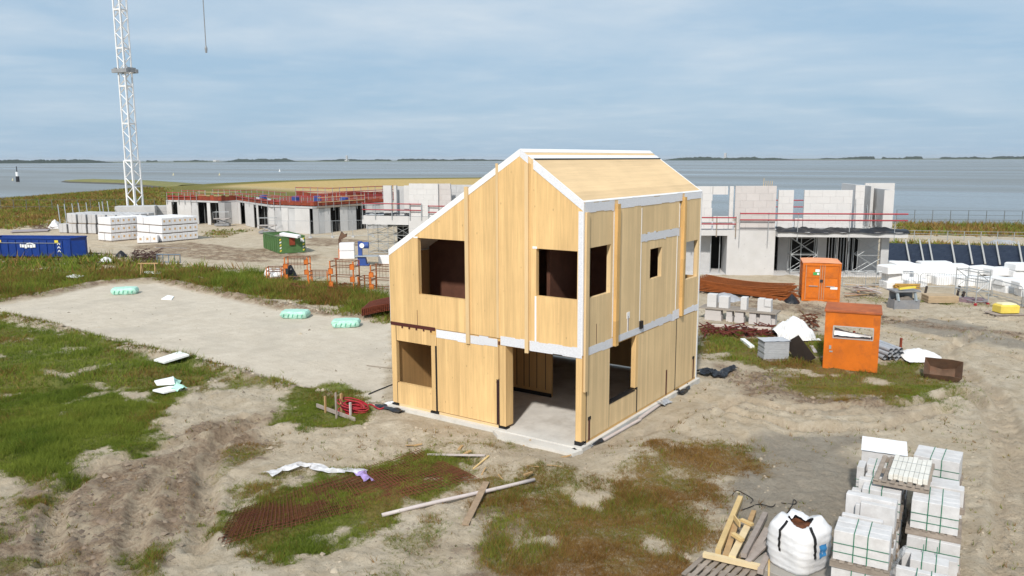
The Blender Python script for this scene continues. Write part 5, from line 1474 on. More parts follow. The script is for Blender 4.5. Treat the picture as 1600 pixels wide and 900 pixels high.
def plank(label, a, b, za, zb_, w, h, m, group=None, cat='timber'):
    """board lying between two pixels at heights za, zb_ (centre line)"""
    p, q = G(*a, za), G(*b, zb_); c = (p+q)/2; d = Vector(q-p); o = MB().bar(Vector(p)-Vector(c), Vector(q)-Vector(c), w, h).build('timber_beam' if h > 0.05 else 'plank', m, None, loc=c)
    return tag(o, label, cat, group)
plank('thick pale beam lying across the pallet at the bottom edge', (1099, 866), (1187, 886), 0.06, 0.06, 0.12, 0.10, M_t2)
plank('long yellow square beam at the left of the timber pile', (1157, 778), (1122, 862), 0.02, 0.10, 0.12, 0.12, M_t1)
plank('brown plank lying beside the long yellow beam', (1152, 812), (1134, 868), 0.0, 0.08, 0.13, 0.05, M_t4)
plank('cream board in the middle of the timber pile', (1168, 822), (1144, 870), 0.10, 0.12, 0.15, 0.05, M_t2)
plank('grey weathered beam lying over the timber pile', (1196, 803), (1162, 868), 0.10, 0.16, 0.12, 0.10, M_t3)
plank('wide grey plank next to the big bag', (1200, 826), (1172, 872), 0.03, 0.06, 0.16, 0.04, M_t3)
plank('grey plank crossing the right end of the timber pile', (1206, 842), (1168, 878), 0.12, 0.10, 0.12, 0.05, M_t3)
plank('short grey beam end at the lower right of the timber pile', (1200, 868), (1188, 893), 0.0, 0.04, 0.12, 0.12, M_t3)
plank('thin yellow lath beside the big bag', (1202, 862), (1201, 905), 0.02, 0.02, 0.04, 0.03, M_t1)
plank('short brown board standing over the yellow beam', (1147, 808), (1156, 820), 0.24, 0.22, 0.03, 0.12, M_t1)
plank('short yellow block lying on the cream board', (1145, 834), (1160, 844), 0.20, 0.20, 0.10, 0.07, M_t1)
plank('short yellow cross piece near the top of the timber pile', (1158, 812), (1176, 820), 0.18, 0.18, 0.09, 0.06, M_t1)
plank('brown block end behind the timber pile', (1178, 800), (1172, 815), 0.06, 0.06, 0.11, 0.10, M_t4)
def wire(name, label, cat, pix, r, m, dz=0.02, sag=None, n=6):
    pts = []
    for i, pp in enumerate(pix):
        z = pp[2] if len(pp) > 2 else None
        q = P(pp[0], pp[1], dz) if z is None else G(pp[0], pp[1], z)
        pts.append(Vector(q))
    # smooth the line
    sm = []
    for i in range(len(pts)-1):
        p0, p1, p2, p3 = pts[max(i-1, 0)], pts[i], pts[i+1], pts[min(i+2, len(pts)-1)]
        for k in range(5):
            u = k/5; sm.append(0.5*((2*p1)+(p2-p0)*u+(2*p0-5*p1+4*p2-p3)*u*u+(3*p1-p0-3*p2+p3)*u**3))
    sm.append(pts[-1])
    o0 = sm[0].copy()
    o = MB().tube([p-o0 for p in sm], r, n).build(name, m, None, smooth=True, fix=False, loc=o0)
    return tag(o, label, cat)
wire('black_cable', 'thin black cable curling over the ground behind the big bag', 'cable', [(1160, 798), (1168, 795), (1186, 789), (1206, 793), (1215, 787), (1240, 789), (1244, 785), (1240, 782), (1238, 790), (1233, 797)], 0.012, M_black)
wire('black_cable', 'thin bent black wire behind the long yellow beam', 'cable', [(1144, 775), (1150, 768), (1158, 770), (1176, 781), (1173, 787)], 0.011, M_black)

# ------------------------------------------------------------------ foreground left: mats, pipe, planks, film
M_rebar = mat('rusty_rebar', (0.135, 0.046, 0.022), 0.9, 0.3, 6.0)
def rebar_mat(label, corners, nl, ntr, r, z, jut=0.32):
    """welded mesh mat between four corner pixels (a-b one long side, d-c the other)"""
    a, b, c, d = [G(x, y, z) for x, y in corners]; o0 = a.copy(); bm = MB()
    def at(u, v): 
        p = (a*(1-u)+b*u)*(1-v)+(d*(1-u)+c*u)*v-o0
        return Vector((p[0], p[1], p[2]+0.03*math.sin(u*9+v*3)+0.02*math.sin(u*21)))
    for i in range(nl):
        v = i/(nl-1); bm.tube([at(k/10, v) for k in range(11)], r, 4)
    for i in range(ntr):
        u = i/(ntr-1); j = jut*(0.6+0.4*math.sin(i*2.3))
        bm.tube([at(u, -j/3)+Vector((0, 0, r*2)), at(u, 0.33)+Vector((0, 0, r*2)), at(u, 0.66)+Vector((0, 0, r*2)), at(u, 1+j/4)+Vector((0, 0, r*2))], r, 4)
    o = bm.build('mesh_mat', M_rebar, None, fix=False, loc=o0)
    return tag(o, label, 'steel mesh', 'rusty mesh mats on the grass')
mc = [(352, 822), (728, 735), (690, 706), (362, 800)]
for k in range(3):
    off = ((0, 0), (5, 3), (-6, -4), (3, -2))[k]
    rebar_mat(('bottom', 'second', 'third', 'top')[k]+' rusty mesh mat of the pile lying in the grass in the left foreground', [(348+off[0], 846+off[1]), (736+off[0], 744+off[1]), (662+off[0], 707+off[1]), (372+off[0], 803+off[1])], 11, 62, 0.008, -0.10+k*0.018)
M_pipe = mat('grey_pink_pole', (0.52, 0.46, 0.44), 0.6, 0.1, 4.0)
a, b = P(597, 808, 0.05), P(835, 754, 0.09)
o = MB().tube([(0, 0, 0), *[tuple((b-a)*k/6+np.array([0, 0, 0.012*math.sin(k)])) for k in range(1, 7)]], 0.05, 10).build('long_pole', M_pipe, None, smooth=True, loc=a); tag(o, 'long pale pole lying in the grass in the foreground', 'pole')
def gplank(label, a, b, w, h, m, da=0.03, db=0.03, group=None):
    p, q = P(*a, da), P(*b, db); c = (p+q)/2
    o = MB().bar(Vector(p-c), Vector(q-c), w, h).build('plank', m, None, loc=c); return tag(o, label, 'plank', group)
gplank('brown plank lying under the long pale pole', (760, 756), (727, 822), 0.17, 0.035, mat('brown_board', (0.33, 0.24, 0.16), 0.85, 0.2, 5), 0.05, 0.03)
gplank('pinkish lath lying at the far end of the rusty mats', (668, 713), (758, 714), 0.07, 0.04, M_pipe, 0.06, 0.05)
gplank('short yellow lath at the end of the pinkish one', (764, 714), (739, 735), 0.045, 0.03, M_t1, 0.04, 0.04)
# strip of clear film with a violet print
def ribbon(name, label, cat, pix, w, m, seed, lift=0.05, nv=6):
    c = [P(x, y, 0.03) for x, y in pix]; o0 = c[0].copy(); n = (len(c)-1)*8
    def fn(u, v):
        s = u*(len(c)-1); i = min(int(s), len(c)-2); f = s-i; p = c[i]*(1-f)+c[i+1]*f-o0
        d = c[i+1]-c[i]; l = math.hypot(d[0], d[1]); nx, ny = -d[1]/l, d[0]/l
        ww = w*(0.55+0.9*float(vnoise(np.array([s*2.1]), np.array([float(seed)]), 3)[0]))
        n_ = float(fbm(np.array([s*3.0+seed]), np.array([v*3.0]), 3, seed)[0])
        return (p[0]+nx*(v-0.5)*ww, p[1]+ny*(v-0.5)*ww, p[2]+lift*n_*2.2*(1-abs(v-0.5)))
    o = MB().sheet(fn, n, nv).build(name, m, None, smooth=True, fix=False, loc=o0)
    return tag(o, label, cat)
M_film2 = bpy.data.materials.new('white_film'); M_film2.use_nodes = True; film(M_film2, (0.78, 0.77, 0.79), 0.72)
M_viol = bpy.data.materials.new('violet_film'); M_viol.use_nodes = True; film(M_viol, (0.42, 0.30, 0.62), 0.75)
ribbon('plastic_film', 'crumpled strip of clear plastic film on the sand above the mats', 'plastic film', [(418, 745), (440, 738), (466, 729), (490, 731), (515, 740), (545, 738), (570, 742)], 0.36, M_film2, 5, 0.08)
ribbon('plastic_film', 'small violet end of crumpled film on the rusty mats', 'plastic film', [(560, 740), (568, 748), (578, 757)], 0.26, M_viol, 9, 0.12)
# hose coil and its trestle
M_red = mat('red_hose', (0.36, 0.016, 0.028), 0.55, 0.2, 5.0, dirt=(0.30, 0.16, 0.12), dirt_amt=0.4)
hc = P(553, 645)
t = thing('hose_coil', 'coil of red hose lying behind a low timber stake frame', 'hose', hc)
rr = random.Random(3)
for k in range(11):
    pts = []; R_ = 0.20+0.24*rr.random(); ox, oy = rr.uniform(-0.12, 0.12), rr.uniform(-0.1, 0.1); zz = 0.04+0.03*k; tl = rr.uniform(-0.25, 0.25)
    for i in range(25):
        a = 2*math.pi*i/24; pts.append((ox+R_*1.35*math.cos(a), oy+R_*0.8*math.sin(a), zz*(1-0.25*math.cos(a))+tl*0.12*math.sin(a)))
    MB().tube(pts, 0.024, 6, cap=False).build('hose_loop', M_red, t, smooth=True, fix=False)
wire('red_hose', 'red hose end running from the coil to the house corner', 'hose', [(565, 642), (578, 634), (592, 641), (603, 638), (612, 634), (624, 634), (630, 639), (636, 643)], 0.030, M_red, 0.05)
st = thing('stake_frame', 'low frame of wooden stakes and a slanting board beside the red hose', 'stake frame', P(530, 645))
sb = P(530, 645)
def stake(px, py, top, w=0.06, m=M_t4):
    q = P(px, py)-sb; hgt = (py-top)/ppm(P(px, py))
    MB().box(q[0]-w/2, q[0]+w/2, q[1]-w/2, q[1]+w/2, q[2]-0.15, q[2]+hgt).build('stake', m, st)
stake(509, 649, 618); stake(526, 655, 612, 0.05, M_t3); stake(534, 645, 614, 0.07); stake(548, 653, 628, 0.06, M_pipe)
p, q = P(495, 640, 0.16)-sb, P(555, 660, 0.10)-sb
MB().bar(p, q, 0.035, 0.13).build('slant_board', M_t3, st)
wire('black_strip', 'black strip lying on the sand left of the house', 'strip', [(576, 617), (590, 611), (613, 602)], 0.022, M_black, 0.03)
wire('black_strip', 'thin dark lath on the sand pad by the house wall', 'strip', [(573, 572), (590, 574), (612, 576)], 0.016, M_timber, 0.03)
ribbon('black_foil', 'scrap of dark foil at the left corner of the house', 'foil', [(586, 637), (600, 636), (614, 641), (628, 646)], 0.45, M_tarpb, 3, 0.06)
ribbon('white_foil', 'scrap of white foil under the hose at the house corner', 'foil', [(604, 635), (616, 632), (624, 635)], 0.4, M_white, 6, 0.08)
ribbon('black_foil', 'scrap of dark foil on the slab edge below the front wall', 'foil', [(708, 660), (718, 659), (729, 663)], 0.22, M_tarpb, 8, 0.05)
# along the foot of the right-hand wall
ribbon('black_foil', 'crumpled black foil at the front corner post of the house', 'foil', [(896, 707), (906, 703), (925, 697), (940, 690)], 0.2, M_tarpb, 12, 0.07)
ribbon('grey_foil', 'long grey foil strip along the foot of the right-hand wall', 'foil', [(915, 698), (950, 678), (990, 654), (1030, 630), (1055, 614)], 0.30, mat('grey_foil', (0.33, 0.34, 0.36), 0.4, 0.15, 4, bump=0.4, bscale=8), 14, 0.05)
gplank('long pale plank lying along the right-hand wall', (942, 691), (1000, 658), 0.11, 0.04, M_pipe, 0.06, 0.06)
gplank('second pale plank further along the right-hand wall', (1000, 656), (1040, 628), 0.12, 0.04, M_pipe, 0.06, 0.08)
ribbon('black_foil', 'black foil scrap beside the far end of the right-hand wall', 'foil', [(1046, 620), (1056, 611), (1062, 618), (1075, 609), (1070, 600), (1080, 597)], 0.22, M_tarpb, 17, 0.10)
ribbon('grey_foil', 'small crumpled grey foil by the pale planks', 'foil', [(1029, 636), (1036, 632), (1043, 629)], 0.35, MATS['grey_foil'], 19, 0.10)
ribbon('black_foil', 'heap of dark foil on the sand behind the house corner', 'foil', [(1090, 587), (1104, 583), (1118, 587), (1125, 593), (1130, 586), (1140, 580), (1150, 578)], 0.42, M_tarpb, 23, 0.16)
# ------------------------------------------------------------------ foam packs and boards on and round the pad
M_mint = mat('mint_wrap', (0.42, 0.70, 0.575), 0.45, 0.12, 5.0, bump=0.9, bscale=9)
M_mintd = mat('mint_print', (0.10, 0.42, 0.29), 0.5, 0.1, 5)
M_foam = mat('white_foam', (0.80, 0.82, 0.80), 0.8, 0.03, 5.0)
def foam_pack(px, py, wpx, label, rz=0.0):
    q = P(px, py); s = wpx/ppm(q)
    t = thing('foam_pack', label, 'foam pack', q, cr_ang+rz, 'mint-wrapped foam packs on the sand pad')
    d, h = s*0.62, s*0.25
    b = MB(); n = 14
    def fn(a, v):
        c, s_ = math.cos(a), math.sin(a); r = 1/((abs(c)**6+abs(s_)**6)**(1/6)); k = 1-0.10*abs(v-0.5)*2*abs(v-0.5)*2
        w = 0.012*math.sin(a*9+v*5)+0.05*(float(vnoise(np.array([c*3+px]), np.array([s_*3+v*3]), 2)[0])-0.5)
        return (c*r*(s/2)*k+w, s_*r*(d/2)*k+w, 0.02+v*h+0.01*math.sin(a*5))
    N_ = 36; R_ = 5
    for j in range(R_+1):
        for i in range(N_): b.v.append(fn(2*math.pi*i/N_, j/R_))
    for j in range(R_):
        for i in range(N_): k = (i+1) % N_; b.f.append((j*N_+i, j*N_+k, (j+1)*N_+k, (j+1)*N_+i))
    b.f.append(tuple(range(N_-1, -1, -1))); b.f.append(tuple(R_*N_+i for i in range(N_)))
    b.build('foam_stack', M_mint, t)
    for k in range(5):
        x = -s*0.36+k*s*0.17
        MB().prism([(x, h*0.25), (x+s*0.02, h*0.25), (x+s*0.055+0.03*(k % 2), h*0.7), (x+s*0.03+0.03*(k % 2), h*0.7)], -d/2-0.03, -d/2-0.002, 'xz').build('printed_stripe', M_mintd, t)
    return t
foam_pack(196, 459, 38, 'mint-wrapped foam pack at the far left corner of the sand pad', 0.15)
foam_pack(462, 496, 43, 'mint-wrapped foam pack in the middle of the far edge of the sand pad', -0.1)
foam_pack(541, 510, 43, 'mint-wrapped foam pack on the sand pad nearest the house', 0.1)
def slabboard(label, pix, z, th, m, name='foam_board'):
    pts = [P(x, y, z) for x, y in pix]; o0 = sum(pts)/len(pts)
    b = MB(); n = len(pts)
    b.v = [tuple(p-o0) for p in pts]+[tuple(p-o0+np.array([0, 0, th])) for p in pts]
    b.f = [tuple(range(n-1, -1, -1)), tuple(range(n, 2*n))]+[(i, (i+1) % n, n+(i+1) % n, n+i) for i in range(n)]
    return tag(b.build(name, m, None, loc=o0), label, 'foam board')
slabboard('long white foam board on the grass left of the sand pad', [(241, 570), (257, 574), (296, 562), (281, 557)], 0.16, 0.08, M_foam)
slabboard('white board lying in the far grass behind the sand pad', [(104, 438), (121, 440.5), (132, 437), (116, 434.5)], 0.25, 0.06, M_foam)
slabboard('white board under the wooden trestle in the tall grass', [(225, 431), (250, 432.5), (254, 429.5), (228, 428.5)], 0.2, 0.05, M_foam)
slabboard('small white scrap at the far end of the sand pad', [(252, 468), (268, 469), (272, 464), (262, 462)], 0.0, 0.05, M_foam)
slabboard('white foam sheet lying on the grass under mint wrap', [(239, 617), (256, 621), (284, 615), (268, 610)], 0.14, 0.06, M_foam)
o = slabboard('white foam sheet tilted against mint film on the grass', [(242, 607), (246, 613), (274, 611), (272, 600)], 0.26, 0.05, M_foam)
ribbon('mint_film', 'crumpled mint plastic film beside the white foam sheets', 'plastic film', [(270, 598), (274, 605), (276, 612), (286, 615)], 0.4, M_mint, 31, 0.2)
q = P(233, 431)
t = thing('trestle', 'small wooden trestle standing in the tall grass behind the pad', 'trestle', q, cr_ang)
for x in (-0.55, 0.55):
    for y in (-0.2, 0.2): MB().bar((x, y, 0), (x*0.92, y*0.25, 0.92), 0.06).build('leg', M_t4, t)
MB().bar((-0.75, 0, 0.95), (0.75, 0, 0.95), 0.09, 0.07).build('top_bar', M_t4, t)
# ------------------------------------------------------------------ right-hand middle ground
M_or = mat('orange_paint', (0.60, 0.150, 0.012), 0.55, 0.12, 1.5, dirt=(0.30, 0.085, 0.025), dirt_amt=0.75, dirt_scale=1.8, bump=0.15, bscale=5)
M_orust = mat('orange_rust_roof', (0.42, 0.115, 0.035), 0.75, 0.2, 1.5, dirt=(0.22, 0.06, 0.03), dirt_amt=0.8, dirt_scale=1.0)
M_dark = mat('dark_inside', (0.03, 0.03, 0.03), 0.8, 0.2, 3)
M_grn2 = mat('green_sign', (0.05, 0.35, 0.10), 0.5, 0.05, 3)
# shipping container
fa, fbb = P(1252, 470), P(1310, 471)
cz = math.atan2((fbb-fa)[1], (fbb-fa)[0]); cw = float(np.hypot(*(fbb-fa)[:2])); ch = 2.35; cdp = 2.6
hr = ray(1250, 450); cz = math.atan2(-hr[0], hr[1])+rad(4.0)
t = thing('storage_container', 'orange steel storage container with double doors in front of the block building', 'container', (fa[0], fa[1], fa[2]), cz)
MB().box(0.04, cw-0.04, 0.06, cdp, 0.16, ch-0.05).build('box_shell', M_or, t)
for x in (0, cw-0.12):
    for y in (0, cdp-0.08): MB().box(x, x+0.12, y, y+0.12, 0.0, ch).build('corner_post', M_or, t)
MB().box(0.121, cw-0.121, 0.0, 0.10, ch-0.16, ch-0.001).build('door_header', M_or, t)
MB().box(0.121, cw-0.121, 0.0, 0.10, 0.02, 0.16).build('door_sill', M_or, t)
rf = MB()
def crf(u, v): return (-0.02+u*(cw+0.04), -0.02+v*(cdp+0.06), ch+0.004+0.025*math.sin(v*math.pi*9)*(0.3+0.7*(0.02 < u < 0.98))+0.03*math.sin(u*math.pi))
rf.sheet(crf, 6, 40).build('roof', mat('container_roof', (0.70, 0.30, 0.16), 0.7, 0.1, 2.0, dirt=(0.4, 0.13, 0.05), dirt_amt=0.5), t, fix=False)
for s in (0, 1):
    x0 = 0.14+s*(cw/2-0.13); x1 = x0+cw/2-0.16
    d_ = MB().box(x0, x1, 0.02, 0.058, 0.18, ch-0.19).build('door', M_or, t)
    for z0, z1 in ((0.24, 0.86), (0.90, 1.42), (1.46, 2.10)): MB().cbox(x0+0.05, x1-0.05, 0.004, 0.0185, z0, z1, 0.006).build('door_panel', M_or, d_)
    for xr in (x0+0.02+(1-s)*(x1-x0-0.10), x0+0.05+s*0.1): MB().tube([(xr, -0.02, 0.12), (xr, -0.02, ch-0.12)], 0.018, 6).build('lock_rod', mat('rod_grey', (0.45, 0.30, 0.2), 0.5), d_)
    MB().box(x0+0.25, x0+0.75, -0.035, -0.008, 0.93, 0.97).build('door_handle', M_steel, d_)
MB().box(cw/2-0.09, cw/2+0.09, -0.045, -0.022, 1.2, 1.36).build('lock_box', M_dark, t)
MB().box(0.72, 0.96, -0.012, -0.001, 1.82, 1.98).build('white_sign', M_white, t)
MB().box(0.60, 0.98, -0.013, -0.001, 1.62, 1.80).build('green_sign', M_grn2, t)
MB().box(0.82, 0.94, -0.018, -0.0135, 1.65, 1.77).build('sign_arrow', M_white, t)
MB().box(cw*0.74, cw*0.74+0.40, -0.012, -0.001, 0.78, 0.92).build('white_sign', M_white, t)
gt = glyph(t, '8081477', 0.13, M_dark, (cw*0.70, -0.004, 2.0), (math.pi/2, 0, 0)) if False else None
b = MB()
n = 12
for i in range(n):
    y = 0.2+i*(cdp-0.4)/n; MB().box(-0.012, 0.038, y, y+0.10, 0.2, ch-0.2).build('side_rib', M_or, t)
# orange site hut with a window slot
ha, hb = P(1285, 575), P(1372, 577)
hz = math.atan2((hb-ha)[1], (hb-ha)[0]); hw = float(np.hypot(*(hb-ha)[:2])); hh = 2.42; hd = 2.0; hw *= 0.915
hr = ray(1287, 520); hz = math.atan2(hr[0], -hr[1])-math.pi+rad(1.5)
hz = math.atan2(-hr[0], hr[1])+rad(-2.0)
t = thing('site_hut', 'orange steel site hut with a long window slot and rusty roof', 'hut', ha, hz)
w0, w1, z0, z1 = hw*0.17, hw*0.875, 1.36, 1.82
for nm, bx in (('front_wall', (0, w0, 0, 0.05, 0.0, hh)), ('front_wall', (w1, hw, 0, 0.05, 0, hh)), ('front_wall', (w0+0.0005, w1-0.0005, 0, 0.05, 0, z0)), ('front_wall', (w0+0.0005, w1-0.0005, 0, 0.05, z1, hh))):
    MB().box(*bx).build(nm, M_or, t)
MB().box(0, 0.05, 0.0505, hd, 0.0, 1.0).build('side_wall', M_orust, t)
MB().box(0, 0.05, 0.0505, 0.5, 1.0, hh).build('side_wall', M_orust, t); MB().box(0, 0.05, 1.7, hd, 1.0, hh).build('side_wall', M_orust, t); MB().box(0, 0.05, 0.501, 1.699, 1.6, hh).build('side_wall', M_orust, t)
MB().box(hw-0.05, hw, 0.0505, hd, 0, hh).build('side_wall', M_or, t)
MB().box(0.051, hw-0.051, hd-0.05, hd, 0, 0.9).build('rear_wall', M_or, t); MB().box(0.051, hw-0.051, hd-0.05, hd, 1.9, hh).build('rear_wall', M_or, t)
MB().cbox(-0.05, hw+0.05, -0.04, hd+0.04, hh+0.001, hh+0.09, 0.03).build('roof', M_orust, t)
for (a_, b_, c_, d_) in ((w0-0.03, w1+0.03, z0-0.04, z0), (w0-0.03, w1+0.03, z1, z1+0.04), (w0-0.04, w0, z0, z1), (w1, w1+0.04, z0, z1)):
    MB().box(a_, b_, -0.012, -0.001, c_, d_).build('window_frame', mat('frame_grey', (0.42, 0.40, 0.38), 0.6), t)
MB().box(0.051, hw-0.051, 0.8, 0.85, 0.02, z0-0.2).build('inner_board', mat('inner_pale', (0.55, 0.55, 0.55), 0.7, 0.15, 3), t)
o = MB().sheet(lambda u, v: (w0+0.02+(w1-w0)*0.95*u, 0.10+0.6*v, z0+0.03+0.28*(1-u)**1.5*math.sin(v*3.1)+0.08*float(fbm(np.array([u*9.]), np.array([v*5.]), 3, 7)[0])), 24, 8).build('plastic_film', M_white, None, smooth=True, fix=False, loc=ha, rot=(0, 0, hz))
MB().box(0.052, hw-0.052, 0.052, 0.79, z0-0.06, z0-0.03).build('counter_board', MATS['inner_pale'], t)
tag(o, 'white plastic bags lying inside the window of the orange hut', 'plastic')
MB().box(hw*0.10, hw*0.14, -0.02, -0.001, 0.85, 1.0).build('latch', M_steel, t); MB().box(hw*0.11, hw*0.17, -0.02, -0.001, 0.72, 0.78).build('latch', M_steel, t)
# stack of rusty mesh mats
ma, mb_ = P(1085, 457), P(1228, 470)
md = (mb_-ma)/np.linalg.norm((mb_-ma)[:2]); mn = np.array([-md[1], md[0], 0]); ml = float(np.hypot(*(mb_-ma)[:2]))
mz_ = math.atan2(md[1], md[0])
for k in range(9):
    b = MB(); zz = 0.10+k*0.085; off = 0.12*math.sin(k*2.1); L_ = ml*(1.0 if k > 2 else 1.04)
    def cur(u): return 0.10*math.sin(u*4+k*0.3)-0.12*max(0, u-0.8)*4*(k < 4)+0.25*max(0, 0.2-u)
    for i in range(7):
        y = 2.2*i/6; b.tube([(off+L_*j/14, y, zz+cur(j/14)) for j in range(15)], 0.035 if i in (0, 6) else 0.02, 4)
    for j in range(int(L_/0.17)):
        x = off+j*0.17; u = j*0.17/L_; b.bar((x, -0.08, zz+cur(u)+0.02), (x, 2.28, zz+cur(u)+0.02), 0.022)
    o = b.build('mesh_mat', mat('orange_rust_steel', (0.28, 0.085, 0.022), 0.9, 0.25, 3.0), None, fix=False, loc=ma, rot=(0, 0, mz_))
    tag(o, ['bottom', 'second lowest', 'third lowest', 'fourth lowest', 'middle', 'fourth highest', 'third highest', 'second highest', 'topmost'][k]+' rusty mesh mat in the stack left of the orange container', 'steel mesh', 'rusty mesh mats stacked by the container')
for i in range(4):
    o = MB().box(-0.06, 0.06, -0.1, 2.4, 0, 0.10).build('timber_bearer', M_timber, None, loc=tuple(ma+md*(ml*(0.1+0.27*i))+np.array([0, 0, -0.02])), rot=(0, 0, mz_))
    tag(o, ORD[i]+' timber bearer from the left under the stack of rusty mesh mats', 'timber', 'bearers under the mesh stack')
# scaffold boards on block supports with small block stacks
ra, rb = P(1100, 500), P(1212, 513)
rdir = (rb-ra)/np.linalg.norm((rb-ra)[:2]); rzz = math.atan2(rdir[1], rdir[0]); rl = float(np.hypot(*(rb-ra)[:2]))
M_bench = mat('bench_board', (0.26, 0.225, 0.19), 0.85, 0.2, 3.0)
bt = thing('board_bench', 'long grey boards laid on grey blocks beside the house with white blocks on them', 'bench', ra, rzz)
for i in range(5): MB().cbox(-0.3, rl, 0.0+i*0.24, 0.225+i*0.24, 0.62, 0.68, 0.006).build('board', M_bench, bt)
for x, w in ((0.0, 0.9), (1.15, 0.35), (1.6, 0.5), (2.35, 0.4), (2.9, 0.6)):
    if x+w < rl: MB().cbox(x, x+w, 0.08, 0.55, 0.0, 0.30, 0.01).build('support_block', M_blockg, bt); MB().cbox(x+0.02, x+w-0.03, 0.08, 0.55, 0.302, 0.615, 0.01).build('support_block', M_blockg, bt)
MB().cbox(rl-1.2, rl-0.1, 0.3, 0.8, 0.0, 0.615, 0.01).build('support_block', M_blockg, bt)
def onbench(px, w, h, lab, two=False, d=0.45):
    s_ = float(np.dot(P(px, 506)-ra, rdir)); q = ra+rdir*s_+np.array([-rdir[1], rdir[0], 0])*0.35
    t = thing('block_stack', lab, 'block stack', (q[0], q[1], ra[2]+0.683), rzz)
    MB().cbox(-w/2, w/2, 0, d, 0, h*0.42, 0.01).build('block', M_block, t)
    if two:
        MB().cbox(-w/2, -0.01, 0, d, h*0.425, h, 0.01).build('block', M_block, t); MB().cbox(0.01, w/2, -0.05, d-0.05, h*0.425, h*0.97, 0.01).build('block', M_block, t)
    else: MB().cbox(-w/2, w/2, 0, d, h*0.425, h, 0.01).build('block', M_block, t)
onbench(1121, 0.52, 0.62, 'white block stack on the left end of the grey boards')
onbench(1158, 0.32, 0.66, 'narrow white block stack in the middle of the grey boards')
onbench(1194, 0.70, 0.66, 'pair of white block stacks on the right end of the grey boards', True)
onbench(1099, 0.5, 0.70, 'white block stack half hidden by the house corner')
gplank('long pale beam on the ground in front of the grey boards', (1112, 512), (1205, 518), 0.18, 0.16, mat('pale_beam', (0.60, 0.53, 0.47), 0.8, 0.1, 3), 0.12, 0.12)
# rusty steel scraps
def scraps(name, label, px0, px1, py0, py1, n, hmax, m, seed, lmax=0.9):
    rr = random.Random(seed); c = P((px0+px1)/2, (py0+py1)/2); b = MB()
    for i in range(n):
        q = P(rr.uniform(px0, px1), rr.uniform(py0, py1))-c; a = rr.uniform(0, 3.14); l = rr.uniform(0.25, lmax)/2; z = rr.uniform(0.02, hmax)
        d = np.array([math.cos(a)*l, math.sin(a)*l, rr.uniform(-0.25, 0.25)*l+(0.2*l if rr.random() < 0.2 else 0)])
        b.bar(q-d+np.array([0, 0, z]), q+d+np.array([0, 0, z]), rr.uniform(0.02, 0.09), rr.uniform(0.01, 0.05))
    o = b.build(name, m, None, loc=c); o['label'] = label; o['category'] = 'scrap'; kind(o, 'stuff'); return o
scraps('steel_scrap', 'tangle of rusty red steel scraps in front of the pale beam', 1096, 1206, 512, 527, 150, 0.22, mat('red_rust', (0.13, 0.026, 0.018), 0.9, 0.3, 5), 4)
scraps('steel_scrap', 'tangle of rusty bars behind the white tarp', 1250, 1276, 500, 520, 60, 0.5, M_rebar, 6, 0.7)
scraps('steel_scrap', 'rusty scraps lying along the edge of the tall grass by the orange frames', 455, 560, 448, 456, 70, 0.35, M_rebar, 7, 1.0)
scraps('timber_offcuts', 'small timber offcuts and splinters scattered on the sand before the house', 640, 900, 690, 750, 11, 0.03, M_t4, 31, 0.45)
# white tarp heaps
def tarp(label, px, py, wpx, hpx, m, seed, sharp=1.0, dpt=0.9, name='tarp'):
    q = P(px, py); k = ppm(q); w = wpx/k; h = hpx/k*1.05
    def fn(u, v):
        x = (u-0.5)*w; y = (v-0.4)*w*dpt
        r = math.hypot((u-0.45)*2, (v-0.5)*2); e = max(0.0, 1-r)**sharp
        n = float(fbm(np.array([x*2.0+seed*3]), np.array([y*2.0]), 4, seed)[0]); f = abs(float(vnoise(np.array([x*3.1+seed]), np.array([y*2.3]), 4)[0])-0.5)
        return (x*(1+0.3*(n-0.5)), y*(1+0.3*(n-0.5)), 0.02+h*e*(0.6+0.8*n)+0.10*h*f)
    o = MB().sheet(fn, 26, 22).build(name, m, None, smooth=False, fix=False, loc=q, rot=(0, 0, cr_ang))
    return tag(o, label, 'tarp')
M_tarpw = mat('white_tarp', (0.76, 0.75, 0.74), 0.55, 0.08, 2.5, bump=0.3, bscale=5)
tarp('white tarp draped in a peak beside the grey boards', 1243, 528, 66, 27, M_tarpw, 3, 0.42)
tarp('white tarp lying flat beside the grey pipes', 1442, 561, 66, 14, M_tarpw, 5, 0.6)
tarp('crumpled grey foil heap behind the white block stacks', 1138, 470, 50, 10, MATS['grey_foil'], 8, 0.6)
tarp('dark foil heap at the left foot of the orange container', 1238, 474, 26, 12, M_tarpb, 9, 0.7)
# film-wrapped pallet of tiles
q = P(1213, 565)
t = thing('wrapped_pallet', 'grey film-wrapped pallet of flat tiles on the grass left of the orange hut', 'pallet', q, cr_ang+rad(3))
for i in range(9): MB().cbox(-0.56+0.01*(i % 3), 0.55, 0.0, 0.8, 0.12+i*0.083, 0.199+i*0.083, 0.012).build('tile_layer', mat('grey_tiles', (0.36, 0.37, 0.385), 0.6, 0.1, 5), t)
pallet_part(t, 1.15, 0.8).location = (0, 0.4, -0.02)
MB().sheet(lambda u, v: (-0.60+1.2*u, -0.03+0.87*v, 0.885+0.03*float(fbm(np.array([u*6.]), np.array([v*6.]), 3, 9)[0])), 12, 10).build('wrap_film', mat('pallet_wrap', (0.50, 0.51, 0.53), 0.3, 0.1, 4.0, bump=0.6, bscale=8), t, smooth=True, fix=False)
p1_, p2_ = P(1235, 566), P(1252, 567)
o = MB().bar((0, 0, 0.95), (0.75, 0.1, 0.02), 0.9, 0.02, up=(0.3, 1, 0.2)).build('leaning_board', mat('dark_board', (0.045, 0.035, 0.03), 0.8), None, loc=p1_+np.array([-0.1, 0.3, 0])); tag(o, 'dark board leaning against the film-wrapped pallet', 'board')
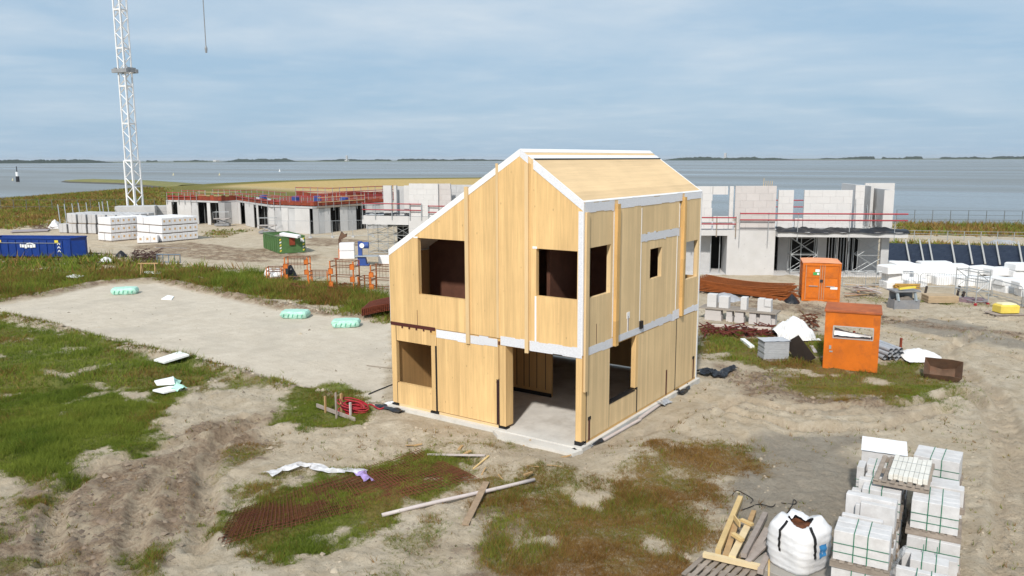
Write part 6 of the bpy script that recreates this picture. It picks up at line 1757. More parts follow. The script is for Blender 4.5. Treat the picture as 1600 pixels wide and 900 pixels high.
gplank('white foam strip on the grass left of the wrapped pallet', (1160, 533), (1175, 545), 0.22, 0.12, M_foam, 0.08, 0.08)
gplank('pale plank lying in the grass beside the orange hut', (1268, 542), (1274, 552), 0.16, 0.04, M_pipe, 0.05, 0.05)
# grey pipes beside the hut
q = P(1392, 560)
t = thing('pipe_bundle', 'bundle of grey plastic pipes with dark open ends beside the orange hut', 'pipes', q, cr_ang+rad(100))
M_pvc = mat('grey_pvc', (0.36, 0.38, 0.41), 0.45, 0.1, 3)
rr = random.Random(12)
for i, (x, z) in enumerate(((-0.42, 0.09), (-0.2, 0.09), (0.02, 0.09), (0.24, 0.09), (0.44, 0.1), (-0.3, 0.27), (-0.08, 0.27), (0.15, 0.27), (0.36, 0.28), (-0.2, 0.46), (0.05, 0.45), (0.3, 0.46))):
    o = MB().tube([(-0.2-rr.uniform(0, 0.3), x, z), (2.3, x*1.05, z+0.02)], 0.095, 12, cap=False).tube([(2.3, x*1.05, z+0.02), (-0.2, x, z)], 0.082, 12, cap=False).build('pipe', M_pvc, t, fix=False)
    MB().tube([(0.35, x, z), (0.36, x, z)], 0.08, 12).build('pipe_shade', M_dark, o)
for y in (-0.58, 0.60): MB().bar((0.2, y, 0), (0.2, y, 0.85), 0.08).build('side_stake', M_rust, t); MB().bar((1.9, y, 0), (1.9, y, 0.85), 0.08).build('side_stake', M_rust, t)
# rusty steel bucket-like tub
q = P(1478, 590)
t = thing('steel_tub', 'tilted rusty brown steel tub lying at the edge of the grass', 'tub', q, cr_ang+rad(-35))
M_tub = mat('rusty_brown_steel', (0.115, 0.070, 0.045), 0.7, 0.25, 3.0, dirt=(0.20, 0.09, 0.05), dirt_amt=0.7, dirt_scale=2.0)
prof = [(-0.75, 0.75), (-0.62, 0.22), (-0.2, 0.0), (0.35, 0.02), (0.72, 0.4)]
for (a, b) in zip(prof[:-1], prof[1:]):
    MB().prism([a, b, (b[0], b[1]+0.03), (a[0], a[1]+0.03)], -0.55, 0.55, 'xz').build('tub_plate', M_tub, t)
for y in (-0.57, 0.55): MB().prism(prof+[(0.3, 0.55)], y, y+0.018, 'xz').build('tub_side', M_tub, t)
t.rotation_euler = (rad(28), rad(-10), t.rotation_euler[2]); t.scale = (0.9, 0.9, 0.9)
# timber heap beside the container
rr = random.Random(21)
for k in range(13):
    x0, y0 = rr.uniform(1314, 1345), rr.uniform(452, 468); x1, y1 = rr.uniform(1340, 1378), rr.uniform(452, 468)
    gplank('long narrow board in the loose timber heap right of the orange container', (x0, y0), (x1, y1), 0.14, 0.035, (M_t3, M_t4, M_pipe, mat('reddish_board', (0.30, 0.17, 0.13), 0.8, 0.2, 3))[k % 4], 0.06+0.035*k, 0.05+0.03*k, 'boards in the loose timber heap')
# concrete hopper / skip with yellow beam
q = P(1397, 484)
t = thing('mortar_tub', 'grey steel mortar tub with angled legs standing on the sandy track', 'tub', q, cr_ang+rad(2))
M_gs = mat('grey_steel', (0.23, 0.235, 0.25), 0.6, 0.15, 2.0, dirt=(0.33, 0.31, 0.28), dirt_amt=0.5)
MB().prism([(0.0, 0.0), (1.5, 0.0), (1.5, 0.55), (0.0, 0.55)], 0.0, 0.05, 'xz').build('tub_front', M_gs, t)
MB().box(0.0, 0.05, 0.051, 0.8, 0.0, 0.55).build('tub_side', M_gs, t); MB().box(1.45, 1.5, 0.051, 0.8, 0.0, 0.55).build('tub_side', M_gs, t); MB().box(0.051, 1.449, 0.051, 0.8, 0.0, 0.05).build('tub_floor', M_gs, t)
MB().box(0.05, 1.45, 0.75, 0.8, 0.051, 1.0).build('tub_back', M_gs, t)
MB().box(-0.03, 1.53, 0.0, 0.95, 1.02, 1.10).build('tub_lid', M_gs, t)
for x in (0.18, 1.22): MB().bar((x+0.05, 0.0, 0.5), (x, 0.15, 1.03), 0.12).build('leg', mat('pale_blue_steel', (0.30, 0.35, 0.38), 0.6), t)
heap('mortar_fill', M_rubble, 1.3, 0.6, 0.35, 8, (0.75, 0.42, 0.35), 0, t)
o = MB().bar((-0.5, 0, 0.05), (0.5, 0.1, 0.14), 0.16, 0.10).build('yellow_beam', M_yel, None, loc=tuple(q+np.array([0.55, 0.55, 1.16])), rot=(0, 0, cr_ang)); tag(o, 'short yellow beam lying on the grey mortar tub', 'beam')
# stacks of boards
q = P(1450, 474)
t = thing('board_stack', 'low stack of tan boards on the sandy track in front of the barriers', 'boards', q, cr_ang+rad(-6))
for i in range(5): MB().cbox(0.0+0.02*(i % 2), 1.75, 0, 1.1, 0.03+i*0.085, 0.108+i*0.085, 0.006).build('board', mat('tan_board', (0.40, 0.30, 0.19), 0.75, 0.12, 3), t)
q = P(1492, 473)
t = thing('shuttering_sheet', 'low violet-brown formwork panel lying beside the tan boards', 'panel', q, cr_ang+rad(-6))
MB().cbox(0, 1.9, 0, 0.8, 0.0, 0.22, 0.01).build('panel_face', mat('violet_ply', (0.22, 0.15, 0.17), 0.7, 0.1, 3), t)
for x in (0.4, 1.3): MB().box(x, x+0.08, -0.02, 0.82, 0.221, 0.25).build('panel_rib', M_timber, t)
# wheeled scaffold tower
q = P(1524, 478)
ms = scaffold(q, cr_ang+rad(12), 0.85, 1.7, 2.1, 3, 'small wheeled aluminium scaffold tower on the sandy track', M_steel, None, r=0.03)
for x, y in ((0, 0), (0.85, 0), (0, 1.7), (0.85, 1.7)): MB().tube([(x-0.04, y, 0.08), (x+0.04, y, 0.08)], 0.09, 10).build('wheel', M_red, ms)
# yellow tub
q = P(1579, 494)
t = thing('yellow_crate', 'yellow plastic crate on pallet boards near the right edge', 'crate', q, cr_ang+rad(4))
MB().cbox(-0.55, 0.55, 0, 0.85, 0.16, 0.60, 0.07).build('crate_body', mat('pale_yellow_plastic', (0.72, 0.55, 0.10), 0.55, 0.1, 4), t)
MB().cbox(-0.42, 0.42, 0.12, 0.73, 0.601, 0.66, 0.03).build('crate_lid', mat('cream_lid', (0.74, 0.68, 0.42), 0.6, 0.1, 4), t)
for i in range(5): MB().box(-0.95, 0.75, -0.15+i*0.23, 0.0+i*0.23, 0.08, 0.12).build('pallet_board', M_t3, t)
for y in (-0.1, 0.75): MB().box(-0.9, 0.7, y, y+0.1, 0.0, 0.079).build('pallet_bearer', M_t3, t)
# crowd barriers
def barrier(a, b, label, rust=False, group='steel crowd barriers along the track'):
    p, q = P(*a), P(*b); L_ = float(np.hypot(*(q-p)[:2])); t = thing('crowd_barrier', label, 'barrier', p, math.atan2((q-p)[1], (q-p)[0]), group)
    MB().tube([(0, 0, 0.0), (0, 0, 0.95), (0.12, 0, 1.1), (L_-0.12, 0, 1.1), (L_, 0, 0.95), (L_, 0, 0.0)], 0.025, 6).build('frame_tube', M_steel, t)
    MB().tube([(0, 0, 0.22), (L_, 0, 0.22)], 0.018, 5).build('lower_rail', M_steel, t)
    n = max(4, int(L_/0.14))
    for i in range(1, n): MB().tube([(L_*i/n, 0, 0.22), (L_*i/n, 0, 1.09)], 0.009, 4).build('bar', M_steel, t)
    for x in (0.15, L_-0.15): MB().box(x-0.03, x+0.03, -0.3, 0.3, 0.0, 0.03).build('foot', M_steel, t)
    return t
bl_ = [((1316, 448), (1352, 449)), ((1352, 449), (1368, 449.5)), ((1368, 449.5), (1400, 450.5)), ((1400, 450.5), (1434, 452)), ((1437, 452), (1507, 455)), ((1509, 456), (1548, 462)), ((1550, 463), (1596, 477)), ((1598, 478), (1625, 490))]
for i, (a, b) in enumerate(bl_): barrier(a, b, 'grey steel barrier, '+ORD[i]+' from the orange container'+(', before the white insulation' if i > 2 else ', before the block building'))
# white insulation stacks
M_iso = mat('insulation_white', (0.76, 0.76, 0.76), 0.6, 0.06, 2.0, bump=0.5, bscale=4)
rr = random.Random(5)
ISO_L = ['nearest the end column of the block building', 'behind the ochre laths', 'just right of the ochre laths', 'third from the block building', 'below the third batten of the foil bank', 'below the fourth batten of the foil bank', 'behind the wheeled scaffold tower', 'below the last battens of the foil bank', 'at the right edge of the picture, rear row', 'right of the wheeled scaffold tower, low front row', 'front row near the right edge', 'low, just left of the wheeled scaffold tower', 'low, behind the tan boards', 'low, behind the grey mortar tub', 'frontmost, cut by the right edge', 'highest, at the left end under the foil bank']
iso = [(1397, 452, 26, 42), (1412, 446, 30, 38), (1428, 444, 34, 32), (1448, 443, 30, 30), (1462, 438, 40, 36), (1495, 438, 42, 34), (1534, 440, 44, 32), (1575, 442, 50, 30), (1605, 444, 40, 32), (1560, 452, 40, 22), (1590, 458, 46, 26), (1520, 448, 36, 18), (1478, 446, 34, 16), (1440, 449, 30, 14), (1618, 464, 40, 26), (1402, 428, 22, 26)]
for i, (px, py, w, h) in enumerate(iso):
    q = P(px, py); k = ppm(q); ww, hh_ = w/k, h/k*0.95*rr.uniform(0.7, 1.05)
    t = thing('insulation_stack', 'white wrapped insulation stack standing '+ISO_L[i], 'insulation', q, cr_ang+rr.uniform(-0.15, 0.15), 'white insulation stacks behind the barriers')
    n = max(1, round(hh_/0.5))
    for j in range(n):
        o = MB().cbox(-ww/2+rr.uniform(-0.25, 0.25), ww/2+rr.uniform(-0.25, 0.25), rr.uniform(-0.1, 0.2), 1.25, j*hh_/n+0.004, (j+1)*hh_/n, 0.07).build('insulation_pack', M_iso, t); o.rotation_euler = (rr.uniform(-0.03, 0.03), rr.uniform(-0.05, 0.05), rr.uniform(-0.12, 0.12))
q = P(1420, 452)
t = thing('lath_bundle', 'bundle of ochre laths lying in front of the white insulation', 'laths', q+np.array([0, -0.2, 0]), cr_ang)
for i in range(14): MB().bar((-0.85+0.1*(i % 3), 0.09*(i % 5), 0.06+0.12*(i//5)+0.04*(i % 2)), (0.75+0.07*(i % 4), 0.1*(i % 4)+0.05, 0.08+0.12*(i//5)), 0.09, 0.07).build('lath', mat('ochre_lath', (0.45, 0.27, 0.07), 0.7, 0.2, 3), t)
# bank covered with dark foil, held by battens
pts_t = [(1380, 383), (1440, 384), (1500, 386), (1560, 388), (1640, 392)]
t0 = P(1480, 412)
def bank(u, v):
    x = 1378+260*u
    lo = G(x, 414+6*u, GZ+0.05); hi = G(x, 386+5*u, GZ+0.5)
    p = lo*(1-v)+hi*v-t0
    n = float(fbm(np.array([u*40]), np.array([v*5.0]), 3, 12)[0])
    return (p[0], p[1], (0.05+0.72*v**0.8)*1.0+0.18*n+GZ-t0[2])
bk = MB().sheet(bank, 90, 14).build('foil_bank', mat('navy_foil', (0.010, 0.014, 0.030), 0.55, 0.25, 3.0, bump=0.5, bscale=4, spec=0.15), None, smooth=False, fix=False, loc=t0)
tag(bk, 'sloping bank covered with dark blue foil behind the white insulation', 'foil')
for px in (1418, 1440, 1454, 1489, 1516, 1536, 1559, 1594):
    a = Vector(bank((px+3-1378)/260, 0.0))+Vector((0, 0, 0.2)); b = Vector(bank((px-4-1378)/260, 1.0))+Vector((0, 0, 0.38))
    c = (a+b)/2
    o = MB().bar(a-c, b-c, 0.12, 0.08).build('batten', mat('pale_batten', (0.42, 0.41, 0.39), 0.8, 0.1, 3), None, loc=c+Vector(t0)); tag(o, {1418: 'first', 1440: 'second', 1454: 'third', 1489: 'fourth', 1516: 'fifth', 1536: 'sixth', 1559: 'seventh', 1594: 'eighth'}[px]+' pale batten from the left on the dark blue foil bank', 'batten', 'battens on the foil bank')
# fence posts and mesh fence by the water
def fence(pix, h, label, m=M_steel, nw=3, r=0.03):
    p = [P(x, y) for x, y in pix]; t = thing('wire_fence', label, 'fence', p[0])
    for q in p: MB().tube([tuple(q-p[0]), tuple(q-p[0]+np.array([0, 0, h]))], r, 5).build('post', m, t)
    for k in range(nw):
        z = h*(0.35+0.63*k/max(1, nw-1)); MB().tube([tuple(q-p[0]+np.array([0, 0, z])) for q in p], r*0.45, 4).build('wire', m, t)
    return t
M_fence = mat('dark_fence', (0.14, 0.15, 0.15), 0.6, 0.1, 3)
fence([(x, 350+0.012*(x-1400)) for x in range(1400, 1660, 28)], 1.9, 'thin wire fence along the shore at the right', M_fence, 3, 0.045)
fence([(x, 374+0.02*(x-1400)) for x in range(1402, 1640, 26)], 1.0, 'low pale fence beyond the foil bank', M_steel, 3, 0.04)
fence([(x, 329) for x in range(2, 262, 20)], 1.9, 'thin wire fence across the meadow at the left', M_fence, 2, 0.05)
o = heap('grey_boat_tarp', mat('grey_tarp', (0.30, 0.31, 0.33), 0.6, 0.15, 2), 2.8, 1.4, 0.35, 31, P(1566, 380), cr_ang+0.1); tag(o, 'pale grey tarp heap on the far track at the right', 'tarp')
# leaning dark posts by the barriers
for px, lab in ((1443, 'dark post leaning by the tan boards'), (1494, 'dark post stump between barriers and violet panel'), (1502, 'short dark stump beside the dark post')):
    q = P(px, 468); o = MB().bar((0, 0, -0.05), (0.12, 0.1, 0.85 if px < 1500 else 0.5), 0.13).build('dark_post', mat('dark_wood', (0.05, 0.04, 0.035), 0.9), None, loc=q); tag(o, lab, 'post')
# ------------------------------------------------------------------ left-hand middle ground
M_orf = mat('orange_frame_paint', (0.62, 0.17, 0.03), 0.6, 0.15, 3.0, dirt=(0.35, 0.12, 0.04), dirt_amt=0.5)
M_brf = mat('rust_brown_tube', (0.20, 0.10, 0.06), 0.8, 0.2, 4.0)
def stillage(px0, px1, pyb, pyt, label, plates=True, rows=3):
    a, b = P(px0, pyb), P(px1, pyb); L_ = float(np.hypot(*(b-a)[:2])); k = ppm((a+b)/2); h = (pyb-pyt)/k
    t = thing('formwork_stillage', label, 'steel frame', a, math.atan2((b-a)[1], (b-a)[0]), 'orange steel frames by the tall grass')
    for x in (0, L_):
        for y in (0, 0.9): MB().bar((x, y, 0), (x, y, h), 0.07).build('post', M_orf, t)
    for z in [h*(i+0.4)/rows for i in range(rows)]+[h-0.03]:
        for y in (0, 0.9): MB().tube([(0, y, z), (L_, y, z)], 0.03, 5).build('rail', M_brf, t)
        for x in (0, L_): MB().tube([(x, 0, z), (x, 0.9, z)], 0.03, 5).build('rail', M_brf, t)
    n = int(L_/0.22)
    for i in range(1, n): MB().tube([(L_*i/n, 0.9, h*0.45), (L_*i/n, 0.9, h-0.03)], 0.012, 4).build('mesh_bar', M_brf, t)
    if plates:
        for x, z in ((0.06, 0.1), (0.06, 0.55), (L_-0.06, 0.3), (L_-0.06, 0.72)):
            MB().cbox(x-0.16, x+0.16, -0.06, -0.036, h*z, h*z+h*0.2, 0.05).build('plate', M_orf, t)
    return t
stillage(446, 481, 440, 402, 'tall orange and brown steel frame in front of the green skip', True, 2)
stillage(517, 553, 453, 407, 'orange steel frame with mesh sides left of the house roof edge')
stillage(580, 616, 456, 414, 'orange steel frame half hidden behind the left house wall')
stillage(483, 512, 447, 424, 'low brown steel frame between two taller orange frames', False, 2)
stillage(417, 440, 438, 418, 'low rusty steel frame left of the tall orange frame', False, 2)
stillage(560, 578, 452, 432, 'low brown steel frame beside the house end', False, 2)
for i, (px, py) in enumerate(((421, 432), (436, 434), (428, 436))):
    o = heap('white_sack', M_tarpw, 0.8, 0.5, 0.7, 30+i, P(px, py), cr_ang); tag(o, ('leftmost', 'rightmost', 'middle')[i]+' small white sack lying by the low rusty frame', 'sack', 'white sacks by the orange frames')
o = heap('dark_sack', M_tarpb, 1.1, 0.7, 0.9, 37, P(453, 438), cr_ang); tag(o, 'dark sack inside the tall orange frame', 'sack')
# post-shaped machine and saw bench
q = P(532, 405)
t = thing('block_splitter', 'rust-brown steel post with a bent dark head on a base plate', 'machine', q, cr_ang)
MB().cbox(-0.55, 0.55, -0.35, 0.35, 0.0, 0.10, 0.02).build('base_plate', M_rust, t)
MB().box(-0.13, 0.13, -0.12, 0.12, 0.101, 0.95).build('lower_post', M_orf, t)
MB().box(-0.11, 0.11, -0.10, 0.10, 0.951, 1.75).build('upper_post', M_tub, t)
MB().prism([(-0.12, 1.751), (0.12, 1.751), (0.62, 2.0), (0.66, 2.3), (0.40, 2.22), (0.18, 2.5)], -0.14, 0.14, 'xz').build('bent_head', M_tub, t)
q = P(568, 414)
t = thing('block_saw', 'blue block saw with motor column and flat table', 'machine', q, cr_ang)
MB().cbox(-0.5, 0.5, -0.4, 0.4, 0.0, 0.08, 0.02).build('base_plate', M_blue, t)
MB().prism([(-0.42, 0.081), (0.30, 0.081), (0.18, 0.72), (-0.42, 0.72)], -0.3, 0.3, 'xz').build('lower_body', M_blue, t)
MB().cbox(-0.65, 1.25, -0.45, 0.45, 0.721, 0.79, 0.01).build('saw_table', M_steel, t)
MB().box(-0.42, -0.10, 0.0, 0.3, 0.791, 1.95).build('column', M_blue, t)
MB().tube([(-0.06, -0.1, 1.65), (0.50, -0.1, 1.65)], 0.27, 12).build('motor', M_blue, t)
MB().tube([(-0.02, -0.39, 1.65), (-0.02, -0.36, 1.65)], 0.2, 12).build('motor_plate', M_white, t)
for px, py, n in ((543, 404, 2), (604, 412, 1)):
    q = P(px, py); t = thing('block_pack', 'white block pack stack beside the '+('rust-brown post' if n == 2 else 'house roof edge'), 'block pack', q, cr_ang+0.1)
    for k in range(n): MB().cbox(-0.65, 0.65, -0.4, 0.4, 0.03+k*0.72, 0.70+k*0.72, 0.04).build('block_bundle', M_pack, t)
# heap of rusty mats behind the sand pad
for k in range(6):
    b = MB()
    a_, c_ = P(566, 495), P(640, 500); d = (c_-a_); L_ = float(np.hypot(*d[:2]))
    for j in range(24): 
        x = L_*j/23; b.bar((x, -0.1, 0.08+k*0.07+0.35*math.sin(math.pi*j/40)), (x+0.1, 2.3, 0.10+k*0.07+0.35*math.sin(math.pi*j/40)), 0.045)
    for y in (0, 0.8, 1.6, 2.3): b.tube([(L_*j/10, y, 0.06+k*0.07+0.35*math.sin(math.pi*j*2.3/40)) for j in range(11)], 0.02, 4)
    o = b.build('mesh_mat', mat('red_rust2', (0.17, 0.045, 0.022), 0.9, 0.3, 4), None, fix=False, loc=a_, rot=(0, 0, math.atan2(d[1], d[0]))); tag(o, ('bottom', 'second lowest', 'third lowest', 'third highest', 'second highest', 'top')[k]+' rusty mesh mat in the pile at the left house edge behind the pad', 'steel mesh', 'rusty mats piled behind the pad')
# things on the track left
q = P(48, 362)
o = MB().cbox(-2.0, 2.0, -1.3, 1.3, 0.08, 0.20, 0.02).build('formwork_board', mat('violet_grey_board', (0.33, 0.29, 0.29), 0.8, 0.12, 2), None, loc=q, rot=(0, 0, cr_ang+0.4)); tag(o, 'flat grey formwork board lying on the far sandy ground at the left', 'board')
o = heap('white_big_bag', M_bag, 1.5, 1.3, 1.0, 3, P(87, 357), cr_ang); tag(o, 'white sack standing left of the bare block packs', 'sack')
scraps('steel_scrap', 'dark tangle of bars on the ground beside the white sack', 52, 86, 354, 360, 40, 0.3, M_tub, 8, 2.2)
scraps('brushwood', 'pile of reddish brush and sticks at the edge of the tall grass', 207, 246, 402, 411, 160, 0.75, mat('red_brush', (0.10, 0.055, 0.045), 0.9, 0.3, 4), 9, 1.4)
tarp('black foil heap at the grass edge left of the brush pile', 190, 402, 18, 9, M_tarpb, 21, 0.7)
tarp('small white plastic heap in the grass right of the blue skip', 165, 409, 22, 7, M_tarpw, 22, 0.7)
a_, b2_ = P(246, 411), P(282, 411); L_ = float(np.hypot(*(b2_-a_)[:2]))
t = thing('steel_bar_frame', 'flat blue-grey steel frame standing on edge by the brush pile', 'steel frame', a_, math.atan2((b2_-a_)[1], (b2_-a_)[0]))  # plain steel frame of rails and bars, no gate
for z in (0.1, 0.75): MB().tube([(0, 0, z), (L_, 0, z)], 0.045, 5).build('rail', mat('blue_grey_steel', (0.16, 0.21, 0.27), 0.5), t)
for i in range(5): MB().tube([(L_*i/4, 0, 0.0), (L_*i/4, 0, 0.76)], 0.04, 5).build('bar', MATS['blue_grey_steel'], t)
gplank('long pale lath lying along the steel frame', (244, 402), (292, 396), 0.12, 0.06, M_pipe, 0.9, 0.5)
gplank('dark plank on the track beyond the tall grass', (142, 396), (198, 398), 0.3, 0.05, M_timber, 0.05, 0.05)
gplank('dark plank on the track right of the tall grass', (362, 424), (402, 420), 0.35, 0.06, M_timber, 0.05, 0.05)
# lifting platforms in front of the low building
for px, py, lab in ((343, 352, 'grey scissor platform in front of the left openings'), (412, 364, 'grey scissor platform in front of the middle opening')):
    q = P(px-8, py+2)
    t = thing('scissor_platform', lab+' of the low concrete building', 'platform', q, cr_ang+0.05)
    MB().cbox(0, 1.9, 0, 0.9, 0.1, 0.35, 0.02).build('chassis', M_gs, t)
    for s in (0, 1): MB().bar((0.15, 0.1+0.7*s, 0.36), (1.75, 0.1+0.7*s, 0.95), 0.09).build('scissor_arm', M_gs, t); MB().bar((1.75, 0.12+0.7*s, 0.36), (0.15, 0.12+0.7*s, 0.95), 0.09).build('scissor_arm', M_gs, t)
    MB().cbox(-0.1, 2.0, -0.05, 0.95, 0.96, 1.06, 0.02).build('deck', mat('worn_deck', (0.36, 0.33, 0.31), 0.7, 0.15, 3), t)
    for x in (-0.08, 1.98):
        for y in (-0.03, 0.93): MB().tube([(x, y, 1.061), (x, y, 1.9)], 0.025, 5).build('rail_post', M_steel, t)
    MB().tube([(-0.08, -0.03, 1.9), (1.98, -0.03, 1.9), (1.98, 0.93, 1.9), (-0.08, 0.93, 1.9)], 0.025, 5).build('hand_rail', M_steel, t)
# mesh fence panels in front of the low building
def site_fence(a, b, label, h=1.9):
    p, q = P(*a), P(*b); L_ = float(np.hypot(*(q-p)[:2]))
    t = thing('site_fence_panel', label, 'fence', p, math.atan2((q-p)[1], (q-p)[0]), 'mesh fence panels by the low building')
    MB().tube([(0, 0, 0), (0, 0, h), (L_, 0, h), (L_, 0, 0)], 0.024, 5).build('frame_tube', M_steel, t)
    MB().tube([(0, 0, 0.2), (L_, 0, 0.2)], 0.02, 5).build('lower_tube', M_steel, t)
    for x in (0, L_): MB().cbox(x-0.12, x+0.12, -0.3, 0.3, 0, 0.12, 0.02).build('foot_block', M_conc, t)
    b_ = MB()
    for i in range(1, int(L_/0.2)): b_.tube([(i*0.2, 0, 0.2), (i*0.2, 0, h)], 0.004, 3, cap=False)
    kind(b_.build('mesh_wire', M_steel, t, fix=False), 'stuff')
xs = [420, 452, 486, 520, 552, 584]
for a, b in zip(xs[:-1], xs[1:]): site_fence((a, 372-abs(a-486)*0.02), (b-1, 372-abs(b-486)*0.02), ORD[xs.index(a)]+' thin mesh fence panel from the left before the low concrete building')
# ------------------------------------------------------------------ on the water
def beacon():
    p = G(28, 284, SEA)
    t = thing('sea_beacon', 'black and white beacon post standing in the water at the left', 'beacon', p)
    k = ppm(p); h = 19/k; w = 5/k
    MB().tube([(0, 0, -1), (0, 0, h*0.45)], w/2, 10).build('lower_drum', mat('black_paint', (0.02, 0.02, 0.025), 0.5), t)
    MB().tube([(0, 0, h*0.451), (0, 0, h*0.8)], w*0.45, 10).build('upper_drum', M_white, t)
    MB().tube([(0, 0, h*0.801), (0, 0, h*1.25)], w*0.14, 6).build('top_mast', MATS['black_paint'], t)
beacon()
for px, py, lab, m in ((20, 282, 'small yellow sail boat left of the beacon', 'y'), (271, 274, 'small pale buoy far out behind the breakwater', 'y'), (343, 274, 'second small pale buoy behind the grassy point', 'y'), (437, 268, 'tiny white sail far out on the water', 'w')):
    p = G(px, py, SEA); k = ppm(p); w = 2.6/k
    t = thing('buoy', lab, 'buoy', p)
    MB().tube([(0, 0, -0.3), (0, 0, w*0.3)], [w*0.6, w*0.6], 10).build('float', mat('buoy_yellow', (0.62, 0.56, 0.36), 0.5) if m == 'y' else M_white, t)
    MB().tube([(0, 0, w*0.301), (0, 0, w*1.6)], [w*0.35, w*0.06], 8).build('top_cone', MATS.get('buoy_yellow') if m == 'y' else M_white, t)
for px, w, h in ((542, 10, 34), (1133, 12, 40), (338, 26, 12)):
    q = polar(px, 4700, SEA)
    o = MB().cbox(-w/2, w/2, -w/2, w/2, 0, h, 1.0).box(-w*0.9, w*0.9, -w*0.9, w*0.9, 0, h*0.3).build('far_building', mat('far_pale', (0.45, 0.45, 0.45), 0.8), None, loc=q)
    tag(o, {542: 'far pale tower on the opposite shore left of the house', 1133: 'far pale tower on the opposite shore right of the house', 338: 'far low white building on the opposite shore behind the crane'}[px], 'building')
# ------------------------------------------------------------------ grass
def grass_material(name):
    m = bpy.data.materials.new(name); m.use_nodes = True
    t = m.node_tree; t.nodes.clear(); nn = t.nodes.new; ll = t.links.new
    a = nn('ShaderNodeAttribute'); a.attribute_name = 'tint'
    d = nn('ShaderNodeBsdfDiffuse'); tr = nn('ShaderNodeBsdfTranslucent'); mx = nn('ShaderNodeMixShader'); o = nn('ShaderNodeOutputMaterial')
    mx.inputs[0].default_value = 0.35
    ll(a.outputs['Color'], d.inputs[0]); ll(a.outputs['Color'], tr.inputs[0]); ll(d.outputs[0], mx.inputs[1]); ll(tr.outputs[0], mx.inputs[2]); ll(mx.outputs[0], o.inputs[0])
    return m
M_grass = grass_material('grass_blades')
def blades(x, y, z, h, dry, k, wid, rng, lean=1.3, far=False):
    n = len(x); x_, y_ = x*0.6, y*0.6
    x = np.repeat(x, k); y = np.repeat(y, k); z = np.repeat(z, k); h = np.repeat(h, k); dry = np.repeat(dry, k); wid = np.repeat(wid, k)
    tone = np.repeat(np.clip(0.35*rng.random(n)+0.65*sst(0.28, 0.72, fbm(x_[:], y_[:], 4, 51)), 0, 1), k)
    m = n*k
    x = x+rng.normal(0, 1, m)*h*0.28; y = y+rng.normal(0, 1, m)*h*0.28
    a = rng.random(m)*2*math.pi; ca, sa = np.cos(a), np.sin(a)
    hh = h*rng.uniform(0.45, 1.15, m); ln = hh*rng.uniform(0.1, 1.0, m)*lean
    la = rng.random(m)*2*math.pi
    w = wid*rng.uniform(0.6, 1.3, m)
    b0 = np.stack([x-ca*w, y-sa*w, z-0.02], 1); b1 = np.stack([x+ca*w, y+sa*w, z-0.02], 1)
    tp = np.stack([x+np.cos(la)*ln, y+np.sin(la)*ln, z+hh], 1)
    v = np.stack([b0, b1, tp], 1).reshape(-1, 3)
    green = np.array([0.082, 0.140, 0.019]); lime = np.array([0.265, 0.300, 0.052]); straw = np.array([0.44, 0.31, 0.105]) if far else np.array([0.37, 0.235, 0.08]); rust = np.array([0.17, 0.080, 0.026])
    pick = rng.random(m)*0.4+tone*0.6
    isdry = (rng.random(m)*0.75+tone*0.25) < dry
    c = green[None]*(1-pick[:, None])+lime[None]*pick[:, None]
    cd_ = rust[None]*(1-pick[:, None])+straw[None]*pick[:, None]
    c = np.where(isdry[:, None], cd_, c)*rng.uniform(0.75, 1.2, m)[:, None]
    c = np.repeat(np.concatenate([c, np.ones((m, 1))], 1), 3, 0)
    return v, c
def grass_object(name, label, V, Cc):
    v = np.concatenate(V); c = np.concatenate(Cc)
    tr = np.arange(len(v)).reshape(-1, 3)
    o = link(name, fastmesh(name, v, tr, M_grass, {'tint': c}))
    o['label'] = label; o['category'] = 'grass'; kind(o, 'stuff')
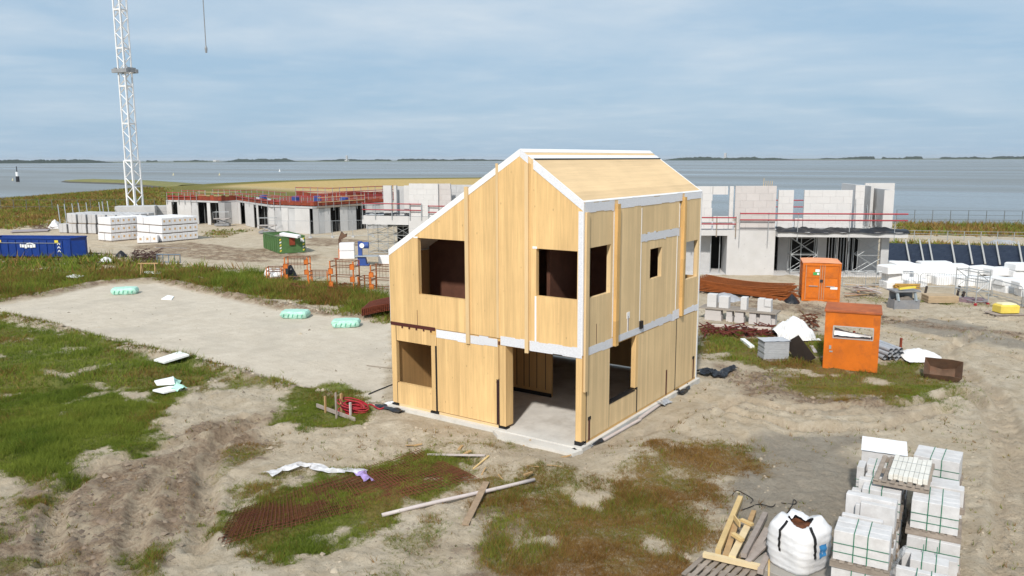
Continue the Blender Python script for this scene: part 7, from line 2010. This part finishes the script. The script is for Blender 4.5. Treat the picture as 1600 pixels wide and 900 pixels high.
def scatter():
    rng = np.random.default_rng(5)
    fy = math.atan2(_F[0], _F[1])
    def fan(n, v0, v1):
        v = np.sqrt(rng.uniform(v0*v0, v1*v1, n)); u = rng.uniform(-0.86, 0.86, n)*v
        return CX+u*math.cos(fy)+v*math.sin(fy), CY-u*math.sin(fy)+v*math.cos(fy), v
    def clear(x, y):
        k = (x > -8.0) & (x < 0.4) & (y > -0.5) & (y < 9.5)
        return ~k
    V, Cc = [], []
    for n, v0, v1, k, base_w, hs in ((370000, 14, 30, 5, 0.0062, 0.68), (195000, 30, 62, 4, 0.014, 0.9)):
        x, y, v = fan(n, v0, v1)
        g, dry, tall = grassmask(x, y)
        keep = (rng.random(n) < 0.25*g+0.75*sst(0.15, 0.95, g)) & clear(x, y)
        x, y, g, dry, tall = x[keep], y[keep], g[keep], dry[keep], tall[keep]
        z = height(x, y)
        h = hs*tall*(0.18+2.6*fbm(x*0.9, y*0.9, 4, 61)**2)*(0.6+0.4*g)*rng.uniform(0.6, 1.3, len(x))
        a, b = blades(x, y, z, h, dry, k, np.full(len(x), base_w)*(0.7+0.6*np.clip(tall*2, 0, 1)), rng); V.append(a); Cc.append(b)
    # lone weeds on the bare sand
    x, y, v = fan(26000, 14, 45)
    q = fbm(x*0.5, y*0.5, 4, 71)
    pd = sdpoly(x, y, PAD)
    keep = ((q > 0.58) | (polymask(x, y, MUD, 0.8, 1.2, 13) > 0.5) & (q > 0.47)) & (rng.random(len(x)) < 0.4) & clear(x, y) & (pd < -0.3)
    x, y = x[keep], y[keep]; z = height(x, y)
    a, b = blades(x, y, z, np.full(len(x), 0.11)*rng.uniform(0.4, 1.3, len(x)), np.full(len(x), 0.55), 5, np.full(len(x), 0.011), rng); V.append(a); Cc.append(b)
    # tufts along the edges of the sand pad
    for bl, nt_, hh in ((BERM, 2600, 0.2), (BERM2, 1500, 0.3)):
        t = rng.random(nt_)*(len(bl)-1); i = t.astype(int); f = t-i; p = np.array(bl)
        q = p[i]*(1-f)[:, None]+p[np.minimum(i+1, len(bl)-1)]*f[:, None]+rng.normal(0, 0.28, (nt_, 2))
        ok = clear(q[:, 0], q[:, 1]) & (fbm(q[:, 0]*0.6, q[:, 1]*0.6, 3, 77) > 0.47)
        q = q[ok]
        a, b = blades(q[:, 0], q[:, 1], height(q[:, 0], q[:, 1]), hh*rng.uniform(0.4, 1.2, len(q)), np.full(len(q), 0.4), 4, np.full(len(q), 0.013), rng); V.append(a); Cc.append(b)
    grass_object('site_grass', 'green and straw-coloured grass growing in patches over the sandy site', V, Cc)
    # far meadows
    V, Cc = [], []
    x, y, v = fan(170000, 62, 230)
    g, dry, tall = grassmask(x, y)
    keep = (rng.random(len(x)) < g) & (sdpoly(x, y, LAND) > 2)
    x, y, dry, tall, v = x[keep], y[keep], dry[keep], tall[keep], v[keep]
    a, b = blades(x, y, height(x, y, False), tall*rng.uniform(0.5, 1.5, len(x)), np.clip(dry+0.1, 0, 1), 4, 0.03+v*0.0004, rng, far=True); V.append(a); Cc.append(b)
    grass_object('meadow_grass', 'tall golden and green meadow grass between the site and the water', V, Cc)
scatter()
def clods():
    rng = np.random.default_rng(9)
    fy = math.atan2(_F[0], _F[1])
    n = 110000
    v = np.sqrt(rng.uniform(14*14, 48*48, n)); u = rng.uniform(-0.70, 0.70, n)*v
    x = CX+u*math.cos(fy)+v*math.sin(fy); y = CY-u*math.sin(fy)+v*math.cos(fy)
    q = fbm(x*0.45, y*0.45, 4, 91)
    g, _, _ = grassmask(x, y); mud = polymask(x, y, MUD, 0.8, 1.2, 13)
    bd = np.minimum(dline(x, y, BERM)[0], dline(x, y, BERM2)[0])
    pd = sdpoly(x, y, PAD)
    pr = np.clip((q-0.42)*2.2, 0, 1)*0.55+mud*0.35+0.9*np.exp(-(bd/0.4)**2)
    rd = np.full(x.shape, 9.0)
    for rt in RUTS: rd = np.minimum(rd, dline(x, y, rt)[0])
    pr = np.where(rd < 0.36, pr*0.12, pr)
    pr = np.where(pd > 0.5, 0.02, pr)
    keep = (rng.random(n) < pr) & (g < 0.6) & ~((x > -8.0) & (x < 0.35) & (y > -0.6) & (y < 9.5))
    x, y, mud, bd = x[keep], y[keep], mud[keep], bd[keep]
    z = height(x, y); n = len(x)
    s = np.exp(rng.normal(-3.8, 0.6, n))*(1+0.5*mud+1.0*np.exp(-(bd/0.4)**2)); s = np.clip(s, 0.008, 0.13)
    a = rng.random(n)*6.28
    ot = np.array([(1, 0, 0), (0, 1, 0), (-1, 0, 0), (0, -1, 0), (0.1, 0.1, 0.75)])
    V = np.zeros((n, 5, 3))
    jit = rng.uniform(0.6, 1.4, (n, 5))
    for i in range(5):
        ox, oy, oz = ot[i]
        V[:, i, 0] = x+(ox*np.cos(a)-oy*np.sin(a))*s*jit[:, i]; V[:, i, 1] = y+(ox*np.sin(a)+oy*np.cos(a))*s*jit[:, i]; V[:, i, 2] = z-0.006+oz*s*jit[:, i]
    T = np.array([(0, 1, 4), (1, 2, 4), (2, 3, 4), (3, 0, 4)])
    tr = (np.arange(n)[:, None, None]*5+T[None]).reshape(-1, 3)
    light = np.array([0.42, 0.355, 0.265]); dk = np.array([0.19, 0.14, 0.10])
    f = np.clip(mud*0.8+rng.random(n)*0.5-0.1, 0, 1)
    c = light[None]*(1-f[:, None])+dk[None]*f[:, None]; c = c*rng.uniform(0.5, 1.2, n)[:, None]
    c = np.repeat(np.concatenate([c, np.ones((n, 1))], 1), 5, 0)
    m = bpy.data.materials.new('clod_earth'); m.use_nodes = True
    at = m.node_tree.nodes.new('ShaderNodeAttribute'); at.attribute_name = 'tint'
    m.node_tree.links.new(at.outputs['Color'], m.node_tree.nodes['Principled BSDF'].inputs['Base Color']); m.node_tree.nodes['Principled BSDF'].inputs['Roughness'].default_value = 0.95
    o = link('earth_clods', fastmesh('earth_clods', V.reshape(-1, 3), tr, m, {'tint': c}))
    o['label'] = 'small clods and stones lying over the sandy ground'; o['category'] = 'clods'; kind(o, 'stuff')
clods()

# ------------------------------------------------------------------ sea air
def haze():
    m = bpy.data.materials.new('sea_haze'); m.use_nodes = True; t = m.node_tree; t.nodes.clear()
    v = t.nodes.new('ShaderNodeVolumePrincipled'); o = t.nodes.new('ShaderNodeOutputMaterial')
    v.inputs['Color'].default_value = (0.80, 0.87, 0.94, 1); v.inputs['Density'].default_value = 0.00004; v.inputs['Anisotropy'].default_value = 0.0
    t.links.new(v.outputs[0], o.inputs['Volume'])
    b = MB().box(-31000, 31000, -31000, 31000, SEA-4.2, 62).build('haze', m); kind(b, 'stuff')
haze()
